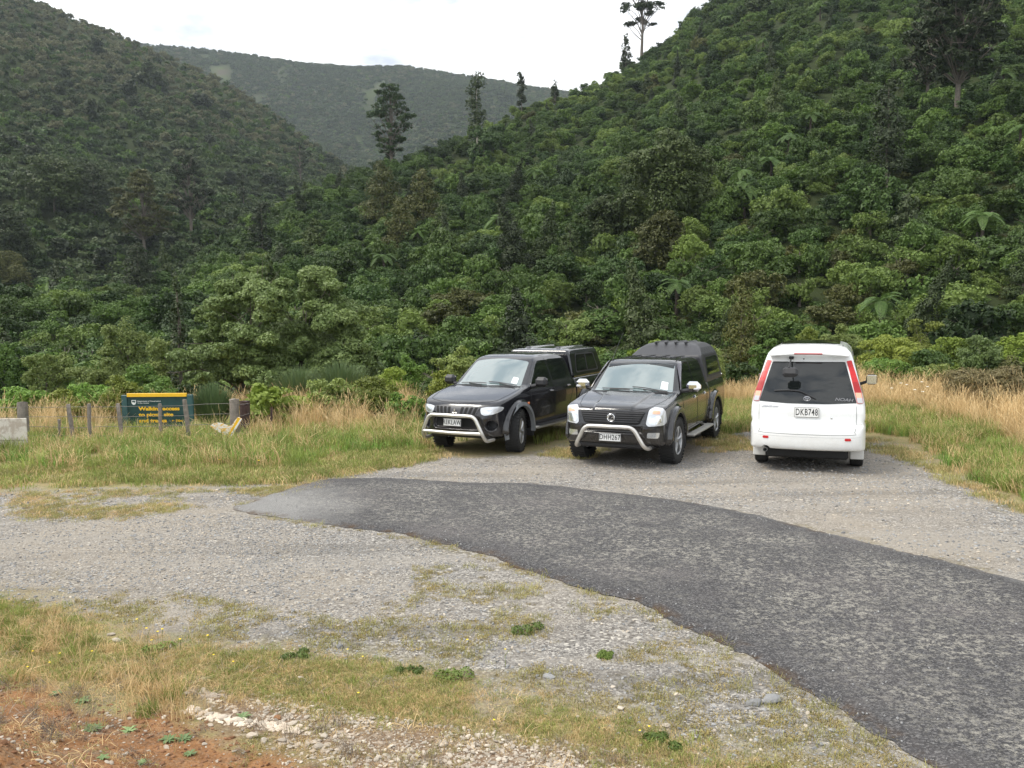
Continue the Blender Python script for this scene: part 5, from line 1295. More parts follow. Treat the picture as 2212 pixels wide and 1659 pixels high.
# ---- forest crown prototypes (unit-ish metres; radius about 2.4)
def crown_proto(seed, m, n=950, rx=2.4, rz=2.6, leaf=.30, nl=17, **k):
    g = np.random.default_rng(seed)
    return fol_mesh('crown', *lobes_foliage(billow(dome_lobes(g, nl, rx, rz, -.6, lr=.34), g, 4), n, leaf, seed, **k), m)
CR = []
for i in range(4): CR.append(crown_proto(100 + i, LM['deep'], 3000, leaf=.185))
for i in range(5): CR.append(crown_proto(110 + i, LM['mid'], 3000, leaf=.185))
for i in range(2): CR.append(crown_proto(120 + i, LM['light'], 3000, leaf=.18))
for i in range(2): CR.append(crown_proto(130 + i, LM['olive'], 3200, leaf=.17))
def cone_lobes(g, n, r, h, tip=.12, pw=.8):
    L = []
    for i in range(n):
        t = (i + .5) / n; a = i * 2.4 + g.uniform(-.4, .4); q = r * (1 - t) ** pw
        L.append(((q * .5 * math.cos(a), q * .5 * math.sin(a), h * t), (q * .62 + tip * r, q * .62 + tip * r, h / n * 1.7)))
    return L
def cone_proto(seed, m, n, r, h, leaf, nl=12, **k):
    g = np.random.default_rng(seed); return fol_mesh('crown', *lobes_foliage(cone_lobes(g, nl, r, h), n, leaf, seed, up=.2, **k), m)
CR.append(cone_proto(140, LM['dark'], 3000, 1.5, 6.5, .17)); CR.append(cone_proto(141, LM['brown'], 3000, 1.7, 5.5, .17))
# tree fern: star of arching fronds
def fern_mesh(seed, nf=16, fl=1.9, pin=24, m=None, droop=1.0):
    g = np.random.default_rng(seed); Vs = []; n = 0
    for i in range(nf):
        a = i / nf * 2 * PI + g.uniform(-.15, .15); f = fl * g.uniform(.8, 1.1); rise = g.uniform(.35, 1.0)
        ts = np.linspace(0.04, 1, pin); rad = f * ts; z = rise * f * ts - droop * f * ts ** 2 * g.uniform(.75, 1.25)
        c = np.stack([rad * math.cos(a), rad * math.sin(a), z], 1); tg = unit(np.gradient(c, axis=0))
        side = np.array([-math.sin(a), math.cos(a), 0]); up = np.cross(tg, side) * -1
        for k in range(pin - 1):
            wl = .21 * f * math.sin(PI * min(1, .12 + ts[k] * .86)) ** .8
            for s_ in (-1, 1):
                p0 = c[k]; p1 = c[k] * .45 + c[k + 1] * .55
                o = s_ * side * wl + tg[k] * wl * .35 + np.array([0, 0, -.18 * wl])
                Vs.append([p0, p1, p1 + o * .98, p0 + o])
    V = np.array(Vs).reshape(-1, 3); Q = np.arange(len(V)).reshape(-1, 4); T = np.repeat(g.uniform(0, 1, len(Q)), 4)
    return fol_mesh('fronds', V, Q, T, m or LM['fern'])
FERN = [fern_mesh(150 + i) for i in range(3)]
# ---- scatter the forest
def polar_pts(a0, a1, r0, r1, sp, seed, jit=.45):
    g = np.random.default_rng(seed); out = []; r = r0
    while r < r1:
        s_ = sp(r) if callable(sp) else sp
        n = max(1, int(r * (a1 - a0) / s_)); a = a0 + (np.arange(n) + g.uniform(-jit, jit, n) + .5) * (a1 - a0) / n
        rr = r + g.uniform(-jit, jit, n) * s_; out.append(np.stack([rr * np.sin(a), rr * np.cos(a)], 1)); r += s_ * .88
    return np.concatenate(out)
def project(x, y, z):
    X_, Y_, Z_ = x, y, z - CAM_H; c, s_ = math.cos(CAM_PITCH), math.sin(CAM_PITCH)
    d = Y_ * c - Z_ * s_; u = Z_ * c + Y_ * s_
    px = 1852.5 * X_ / d; py = -1852.5 * u / d; cr_, sr = math.cos(-CAM_ROLL), math.sin(-CAM_ROLL)
    return 1106 + px * cr_ + py * sr, 829.5 - px * sr + py * cr_, d
def layer_of(x, y):
    r = np.hypot(x, y); az = np.arctan2(x, y)
    a = ridge(RIGHT, az, r, 48, -2.6, 1.12, CANOPY, 9, 5, 55); b = ridge(LEFT, az, r, 165, -2.6, 1.0, CANOPY - 1, 22, 9, 150)
    return a >= b - 1
P1 = polar_pts(R(-50), R(60), 41, 300, lambda r: 2.9 + .004 * r, 11)
az1 = np.arctan2(P1[:, 0], P1[:, 1]); r1 = np.hypot(P1[:, 0], P1[:, 1])
dc1 = np.interp(az1, RIGHT[0], RIGHT[2])
k1 = (r1 < dc1 + 16) | (r1 < 170); P1 = P1[k1]; r1 = r1[k1]
z1 = terrain_z(P1[:, 0], P1[:, 1])
g = np.random.default_rng(12); n1 = len(P1)
patch = fbm(P1[:, 0] / 28, P1[:, 1] / 28, 71, 3); low = np.clip(1 - (r1 - 45) / 45, 0, 1)
u = g.uniform(0, 1, n1) + patch * .7
idx1 = np.where(u < .30, g.integers(0, 4, n1), np.where(u < .86, g.integers(4, 9, n1), np.where(u < 1.12, g.integers(9, 11, n1), g.integers(11, 13, n1))))
idx1 = np.where(g.uniform(0, 1, n1) < .22 * low, g.integers(9, 11, n1), idx1)
idx1 = np.where(g.uniform(0, 1, n1) < .035, g.integers(13, 15, n1), idx1)
s1 = g.uniform(.5, 1.15, n1) ** 1.1 * np.where(idx1 >= 13, g.uniform(.8, 1.1, n1), 1); hsc = g.uniform(.75, 1.35, n1); xs1 = g.uniform(.8, 1.25, n1)
zb1 = z1 + g.uniform(.25, 1.35, n1) * np.where(idx1 >= 13, .25, 1) + np.clip((50 - r1) / 10, 0, 1) * -1.0
px1, py1, d1 = project(P1[:, 0], P1[:, 1], zb1 + 1.5)
rot1 = np.stack([g.normal(0, .22, n1), g.normal(0, .22, n1), g.uniform(0, 2 * PI, n1)], 1)
inframe = (px1 > -60) & (px1 < 2270) & (py1 > -60)
order = np.argsort(np.where(inframe, r1, 1e9))[:285]
ind = np.zeros(n1, bool); ind[order] = True
# individual forest trees: nearest to the car park, each with its own crown and trunk
def trunk_mesh(seed, h=4.2, r=.14):
    g_ = np.random.default_rng(seed); mb = MB()
    tips = [(math.cos(a) * 1.2, math.sin(a) * 1.2, h * g_.uniform(.75, 1.1)) for a in g_.uniform(0, 6.28, 5)]
    limbs(mb, (0, 0, -1.0), h + .6, r, tips, g_)
    o = mb.build('trunk', BARK); me_ = o.data; bpy.data.objects.remove(o); return me_
TRK = [trunk_mesh(200 + i) for i in range(4)]
tone = {0: 'deep green', 1: 'mid green', 2: 'pale green', 3: 'olive', 4: 'dark pointed'}
def zone(px):
    return 'board at the left edge' if px < 250 else 'green sign' if px < 560 else 'wide grey tree' if px < 880 else 'left black pickup' if px < 1230 else 'right black pickup' if px < 1590 else 'white van' if px < 1900 else 'dry grass at the right'
for i in order:
    k = idx1[i]; ti = 0 if k < 4 else 1 if k < 9 else 2 if k < 11 else 3 if k < 13 else 4
    sz_ = 'small' if s1[i] < .82 else 'big' if s1[i] > 1.08 else ''
    lab = ' '.join(('%s %s tree %s the %s' % (sz_, tone[ti], 'at the forest foot behind' if r1[i] < 52 else 'low on the slope above' if r1[i] < 60 else 'a little up the slope above', zone(px1[i]))).split())
    t = thing('forest_tree', lab, 'tree', (P1[i, 0], P1[i, 1], z1[i]), rot1[i, 2], 'forest trees on the lower slope')
    c = mobj('crown', CR[k], t); c.scale = (s1[i] * xs1[i], s1[i] / xs1[i], s1[i] * hsc[i]); c.location = (0, 0, zb1[i] - z1[i]); c.rotation_euler = (rot1[i, 0], rot1[i, 1], 0)
    q = mobj('trunk', TRK[i % 4], t); q.scale = (1, 1, max(.3, (zb1[i] - z1[i] + 1.2) / 4))
rest = ~ind & (px1 > -1300) & (px1 < 4400)
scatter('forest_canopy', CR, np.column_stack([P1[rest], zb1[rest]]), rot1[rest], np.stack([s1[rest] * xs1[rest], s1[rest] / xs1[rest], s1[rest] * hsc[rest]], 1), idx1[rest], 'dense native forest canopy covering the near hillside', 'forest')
# understory that closes gaps between the trunks
P2 = polar_pts(R(-50), R(60), 29, 110, 2.4, 13); z2 = terrain_z(P2[:, 0], P2[:, 1]); n2 = len(P2)
k2 = (np.hypot(P2[:, 0], P2[:, 1]) > 30 + 3 * (P2[:, 0] > 6)); P2 = P2[k2]; z2 = z2[k2]; n2 = len(P2)
UND = [crown_proto(160 + i, LM[m_], 2400, 1.5, 1.4, .12, 12) for i, m_ in enumerate(('deep', 'mid', 'mid', 'light', 'olive'))]
sc_ = g.uniform(.5, 1.15, n2)
scatter('undergrowth', UND, np.column_stack([P2, z2 + .2]), np.stack([g.normal(0, .1, n2), g.normal(0, .1, n2), g.uniform(0, 6.28, n2)], 1), np.stack([sc_, sc_, sc_ * g.uniform(.7, 1.2, n2)], 1), g.integers(0, 5, n2), 'low leafy undergrowth filling the gaps below the forest trees', 'undergrowth')
# ferns over the near hill
# left hill
P3 = polar_pts(R(-50), R(2), 165, 640, lambda r: 3.0 + r * .004, 14); r3 = np.hypot(P3[:, 0], P3[:, 1]); a3 = np.arctan2(P3[:, 0], P3[:, 1])
z3 = terrain_z(P3[:, 0], P3[:, 1])
k3 = (r3 < np.interp(a3, LEFT[0], LEFT[2]) + 15) & (~layer_of(P3[:, 0], P3[:, 1]))
P3, z3, r3 = P3[k3], z3[k3], r3[k3]; n3 = len(P3)
FAR = [crown_proto(170 + i, LM[m_], 700, 2.4, 2.3, .42, 12, inner=.12) for i, m_ in enumerate(('far', 'far', 'deep', 'mid', 'farbrown', 'farbrown'))] + [crown_proto(180, LM['dark'], 900, 2.4, 3.2, .40, 12, inner=.12)]
hi = np.clip((z3 - 60) / 70, 0, 1); pt = fbm(P3[:, 0] / 60, P3[:, 1] / 60, 77, 3)
u = g.uniform(0, 1, n3); i3 = np.where(u + pt * .8 < .38 - .2 * hi, g.integers(2, 4, n3), np.where(u < 1 - .75 * hi, g.integers(0, 2, n3), g.integers(4, 6, n3)))
dk = g.uniform(0, 1, n3) < np.clip(.008 + .09 * (fbm(P3[:, 0] / 45, P3[:, 1] / 45, 88, 2) > .28), 0, 1) * (1 - .6 * hi); i3 = np.where(dk, 6, i3)
s3 = (g.uniform(.6, 1.15, n3) + dk * .25) * (1 - .22 * hi) * (1 + r3 / 1500)
scatter('far_forest', FAR, np.column_stack([P3, z3 + .8 * s3]), np.stack([0 * s3, 0 * s3, g.uniform(0, 6.28, n3)], 1), np.stack([s3, s3, s3], 1), i3, 'bush covering the steep hill on the left', 'forest')
# back ridge
P4 = polar_pts(R(-32), R(8), 640, 1345, lambda r: 5.0, 15); r4 = np.hypot(P4[:, 0], P4[:, 1]); z4 = terrain_z(P4[:, 0], P4[:, 1]); n4 = len(P4)
sl_ = np.ones(n4, bool)
slip = np.full(n4, 1e3)
for W in SLIPW: slip = np.minimum(slip, poly_sd(P4[:, 0], P4[:, 1], W))
i4 = np.where(g.uniform(0, 1, n4) + fbm(P4[:, 0] / 90, P4[:, 1] / 90, 90, 3) * .6 < .7, g.integers(0, 2, n4), np.where(g.uniform(0, 1, n4) < .6, g.integers(2, 4, n4), 4))
ok = ~(slip < 3 * g.normal(size=n4)); s4 = g.uniform(.9, 2.0, n4)
scatter('ridge_scrub', FAR, np.column_stack([P4, z4 + .5])[ok], np.stack([0 * s4, 0 * s4, g.uniform(0, 6.28, n4)], 1)[ok], np.stack([s4, s4, s4 * g.uniform(.6, 1.1, n4)], 1)[ok], i4[ok], 'low scrub covering the distant ridge', 'scrub')
# ================================================================ NAMED TREES AND SHRUBS
def zat(y_px, d): return CAM_H + d * (676.6 - y_px) / 1852.5
def plant(name, label, cat, px, d, ytop, wpx, kind, m, leaf, seed, group=None, trunk=BARK, n=None, base=None, asp=.55, dense=1.0, trunkfrac=.3, low=0):
    g = np.random.default_rng(seed); x, y = atd(px, d); z0 = tz(x, y); h = zat(ytop, d) - z0; r = wpx / 2 * d / 1852.5
    h = max(h, .3)
    t = thing(name, label, cat, (x, y, z0 - .05), g.uniform(0, 6.28) if kind != 'lean' else 0, group)
    mb = MB(); up = .3
    if kind == 'dome':
        L = dome_lobes(g, max(8, int(14 * dense)), r, h * .8, h * .12, lr=.33, spread=.72)
        L += [((math.cos(a) * r * .55, math.sin(a) * r * .55, h * g.uniform(.15, .35)), (r * .38, r * .38, h * .25)) for a in g.uniform(0, 6.28, 6)]
        tips = [l[0] for l in L[:7]]; hh, r0 = h * .6, max(.03, h * .018)
    elif kind == 'cone':
        L = cone_lobes(g, 13, r * 1.1, h * .93, .16, .5); L = [((a, b, c + h * .03), q) for (a, b, c), q in L]; tips = [l[0] for l in L[::2]]; hh, r0 = h * .9, max(.03, h * .016)
    elif kind == 'column':
        L = [((g.normal() * r * .22, g.normal() * r * .22, h * (.22 + .74 * k / 9)), (r * g.uniform(.55, .85) * (1 - .4 * abs(k / 9 - .35)), r * g.uniform(.55, .85) * (1 - .4 * abs(k / 9 - .35)), h * .085)) for k in range(10)]
        tips = [l[0] for l in L[::2]]; hh, r0 = h * .95, max(.05, h * .014)
    elif kind == 'podo':          # clumps on spreading limbs, sky between them
        L = []; nk = int(34 * dense)
        for k in range(nk):
            tt = trunkfrac + (1 - trunkfrac) * (k + g.uniform(0, 1)) / nk; a = k * 2.4 + g.uniform(-.5, .5)
            prof = math.sin(PI * min(1, (tt - trunkfrac) / (1 - trunkfrac) * .85 + .12)) ** .7
            q = r * prof * g.uniform(.2, .9); rr = r * g.uniform(.16, .36) * (.7 + .3 * prof)
            L.append(((q * math.cos(a), q * math.sin(a), h * tt - rr * .3), (rr, rr, rr * g.uniform(.38, .6))))
        tips = [l[0] for l in L]; hh, r0 = h * .93, h * .020; up = .5
    elif kind == 'umbrella':
        L = []
        for k in range(int(24 * dense)):
            a = k * 2.4; tt = g.uniform(.55, 1.0); q = r * (1.15 - .45 * tt) * g.uniform(.15, .95); rr = r * g.uniform(.17, .34)
            L.append(((q * math.cos(a), q * math.sin(a), h * tt - rr * .4), (rr, rr, rr * .38)))
        tips = [l[0] for l in L]; hh, r0 = h * .86, h * .022; up = .6
    if low: L = [((a, b, h * low + c * (1 - low)), (q[0], q[1], q[2] * (1 - low))) for (a, b, c), q in L]; tips = [l[0] for l in L[::2]]
    if kind in ('dome', 'podo', 'umbrella'): L = billow(L, g, 4 if kind == 'dome' else 3)
    A = sum(4 * (q[1][0] * q[1][2] + q[1][0] ** 2) for q in L)
    n = n or int(min(30000, max(500, A / (leaf * leaf * asp) * .62)))
    limbs(mb, (0, 0, 0), hh, r0, tips, g, first=trunkfrac * .8 if kind in ('podo', 'umbrella') else .1, sub=1 if kind in ('podo', 'umbrella') else 0)
    mb.build('trunk', trunk, t)
    V, Q, T = lobes_foliage(L, n, leaf, seed, asp=asp, up=up, inner=.15, thick=.35)
    mobj('crown', fol_mesh('crown', V, Q, T, LM[m]), t)
    return t
TREES = [  # label, px, d, ytop, width, kind, leaf material, leaf, density, trunkfrac
 ('lone spreading tree standing against the sky on the ridge, bare limbs showing', 1386, 118, -14, 104, 'umbrella', 'dark', .48, 1.7, .3),
 ('small pointed tree on the skyline left of the lone ridge tree', 1352, 124, 94, 24, 'cone', 'dark', .5, 1, .2),
 ('slender dark tree breaking the skyline where two ridges meet', 1131, 222, 174, 24, 'column', 'dark', .5, 1, .2),
 ('small tree just right of the slender dark skyline tree', 1202, 200, 172, 20, 'dome', 'dark', .45, .7, .3),
 ('tall open tree with tiered crown rising from the spur left of centre', 852, 362, 188, 118, 'podo', 'deep', .48, 1.35, .22),
 ('shaggy half bare tree on the spur, pale twigs at its top', 1036, 352, 176, 62, 'column', 'brown', .45, 1, .2),
 ('broad lower companion of the shaggy half bare tree', 1050, 374, 262, 84, 'dome', 'deep', .48, 1, .2),
 ('narrow dark tree on the left end of the spur', 658, 398, 308, 46, 'podo', 'dark', .42, 1, .3),
 ('thin dark tree left of the spur between two valley trees', 535, 445, 366, 34, 'column', 'dark', .42, 1, .2),
 ('large olive broad-crowned tree with visible trunk on the valley floor', 318, 560, 364, 140, 'podo', 'olive', .42, 1.5, .32),
 ('taller dark broad-crowned tree just right of the large olive one', 420, 520, 332, 104, 'podo', 'dark', .42, 1.4, .34),
 ('huge dark brownish tree mass in the middle of the near hillside', 1432, 540, 250, 235, 'dome', 'brown', .40, 2.2, .15),
 ('lower left shoulder of dark brownish growth below the huge hillside tree', 1335, 560, 392, 150, 'dome', 'brown', .38, 1.6, .15),
 ('ragged dark olive tree below the huge brownish hillside tree', 1415, 590, 440, 140, 'dome', 'olive', .36, 1.5, .15),
 ('towering dark tree with bare grey trunk near the top right corner', 2055, 285, -25, 200, 'podo', 'dark', .48, 2.6, .34),
 ('second dark crown left of the towering tree in the top right', 1990, 250, 60, 120, 'podo', 'dark', .46, 1.8, .3),
 ('dark upright tree midway up the right side of the hillside', 1908, 430, 198, 95, 'column', 'dark', .42, 1, .2),
 ('dark rounded tree under the upright one on the right hillside', 1870, 520, 330, 130, 'dome', 'deep', .38, 1.3, .2),
 ('olive cone shaped tree, tallest of the cluster on the spur', 832, 500, 356, 92, 'cone', 'olive', .40, 1, .2),
 ('olive cone shaped tree, right hand one of the spur cluster', 918, 500, 372, 80, 'cone', 'olive', .40, 1, .2),
 ('olive cone shaped tree standing in front of the spur cluster', 868, 545, 432, 74, 'cone', 'olive', .38, 1, .2),
 ('small brownish cone tree at the right of the olive cluster', 958, 520, 440, 46, 'cone', 'brown', .36, 1, .2),
 ('dark narrow tree standing in the valley left of centre', 572, 560, 436, 62, 'column', 'dark', .36, 1, .2),
 ('dark brownish bushy tree right of the narrow valley tree', 680, 560, 450, 68, 'dome', 'brown', .36, 1.1, .2),
 ('small pointed dark tree above the wide grey-green tree', 612, 590, 524, 46, 'cone', 'dark', .32, 1, .2),
 ('pointed dark tree above the pale bushes on the left', 302, 640, 520, 74, 'cone', 'dark', .32, 1, .2),
 ('olive rounded tree at the left edge of the picture', 22, 620, 528, 110, 'dome', 'olive', .32, 1.2, .2),
 ('dull brown-green tree mass low on the left hill', 130, 460, 322, 150, 'dome', 'brown', .5, 1.6, .2),
 ('dark tree at the far left edge halfway up', 20, 570, 388, 120, 'dome', 'dark', .46, 1.4, .2),
 ('bushy tree between the dull brown mass and the large olive tree', 215, 480, 352, 80, 'column', 'dark', .44, 1, .2),
 ('small dark tree group high on the left hill', 345, 200, 128, 60, 'dome', 'dark', .8, 1, .2),
 ('round dark tree beside the gap on the left hill', 298, 220, 168, 44, 'dome', 'dark', .8, 1, .2),
 ('small dark tree near the upper left ridge', 235, 130, 84, 44, 'dome', 'dark', .9, 1, .2),
 ('dark tree in the centre of the left hillside', 222, 265, 206, 48, 'dome', 'dark', .8, 1, .2),
 ('flat dark clump right of centre on the left hillside', 452, 238, 206, 54, 'dome', 'dark', .8, 1, .2),
 ('dark cone tree high on the right slope near the top edge', 1630, 70, 5, 70, 'dome', 'brown', .6, 1.1, .2),
 ('dark pointed tree in mid slope right of the olive cluster', 1110, 560, 470, 52, 'cone', 'dark', .36, 1, .2),
 ('dark brown-green pointed tree over the left black pickup', 1232, 600, 490, 66, 'cone', 'brown', .32, 1, .2),
 ('dark leafy pointed tree on the right slope', 1955, 560, 432, 80, 'cone', 'dark', .32, 1, .2),
]
def find_d(px, f, d0=45, d1=590):
    ds = np.linspace(d0, d1, 1500); k = atd(px, 1.0)[0]; z = terrain_z(ds * k, ds); e = f(ds, z); j = np.argmax(e >= 0)
    return float(ds[j]) if e[j] >= 0 else None
def base_d(px, yb): 
    d = find_d(px, lambda d, z: (z - CAM_H) / d - (676.6 - yb) / 1852.5)
    if d is None: d = float(np.interp(math.atan2(atd(px, 1.0)[0], 1), RIGHT[0], RIGHT[2])) * .985 / math.hypot(1, atd(px, 1.0)[0])
    return d
for i, (lab, px, yb_, yt, wp, kd, m_, lf, dn, tf) in enumerate(TREES):
    d = base_d(px, yb_); lf = lf * np.clip(d / 160, .8, 1.6) * (.8 if d < 200 else .7)
    plant('hillside_tree', lab, 'tree', px, d, yt, wp, kd, m_, lf, 300 + i, 'trees standing out from the forest', dense=dn, trunkfrac=tf, trunk=BARKP if i == 5 else BARK, low=.12 if i in (1, 2, 3) else 0)
# wide grey-green tree behind the fence
def wide_tree():
    g = np.random.default_rng(401); x, y = atd(610, 29); z0 = tz(x, y); h = zat(566, 29) - z0
    t = thing('broadleaf_tree', 'wide grey-green spreading tree behind the shrubs between the sign and the pickups', 'tree', (x, y, z0))
    L = []
    for k in range(95):
        a = g.uniform(0, 6.28); c = g.uniform(.0, 1) ** .8; q = math.sqrt(max(0, 1 - c * c)) ** .75; r = g.uniform(.38, .72); f = g.uniform(.78, 1.0)
        L.append(((q * math.cos(a) * 3.45 * f, q * math.sin(a) * 2.4 * f, max(.35, (h - .45) * c * f + .3)), (r, r, r * .7)))
    L += [((x_, y_, z_), (1.3, 1.2, .9)) for x_, y_, z_ in ((-1.6, 0, 1.6), (0, 0, 2.4), (1.6, 0, 1.7), (0, -.6, 1.2), (-.8, .4, 2.2), (.9, .2, 2.3))]
    mb = MB(); 
    for bx, by in ((-.5, 0), (.3, .2), (.9, -.3), (-1.1, .3)):
        limbs(mb, (bx, by, 0), h * .55, .13, [l[0] for l in L if (l[0][0] - bx * 2.4) ** 2 + (l[0][1] - by) ** 2 < 3.2][:9], g, lean=(bx * 1.2, by), first=.15, sub=1)
    mb.build('trunk', BARK, t)
    V, Q, T = lobes_foliage(billow(L, g, 2, .5, .8), 85000, .115, 402, asp=.45, up=.35, inner=.12, thick=.5, jitter=.7, isz=2.6)
    mobj('crown', fol_mesh('crown', V, Q, T, LM['willow']), t)
    # sprays poking out of the outline
wide_tree()
SHRUBS = [
 ('dense green bush between the van mirror and the brown heathy scrub', 1945, 23.5, 772, 110, 'dome', 'shrub2', .07),
 ('low pale bush just left of the brown heathy scrub', 2030, 21.5, 786, 100, 'dome', 'pale', .07),  # label, px, d, ytop, width, kind, material, leaf size
 ('small-leaved green shrub behind the pale board at the left edge', 25, 20.5, 806, 130, 'dome', 'shrub2', .07),
 ('olive shrub behind the fence left of the green sign', 112, 20.8, 812, 120, 'dome', 'shrub1', .06),
 ('tall mixed green shrub two steps left of the green sign', 190, 21.5, 796, 120, 'dome', 'shrub2', .07),
 ('olive yellow-tipped shrub just left above the green sign', 252, 21, 790, 110, 'dome', 'shrub1', .06),
 ('green shrub directly behind the green sign', 335, 21.5, 792, 125, 'dome', 'shrub2', .07),
 ('dark green shrub behind the right end of the green sign', 398, 22, 800, 100, 'dome', 'deep', .07),
 ('glossy bright shrub with large leaves right of the dark post', 572, 19.4, 796, 150, 'dome', 'bright', .13),
 ('second glossy large-leaved shrub, lower and further right', 640, 20, 822, 100, 'dome', 'bright', .12),
 ('bright green shrub below the wide grey-green tree', 716, 20.6, 792, 140, 'dome', 'pale', .08),
 ('olive small-leaved shrub between the wide tree and the left pickup', 806, 20.4, 798, 140, 'dome', 'shrub1', .06),
 ('low green shrub nearest the nose of the left pickup', 872, 19.6, 832, 100, 'dome', 'shrub2', .07),
 ('clipped looking rounded green shrub behind the olive one', 842, 27, 762, 84, 'dome', 'bright', .07),
 ('taller rounded green shrub left of the left pickup cab', 884, 28, 728, 80, 'dome', 'shrub2', .08),
 ('fresh green shrub directly behind the left pickup windscreen', 985, 25.5, 712, 110, 'dome', 'pale', .09),
 ('pale shrub with reddish stems behind the left pickup bonnet', 950, 23, 775, 80, 'dome', 'shrub1', .07),
 ('small yellow-green shrub between the two black pickups', 1322, 27, 742, 66, 'dome', 'pale', .08),
 ('pale twiggy bush on the far left below the forest', 92, 34, 692, 130, 'dome', 'pale', .10),
 ('pale bush in front of the pointed dark tree on the left', 272, 40, 612, 130, 'dome', 'pale', .12),
 ('light green bush left of the wide grey-green tree', 352, 36, 646, 130, 'dome', 'pale', .11),
 ('mid green bush in the gap at the far left', 10, 38, 640, 110, 'dome', 'shrub2', .11),
 ('low light green bush behind the left shrubs', 205, 30, 716, 130, 'dome', 'pale', .09),
 ('dull green bush behind the olive shrubs on the left', 300, 27, 745, 130, 'dome', 'shrub2', .09),
 ('upright dark shrub at the left flank of the wide tree', 384, 33, 588, 50, 'cone', 'dark', .11),
 ('bright yellow-green bush behind the canopy of the middle pickup', 1446, 24.5, 690, 130, 'dome', 'bright', .10),
 ('yellow-green bush at the left shoulder of the middle pickup', 1378, 25.5, 726, 90, 'dome', 'bright', .10),
 ('feathery olive bush right above the middle pickup tray', 1528, 24.5, 712, 100, 'dome', 'pale', .08),
 ('pointed golden-tipped tree between the middle pickup and the van', 1602, 29, 614, 88, 'cone', 'olive', .10),
 ('dark glossy shrub just left of the van', 1590, 22.4, 762, 110, 'dome', 'deep', .10),
 ('green bush behind the left shoulder of the van', 1655, 25, 706, 100, 'dome', 'shrub2', .09),
 ('olive bush directly above the van roof', 1742, 26, 690, 120, 'dome', 'shrub1', .08),
 ('light olive bush above the right side of the van roof', 1822, 27, 682, 110, 'dome', 'pale', .08),
 ('broad olive shrub right of the van mirror', 1925, 24.5, 706, 150, 'dome', 'shrub1', .07),
 ('tall olive bush on the right with golden tips', 1990, 29, 656, 120, 'dome', 'shrub1', .08),
 ('bright green bush in the right hand shrub row', 2060, 26.5, 690, 110, 'dome', 'bright', .09),
 ('grey-green bush in the right hand shrub row', 2118, 25.5, 706, 110, 'dome', 'willow', .08),
 ('bright yellow-green bush at the right edge', 2200, 27, 684, 120, 'dome', 'bright', .09),
 ('brown heathy scrub bush at the right edge above the dry grass', 2135, 18.7, 776, 205, 'dome', 'heath', .05),
 ('second brown heathy bush cut by the right edge', 2235, 17.8, 790, 130, 'dome', 'heath', .05),
 ('dark green shrub left of the brown heathy bushes', 2010, 23, 752, 110, 'dome', 'deep', .07),
 ('green shrub low behind the dry grass right of the van', 1905, 22.4, 775, 90, 'dome', 'shrub2', .07),
]
for i, (lab, px, d, yt, wp, kd, m_, lf) in enumerate(SHRUBS):
    lf *= .85
    if px > 1575 and 'brown heathy bush' not in lab and 'brown heathy scrub' not in lab: d *= 1.20
    plant('shrub' if 'tree' not in lab.split(' ')[:4] else 'small_tree', lab, 'shrub' if kd == 'dome' or 'shrub' in lab else 'tree', px, d, yt, wp, kd, m_, lf, 500 + i, 'shrubs around the edge of the clearing', dense=1.2)
plant('dead_shrub', 'rusty dead sprig standing up behind the van roof', 'shrub', 1716, 24.2, 712, 24, 'dome', 'rust', .08, 590)
# broom: fans of fine upright stems
def broom(px, d, ytop, wpx, label, seed, n=900):
    g = np.random.default_rng(seed); x, y = atd(px, d); z0 = tz(x, y); h = zat(ytop, d) - z0; r = wpx / 2 * d / 1852.5
    t = thing('broom_bush', label, 'shrub', (x, y, z0 - .05)); Vs = []; tin = []
    for i in range(n):
        a = g.uniform(0, 6.28); q = math.sqrt(g.uniform(0, 1)); hh = h * g.uniform(.55, 1.05) * (1 - .25 * q)
        b0 = np.array([q * r * .45 * math.cos(a), q * r * .45 * math.sin(a), hh * g.uniform(0, .35)]); tp = np.array([q * r * math.cos(a) * 1.05, q * r * math.sin(a) * 1.05, hh]); tp[:2] += g.normal(0, .05, 2)
        sd = np.array([math.cos(a + 1.57), math.sin(a + 1.57), 0]) * .011
        mid = (b0 + tp) / 2 + [0, 0, hh * .06]
        Vs += [b0 - sd, b0 + sd, mid + sd, mid - sd, mid - sd, mid + sd, tp + sd * .2, tp - sd * .2]; tin += [g.uniform()] * 8
    V = np.array(Vs); mobj('stems', fol_mesh('stems', V, np.arange(len(V)).reshape(-1, 4), np.array(tin), LM['broom']), t)
broom(452, 19.3, 806, 96, 'tall feathery green broom bush between the green sign and the dark post', 601, 1500)
broom(730, 25, 762, 150, 'feathery grey-green broom bush under the wide tree', 602, 1800)
broom(640, 26, 775, 120, 'shorter feathery broom bush left of the other one under the wide tree', 603, 1400)
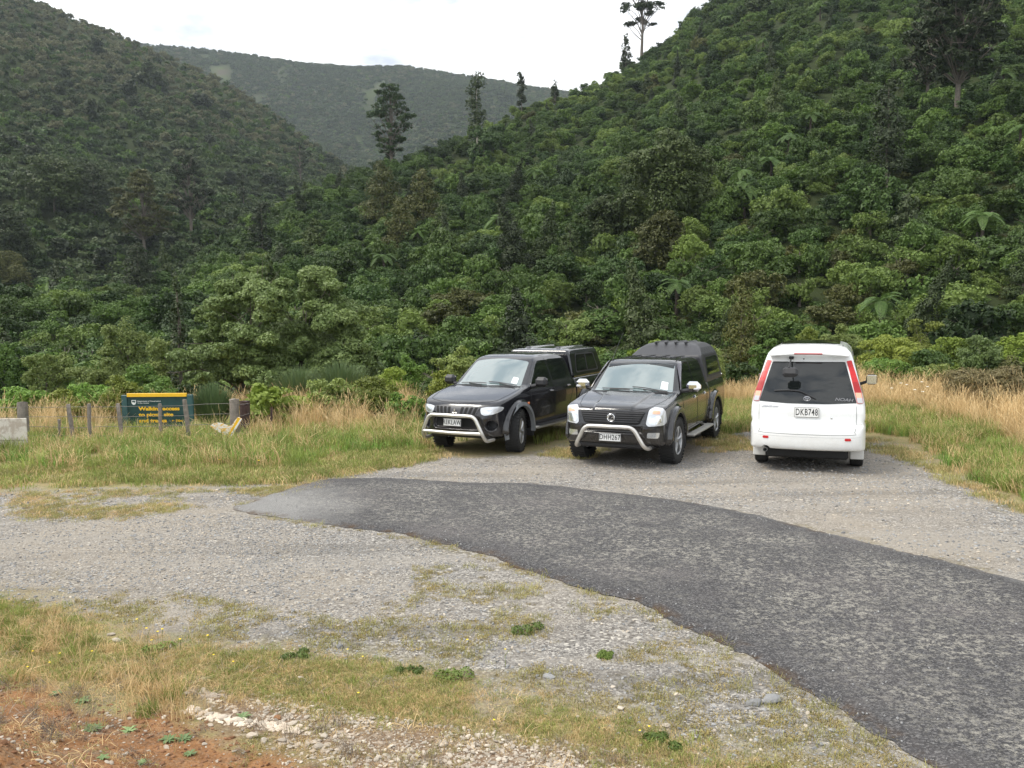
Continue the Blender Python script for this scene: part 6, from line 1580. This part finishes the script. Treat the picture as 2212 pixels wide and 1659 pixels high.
# tree ferns
BARKD = mat('dark_fern_trunk', (.05, .038, .028), .95, nscale=8, namp=.3)
FERNS = [(1660, 120, 352, 'large pale tree fern in the middle of the hillside'), (1600, 128, 372, 'pale tree fern left of the large one on the hillside'), (1700, 140, 300, 'tree fern above the large pale one'), (1745, 132, 262, 'high pale tree fern right of the hillside middle'),
 (1605, 110, 402, 'tree fern below the pale pair on the hillside'), (905, 120, 496, 'tree fern in front of the olive cone cluster'), (830, 112, 545, 'small pale tree fern low on the spur'), (122, 70, 590, 'tree fern standing over pale bushes on the far left'), (640, 165, 404, 'tree fern at the left end of the spur'),
 (600, 160, 420, 'tree fern beside the spur end'), (520, 120, 510, 'tree fern in the dark valley left of centre'), (1900, 52, 655, 'tree fern just above the right hand shrubs'), (2115, 100, 470, 'tree fern near the right edge of the hillside'), (2150, 140, 180, 'tree fern by the towering dark tree'),
 (1560, 225, 60, 'tree fern high on the slope near the skyline'), (1760, 215, 40, 'tree fern near the top edge of the hillside'), (1640, 205, 108, 'tree fern on the upper slope'), (1460, 225, 120, 'tree fern under the skyline right of the lone tree'), (1160, 105, 372, 'tree fern on the slope over the left pickup'),
 (1075, 120, 470, 'tree fern left of the dark pointed mid slope tree'), (1330, 215, 190, 'tree fern on the upper left flank of the hill'), (2190, 110, 290, 'tree fern cut by the right edge'), (1460, 78, 605, 'tree fern low on the slope over the middle pickup'), (55, 130, 300, 'tree fern low on the left hill')]
for i, (px, d, yt, lab) in enumerate(FERNS):
    fh = 2.5 + (i * 37 % 10) * .12
    if d > 60: d = find_d(px, lambda d, z: (z + fh - CAM_H) / d - (676.6 - yt) / 1852.5) or d
    x, y = atd(px, d); z0 = tz(x, y); zt_ = z0 + fh
    t = thing('tree_fern', lab, 'tree fern', (x, y, z0), i * 1.1, 'tree ferns on the hillsides')
    c = mobj('fronds', FERN[i % 3], t); c.location = (0, 0, zt_ - z0 - .5); s_ = (.78 + .06 * (i % 5)) if i > 0 else 1.15; c.scale = (s_, s_, s_)
    MB().tube([(0, 0, -.3), (.1, 0, (zt_ - z0) * .5), (0, 0, zt_ - z0 - .45)], [.16, .13, .11], 8).build('trunk', BARKD, t)
# ================================================================ GRASS AND WEEDS
def tuft(seed, n, h, spread, w_, lean, m, seedhead=0.0, curl=.5):
    g = np.random.default_rng(seed); Vs = []; T = []
    for i in range(n):
        a = g.uniform(0, 6.28); q = spread * math.sqrt(g.uniform(0, 1)); b = np.array([q * math.cos(a), q * math.sin(a), -.02])
        hh = h * g.uniform(.5, 1.15); la = g.uniform(0, 6.28); ln = lean * g.uniform(.1, 1.2)
        d = np.array([math.cos(la), math.sin(la), 0]); sd = np.array([-d[1], d[0], 0]) if g.uniform() < .5 else np.array([math.cos(la + .7), math.sin(la + .7), 0])
        p1 = b + d * ln * hh * .25 + [0, 0, hh * .55]; p2 = b + d * ln * hh * .9 + [0, 0, hh * (1 - curl * ln * .5)]
        ww = w_ * g.uniform(.7, 1.3)
        Vs += [b - sd * ww, b + sd * ww, p1 + sd * ww * .8, p1 - sd * ww * .8, p1 - sd * ww * .8, p1 + sd * ww * .8, p2 + sd * ww * .15, p2 - sd * ww * .15]; tt = g.uniform(); T += [tt] * 8
        if g.uniform() < seedhead:
            k = p2 - (p2 - p1) * .25; s2 = sd * ww * 2.6
            Vs += [k - s2 * .4, k + s2 * .4, p2 + (p2 - p1) * .12 + s2 * .3, p2 + (p2 - p1) * .12 - s2 * .3]; T += [min(1, tt + .3)] * 4
    V = np.array(Vs); return fol_mesh('tuft', V, np.arange(len(V)).reshape(-1, 4), np.array(T), LM[m])
DRY = [tuft(700 + i, 34, .72, .16, .0042, .55, 'dry', .55) for i in range(3)]
DRYS = [tuft(710 + i, 40, .32, .16, .0042, .8, 'dry', .2) for i in range(2)]
GRN = [tuft(720 + i, 46, .34, .17, .0050, .8, 'green') for i in range(3)]
LSH = [tuft(730 + i, 46, .26, .17, .0055, .9, 'lush') for i in range(2)]
SHT = [tuft(740 + i, 50, .075, .13, .0030, .9, 'turf') for i in range(3)]
SHG = [tuft(745 + i, 50, .085, .13, .0032, .9, 'green') for i in range(2)]
MOSS = [tuft(748 + i, 60, .04, .09, .0035, 1.0, 'moss') for i in range(2)]
SHD = [tuft(750 + i, 44, .07, .13, .0028, 1.0, 'dry') for i in range(2)]
GREY = [tuft(755 + i, 40, .20, .10, .0022, 1.1, 'grey') for i in range(2)]
LONG = [tuft(760 + i, 7, .62, .10, .0019, .5, 'dry', 1.0, .3) for i in range(3)]
def region(px_poly, n, seed, dens=None, soft=0.0):
    W = np.array([on_ground(*p)[:2] for p in px_poly]); lo, hi = W.min(0), W.max(0); g = np.random.default_rng(seed)
    P = g.uniform(lo, hi, (n * 6, 2)); sd = poly_sd(P[:, 0], P[:, 1], W); k = sd < 0
    if dens is not None: k &= g.uniform(0, 1, len(P)) < dens(P[:, 0], P[:, 1], sd)
    if soft: k &= g.uniform(0, 1, len(P)) < np.clip(-sd / soft, .04, 1) ** 1.3
    return P[k][:n]
def grass(name, protos, P, smin_, smax_, label, seed, tilt=.12, zs=None):
    g = np.random.default_rng(seed); n = len(P)
    # nothing grows through tyres: keep clear of the wheels' footprints
    z = terrain_z(P[:, 0], P[:, 1]); s_ = g.uniform(smin_, smax_, n)
    sz = s_ if zs is None else s_ * zs(P[:, 0], P[:, 1])
    scatter(name, protos, np.column_stack([P, z]), np.stack([g.normal(0, tilt, n), g.normal(0, tilt, n), g.uniform(0, 6.28, n)], 1), np.stack([s_, s_, sz], 1), g.integers(0, len(protos), n), label, 'grass')
CARP = [(np.array([(-1, -1), (1, -1), (1, 1), (-1, 1)]) * [2.9, 1.1] + [-1.9, 0], (-.615, 15.83), R(-118.3)), (np.array([(-1, -1), (1, -1), (1, 1), (-1, 1)]) * [2.7, 1.05] + [-1.6, 0], (1.95, 14.48), R(-114.9)), (np.array([(-1, -1), (1, -1), (1, 1), (-1, 1)]) * [2.4, 1.0] + [1.25, 0], (4.866, 13.97), R(68.5))]
CARW = []
for B_, o_, a_ in CARP:
    c_, s_ = math.cos(a_), math.sin(a_); CARW.append(B_ @ np.array([[c_, s_], [-s_, c_]]) + o_)
def clear(P):
    k = np.ones(len(P), bool)
    for W in CARW: k &= poly_sd(P[:, 0], P[:, 1], W) > -.35
    return P[k]
nz = lambda f, s_, lo, hi: (lambda x, y, sd: np.clip((fbm(x * f, y * f, s_, 4) + .5 - lo) / (hi - lo), 0, 1))
# tall dry grass along the fence and beyond
Pd = clear(region([(-420, 962), (-420, 872), (250, 868), (520, 866), (700, 872), (830, 868), (930, 885), (935, 930), (900, 955), (760, 948), (560, 962), (300, 965), (0, 968)], 3600, 801, nz(.9, 51, .15, .6), .5))
_xa, _xb = atd(240, 18)[0], atd(415, 18)[0]
grass('tall_dry_grass', DRY, Pd, .6, 1.15, 'tall dry straw coloured grass along the wire fence', 802, zs=lambda x, y: np.where((x > _xa) & (x < _xb) & (y < 19.5), .42, 1.0))
Pg = clear(region([(-420, 1012), (-420, 930), (250, 930), (520, 930), (700, 925), (830, 915), (940, 900), (960, 940), (930, 975), (760, 1000), (620, 1025), (300, 1020), (0, 1018)], 4200, 803, nz(.8, 52, .0, .5), .6))
grass('green_verge_grass', GRN + LSH + DRYS, Pg, .65, 1.3, 'long green grass at the foot of the fence and before the left pickup', 804)
Ps = clear(region([(-420, 1052), (-420, 985), (250, 990), (520, 992), (760, 975), (930, 955), (1010, 975), (940, 1000), (760, 1030), (620, 1050), (300, 1048), (0, 1058)], 5200, 805, nz(.9, 53, .0, .5), .5))
grass('short_verge_grass', SHT + SHD + SHG, Ps, .8, 1.9, 'short yellow-green grass along the edge of the gravel', 806)
Pb = clear(region([(940, 880), (1000, 800), (1150, 790), (1300, 800), (1330, 840), (1330, 905), (1200, 960), (1000, 960)], 2600, 857, nz(.9, 51, .0, .4)))
grass('grass_behind_pickups', DRYS + GRN, Pb, .6, 1.1, 'rough grass round the back of the two black pickups', 858)
# behind and between the vehicles, and the field on the right
Pr = clear(region([(1300, 905), (1380, 850), (1560, 832), (1640, 832), (1880, 838), (2212, 858), (2500, 880), (2700, 1010), (2212, 975), (2080, 930), (1940, 890), (1870, 885), (1650, 880), (1560, 880), (1480, 885)], 5200, 807, nz(.5, 54, -.3, .25)))
grass('dry_field_grass', DRY, Pr, .55, 1.0, 'pale dry grass field behind the white van', 808)
Pr2 = clear(region([(1320, 925), (1560, 868), (1640, 872), (1880, 872), (2000, 880), (2212, 945), (2700, 1040), (2700, 1190), (2212, 1085), (2100, 1045), (2010, 985), (1950, 948), (1870, 935), (1640, 935), (1560, 940), (1400, 930)], 6500, 809, nz(.7, 55, .0, .45), .4))
grass('green_field_grass', GRN + LSH + DRYS, Pr2, .5, 1.0, 'mixed green and straw grass beside the white van', 810)
Pr3 = clear(region([(1150, 985), (1300, 925), (1500, 925), (1650, 935), (1870, 945), (1960, 955), (2050, 1010), (2212, 1092), (2700, 1190), (2700, 1240), (2212, 1115), (2100, 1075), (1980, 1010), (1900, 985), (1600, 975), (1300, 1000)], 2600, 811, nz(1.2, 56, .2, .7), .3))
grass('sparse_edge_grass', SHT + SHD, Pr3, .7, 1.6, 'sparse low grass at the gravel edge around the vehicles', 812)
# foreground
FGP = [(-300, 1262), (0, 1278), (150, 1305), (400, 1372), (700, 1400), (900, 1425), (1150, 1480), (1400, 1548), (1700, 1650), (1900, 1760), (1500, 1830), (1300, 1650), (1050, 1600), (800, 1580), (600, 1550), (430, 1520), (300, 1530), (200, 1500), (0, 1500), (-300, 1520)]
Pf = region(FGP, 9000, 813, nz(1.3, 57, .1, .62), .30)
grass('foreground_turf', SHT + SHG + SHD + SHD, Pf, .2, .6, 'thin short olive and straw turf in the foreground', 814)
Pf2 = region([(-300, 1275), (0, 1290), (120, 1330), (330, 1400), (470, 1500), (460, 1600), (380, 1580), (300, 1550), (150, 1480), (0, 1500), (-300, 1520)], 520, 815, nz(1.8, 58, .25, .7), .2)
grass('foreground_dry_grass', DRYS + SHD + GRN[:1] + SHG, Pf2, .18, .52, 'bleached dry grass on top of the soil bank', 816, .25)
Pf2 = region([(-200, 1275), (0, 1290), (90, 1310), (180, 1350), (120, 1400), (0, 1420), (-200, 1420)], 160, 845, None, .2)
grass('bank_top_grass', GRN[:1] + SHT + DRYS[:1], Pf2, .2, .38, 'fluffy olive grass at the left edge of the bank', 846, .25)
Pf3 = region([(120, 1380), (300, 1400), (480, 1440), (480, 1560), (330, 1640), (180, 1560), (60, 1500)], 46, 817)
grass('long_grass_stalks', LONG, Pf3, .4, .8, 'thin long grass stalks with seed heads rising from the bank', 818, .3)
Pf4 = region([(-200, 1460), (60, 1470), (180, 1490), (400, 1540), (480, 1620), (500, 1750), (100, 1950), (-300, 1800)], 230, 819, nz(2.2, 59, .25, .6))
grass('dead_grey_weeds', GREY + SHD + SHT[:1], Pf4, .25, .7, 'tangled grey dead weeds over the orange soil', 820, .6)
Pf5 = region([(500, 1580), (760, 1550), (1100, 1590), (1500, 1650), (1600, 1900), (600, 1900)], 900, 821, nz(1.6, 60, .3, .7))
grass('chalk_bank_weeds', SHD + SHT + GREY[:1] + MOSS, Pf5, .2, .6, 'wispy dry weeds among the pale rubble', 822)
# moss and weeds in the gravel
Pm = region([(900, 1200), (1100, 1240), (1450, 1355), (1800, 1545), (1980, 1655), (1950, 1780), (1500, 1620), (1100, 1490), (800, 1410), (400, 1380), (100, 1310), (300, 1270), (700, 1330), (900, 1290)], 2400, 823, nz(2.1, 61, .30, .95))
grass('gravel_weeds', MOSS + MOSS + SHT[:1], Pm, .3, .8, 'tiny golden moss and weeds growing through the gravel', 824)
def edge_d(x, y, sd): return np.exp(-((poly_sd(x, y, SEAL) - .07) / .07) ** 2) * np.clip(fbm(x * 2.5, y * 2.5, 68, 3) + .55, 0, 1)
Pm = region([(500, 1110), (700, 1120), (1100, 1210), (1450, 1330), (1800, 1520), (2020, 1655), (2050, 1740), (1900, 1700), (1500, 1440), (1200, 1320), (800, 1190), (500, 1130)], 1500, 847, edge_d)
grass('seal_edge_moss', MOSS + SHT[:1], Pm, .3, .9, 'moss and weeds along the crumbling edge of the seal', 848)
Pm2 = region([(0, 1060), (560, 1050), (760, 1035), (700, 1060), (560, 1095), (300, 1125), (0, 1130)], 1300, 825, nz(1.2, 62, .3, .7), .3)
grass('track_edge_weeds', SHT + SHD + MOSS, Pm2, .3, .9, 'flattened weeds where the gravel meets the verge', 826)
LIT = [tuft(770 + i, 26, .06, .14, .0022, 3.2, 'dry') for i in range(2)] + [tuft(775, 26, .06, .14, .0022, 3.0, 'grey')]
Pl = region([(-300, 1290), (0, 1300), (400, 1385), (900, 1440), (1400, 1560), (1800, 1740), (1500, 1850), (1000, 1900), (0, 2000), (-300, 1900)], 2000, 851, lambda x, y, sd: np.clip(fbm(x * 1.7, y * 1.7, 69, 4) + .3, 0, 1) * np.where(poly_sd(x, y, SOIL) < .05, .22, 1), .2)
grass('straw_litter', LIT, Pl, .3, .95, 'broken straw and dead stems lying on the foreground bank', 852, .2)
# leafy green clumps in the turf
for i_, (px, py, s_, lab) in enumerate([(985, 1465, .14, 'leafy dark green weed clump in the turf below the gravel'), (1135, 1362, .13, 'flat green weed patch alone in the gravel'), (640, 1420, .10, 'small bright green tuft at the turf edge'), (880, 1450, .09, 'small green tuft left of the leafy clump'), (340, 1405, .12, 'green tuft at the foot of the tall stalks'), (1310, 1420, .07, 'little green weed in the middle gravel'), (1420, 1600, .10, 'green tuft in the lower turf'), (1310, 1412, .05, 'tiny green sprig beside another in the gravel')]):
    g = np.random.default_rng(1100 + i_); p = on_ground(px, py); L_ = [((g.normal() * s_ * .5, g.normal() * s_ * .4, s_ * .1), (s_ * .4, s_ * .4, s_ * .25)) for _ in range(6)]
    o = mobj('weed_clump', fol_mesh('weed_clump', *lobes_foliage(L_, 420, .022, 1100 + i_, inner=0), LM['light'])); o.location = p; tag(o, lab, 'weed', 'green weed clumps')
# ---- stones
def stone_mesh(seed, m, k=.25):
    g = np.random.default_rng(seed); bm = bmesh.new(); bmesh.ops.create_icosphere(bm, subdivisions=2, radius=.5)
    A = g.normal(size=(5, 3)); A /= np.linalg.norm(A, axis=1)[:, None]
    for v in bm.verts:
        p = np.array(v.co)
        for a in A:
            e = p.dot(a) - .30
            if e > 0: p = p - a * e * .8
        v.co = Vector(p * (1 + .05 * g.normal()))
    me = bpy.data.meshes.new('stone'); bm.to_mesh(me); bm.free(); me.materials.append(m)
    for p in me.polygons: p.use_smooth = False
    return me
def stone_mat(name, c0, c1):
    m = leaf_mat(name, c0, c1, 0, .85, .25); return m
STG = stone_mat('grey_stone', (.20, .20, .20), (.42, .42, .41)); STB = stone_mat('buff_stone', (.34, .29, .23), (.62, .56, .47)); STO = stone_mat('ochre_stone', (.26, .13, .06), (.36, .20, .10))
SG = [stone_mesh(830 + i, STG) for i in range(4)]; SB = [stone_mesh(840 + i, STB) for i in range(4)]
def stones(name, protos, P, a, b, label, seed, flat=.55):
    g = np.random.default_rng(seed); n = len(P); s_ = a * (b / a) ** (g.uniform(0, 1, n) ** 2.2)
    z = terrain_z(P[:, 0], P[:, 1])
    scatter(name, protos, np.column_stack([P, z + s_ * .08]), np.stack([g.normal(0, .3, n), g.normal(0, .3, n), g.uniform(0, 6.28, n)], 1), np.stack([s_ * g.uniform(.8, 1.4, n), s_ * g.uniform(.7, 1.1, n), s_ * flat * g.uniform(.7, 1.3, n)], 1), g.integers(0, len(protos), n), label, 'stones')
def gdens(x, y, sd): return (poly_sd(x, y, SEAL) > .12) * np.clip(.15 + 1.3 * (fbm(x * .8, y * .8, 66, 3) + .4), 0, 1)
Pq = region([(-250, 1120), (500, 1110), (860, 1160), (1140, 1240), (1400, 1320), (1700, 1480), (2000, 1670), (2000, 1800), (1500, 1680), (1000, 1470), (500, 1395), (100, 1320), (-250, 1290)], 16000, 831, gdens)
stones('loose_gravel', SG + SB[:1], Pq, .009, .034, 'loose grey stones lying over the near gravel', 832)
Pq = region([(-250, 1060), (520, 1050), (700, 1030), (1000, 1000), (1600, 985), (1960, 990), (2212, 1110), (2600, 1210), (2600, 1500), (2212, 1265), (1900, 1180), (1500, 1088), (900, 1035), (560, 1075), (500, 1105), (-250, 1110)], 6000, 833, gdens)
stones('far_gravel_stones', SG + SB[:1], Pq, .018, .045, 'loose stones on the gravel between seal and vehicles', 834)
def cdens(x, y, sd): return np.clip(1.6 * (fbm(x * 1.6, y * 1.6, 67, 4) + .35), .03, 1)
Pq = region([(420, 1475), (560, 1490), (800, 1545), (1060, 1580), (1300, 1610), (1500, 1665), (1700, 1800), (900, 2000), (650, 1680), (520, 1600)], 12000, 835, cdens)
stones('pale_rubble', SB, Pq, .008, .038, 'pale buff rubble spilling across the foreground', 836)
Pq = region([(-250, 1470), (60, 1475), (200, 1500), (420, 1545), (560, 1620), (760, 1700), (700, 2000), (-250, 2000)], 5000, 853, nz(2.0, 70, .2, .8))
CLOD = stone_mat('soil_clod', (.16, .075, .035), (.34, .19, .10)); SC = [stone_mesh(860 + i, CLOD) for i in range(3)]
stones('soil_clods', SC + SB[:1], Pq, .006, .035, 'crumbled clods of orange soil', 854)
def outcrop(pts, n, w_, s0, s1, label, seed):
    g = np.random.default_rng(seed); Vs = []; Ts = []; k0 = 0; P3 = [on_ground(*p) for p in pts]
    C = catmull([np.array(p[:2]) for p in P3], 12)
    bm = bmesh.new(); bmesh.ops.create_icosphere(bm, subdivisions=2, radius=.5); bm.verts.ensure_lookup_table()
    B = np.array([tuple(v.co) for v in bm.verts]); F3 = np.array([[v.index for v in f.verts] for f in bm.faces]); bm.free()
    for i in range(n):
        c = C[g.integers(0, len(C))] + g.normal(0, w_, 2); s_ = g.uniform(s0, s1); V = B * (1 + .16 * g.normal(size=(len(B), 1)))
        A = unit(g.normal(size=(4, 3)))
        for a in A: e = np.maximum(V @ a - .28, 0); V = V - e[:, None] * a * .85
        ra = g.uniform(0, 6.28); Rm = np.array([[math.cos(ra), -math.sin(ra), 0], [math.sin(ra), math.cos(ra), 0], [0, 0, 1]])
        V = (V * [s_ * 1.5, s_, s_ * .6]) @ Rm.T + [c[0], c[1], tz(c[0], c[1]) + s_ * .06]; Vs.append(V); Ts.append(F3 + k0); k0 += len(V)
    V = np.concatenate(Vs); o = V[:, :].mean(0); me = npmesh('rock_outcrop', V - o, None, np.concatenate(Ts), (CHALKM,), False, attrs={'tint': np.repeat(g.uniform(0, 1, n), len(B))})
    ob = mobj('rock_outcrop', me); ob.location = o; tag(ob, label, 'rock')
CHALKM = stone_mat('chalky_rock', (.34, .27, .20), (.62, .54, .44))
outcrop([(412, 1533), (450, 1546), (500, 1560), (560, 1566), (610, 1572), (640, 1580)], 150, .030, .014, .05, 'bright pale crumbly rock streak in the bank at bottom left', 871)
outcrop([(355, 1482), (400, 1490), (440, 1497), (470, 1506)], 60, .03, .012, .035, 'small patch of pale crumbled rock above the bright streak', 872)
outcrop([(600, 1600), (640, 1606), (690, 1614), (715, 1620)], 50, .025, .012, .04, 'chalky lumps right of the bright streak near the bottom', 873)
Pq = region([(560, 1085), (900, 1040), (1500, 1090), (2000, 1205), (2500, 1380), (2500, 2100), (1990, 1650), (1440, 1340), (860, 1150)], 1500, 875, lambda x, y, sd: (poly_sd(x, y, SEAL) < 0) * np.clip(.12 + np.exp(poly_sd(x, y, SEAL) / .25), 0, 1))
g_ = np.random.default_rng(876); s_ = g_.uniform(.006, .022, len(Pq))
scatter('stones_on_seal', SG, np.column_stack([Pq, terrain_z(Pq[:, 0], Pq[:, 1]) + .030]), g_.uniform(0, 6.28, (len(Pq), 3)), np.stack([s_, s_, s_ * .7], 1), g_.integers(0, 4, len(Pq)), 'loose chips of gravel carried onto the seal', 'stones')
# individual stones big enough to point at
ROCKS = [(545, 1592, .060, 0, 'pale flat stone at the lower end of the bright chalky streak'), (570, 1602, .045, 0, 'pale stone touching the flat one below the chalky streak'), (425, 1538, .055, 0, 'pale rock at the upper left end of the chalky streak'), (452, 1546, .05, 0, 'second pale rock from the upper left end of the streak'), (480, 1552, .055, 0, 'pale crumbly rock left of the middle of the streak'), (510, 1558, .06, 0, 'largest pale rock in the middle of the streak'), (455, 1568, .035, 0, 'small rock under the upper end of the streak'),
 (538, 1562, .05, 0, 'pale rock right of the largest in the streak'), (566, 1566, .045, 0, 'pale rock near the right end of the streak'), (600, 1552, .045, 2, 'reddish pale stone above the right end of the streak'), (628, 1568, .065, 0, 'broad pale rock closing the right end of the streak'), (610, 1603, .05, 0, 'chalky lump below the right end of the streak'), (690, 1615, .06, 0, 'white chalky lump right of the streak'), (400, 1500, .04, 0, 'pale lump in the small patch above the streak'), (440, 1492, .04, 0, 'pale lump at the right of the small patch above the streak'), (163, 1500, .035, 0, 'small round pale pebble on the orange soil'), (700, 1592, .045, 0, 'rounded pale stone in the foreground rubble'), (735, 1398, .06, 1, 'lone grey stone at the turf edge'),
 (1340, 1532, .05, 0, 'whitish stone standing out in the gravel below the seal'), (1665, 1515, .10, 1, 'flat grey slab stone near the lower seal edge'), (1630, 1522, .08, 1, 'dark flat stone left of the slab stone'), (958, 1610, .05, 0, 'cubic pale stone at the bottom of the turf'), (1185, 1463, .06, 1, 'elongated grey stone in the middle gravel'),
 (1440, 1570, .045, 0, 'buff stone low in the weedy gravel'), (650, 1465, .035, 0, 'small pale stone in the short turf'), (250, 1385, .06, 0, 'pale stone lying in the dry grass'), (240, 1372, .05, 0, 'whitish stone beside the pale one in the dry grass'), (365, 1398, .05, 0, 'pale broken stone right of the dry stalks')]
for i, (px, py, s_, k, lab) in enumerate(ROCKS):
    p = on_ground(px, py); g = np.random.default_rng(900 + i); me = (SB if k != 1 else SG)[i % 4]
    me = me.copy(); 
    if k == 2: me.materials.clear(); me.materials.append(STO)
    o = mobj('stone', me); o.location = (p.x, p.y, p.z + s_ * .12); o.scale = (s_ * 1.5, s_, s_ * .7); o.rotation_euler = (g.normal() * .1, g.normal() * .1, g.uniform(0, 6.28)); tag(o, lab, 'stone', 'stones in the foreground')
# rosette weeds and flowers
def rosette(px, py, r, label, seed):
    r *= .72
    g = np.random.default_rng(seed); p = on_ground(px, py); Vs = []; T = []
    for i in range(16):
        a = i * 2.4; ln = r * g.uniform(.7, 1.1); d = np.array([math.cos(a), math.sin(a), 0]); sd = np.array([-d[1], d[0], 0]); w_ = ln * .16; up = g.uniform(.25, .7)
        pts = [np.array([0, 0, .005]), d * ln * .55 + [0, 0, ln * up * .55], d * ln + [0, 0, ln * up * .45]]
        Vs += [pts[0] - sd * w_ * .5, pts[0] + sd * w_ * .5, pts[1] + sd * w_, pts[1] - sd * w_, pts[1] - sd * w_, pts[1] + sd * w_, pts[2] + sd * w_ * .1, pts[2] - sd * w_ * .1]; T += [g.uniform()] * 8
    V = np.array(Vs); o = mobj('rosette_weed', fol_mesh('rosette_weed', V, np.arange(len(V)).reshape(-1, 4), np.array(T), LM['rosette'])); o.location = p; tag(o, label, 'weed', 'rosette weeds on the orange soil')
for i, (px, py, r, lab) in enumerate([(200, 1578, .10, 'larger green rosette in the middle of the orange soil'), (278, 1580, .075, 'small rosette right of the larger one on the soil'), (365, 1600, .085, 'left one of the twin rosettes on the soil'), (398, 1598, .085, 'right one of the twin rosettes on the soil'), (120, 1500, .08, 'rosette at the upper left edge of the soil'),
  (180, 1516, .09, 'dark rosette under the dead weeds'), (305, 1650, .06, 'tiny rosette at the bottom edge'), (410, 1630, .06, 'small rosette low on the soil near the rubble'), (60, 1645, .08, 'rosette cut by the bottom edge at the left'), (525, 1550, .08, 'grassy rosette between soil and chalky streak'), (222, 1640, .06, 'faint rosette near the bottom left')]): rosette(px, py, r, lab, 930 + i)
def flower(px, py, h, label, seed, m='yellow', s_=.016):
    g = np.random.default_rng(seed); p = on_ground(px, py); t = thing('yellow_flower' if m == 'yellow' else 'white_flower', label, 'flower', p, 0, 'yellow flowers' if m == 'yellow' else 'white flowers')
    MB().tube([(0, 0, 0), (g.normal() * .01, g.normal() * .01, h * .6), (g.normal() * .02, g.normal() * .02, h)], .0018, 4).build('stem', LM['green'], t)
    mb = MB().lathe([(.001, h + s_ * .35), (s_ * .5, h + s_ * .3), (s_, h + s_ * .05), (s_ * .6, h - s_ * .2), (.001, h - s_ * .25)], 9, 'z'); mb.build('bloom', LM[m], t)
FL = [(108, 1445, 'left of the dead stalks'), (72, 1432, 'near the left edge of the bank'), (62, 1480, 'lowest on the left bank'), (130, 1425, 'above the soil'), (200, 1432, 'between the dry stalks'), (318, 1392, 'in the yellow clump, left bloom'), (328, 1396, 'in the yellow clump, middle bloom'), (342, 1388, 'in the yellow clump, right bloom'), (352, 1394, 'at the right of the clump'), (296, 1350, 'above the clump'),
 (390, 1405, 'right of the tall stalks'), (450, 1408, 'beyond the tall stalks'), (462, 1428, 'below the tall stalks'), (505, 1455, 'in the turf centre left'), (752, 1440, 'in the green turf, upper of two'), (784, 1432, 'in the green turf, right of two'), (775, 1525, 'in the lower turf'), (1068, 1600, 'tallest, above the rubble'), (1382, 1595, 'lower left of a pair near the bottom'), (1402, 1600, 'lower right of a pair near the bottom'), (1092, 1440, 'near the green weed patch'), (1010, 1395, 'alone in the gravel')]
for i, (px, py, w_) in enumerate(FL): flower(px, py, .05 + .04 * (i % 3), 'small yellow flower ' + w_, 960 + i, s_=.010 if py < 1420 else .008)
for i, (px, py) in enumerate([(1945, 868), (1958, 872), (1990, 866), (1925, 880), (1975, 885), (1992, 890), (2040, 868), (2002, 878)]): flower(px, py, .45, 'tiny white flower head in the grass right of the van', 990 + i, 'white', .035)
for i, (px, py, w_) in enumerate([(535, 960, 'right of the dark post'), (545, 935, 'above the verge by the dark post'), (465, 985, 'below the broken board'), (150, 975, 'under the leaning batten'), (475, 1008, 'on the verge below the broken board'), (560, 1010, 'right on the verge')]): flower(px, py, .12, 'yellow flower ' + w_, 1000 + i, 'yellow', .022)
# ================================================================ AIR
HM = bpy.data.materials.new('haze'); HM.use_nodes = True; t = HM.node_tree; t.nodes.clear()
o = nn(t, 'ShaderNodeOutputMaterial'); pv = nn(t, 'ShaderNodeVolumePrincipled'); pv.inputs['Color'].default_value = (.80, .90, 1.0, 1); pv.inputs['Density'].default_value = .00014; pv.inputs['Anisotropy'].default_value = .2
t.links.new(pv.outputs[0], o.inputs['Volume'])
tag(MB().box((0, 400, 200), (5600, 4600, 412)).build('haze', HM, smooth=False), 'thin bluish haze in the valley air', kind='stuff')
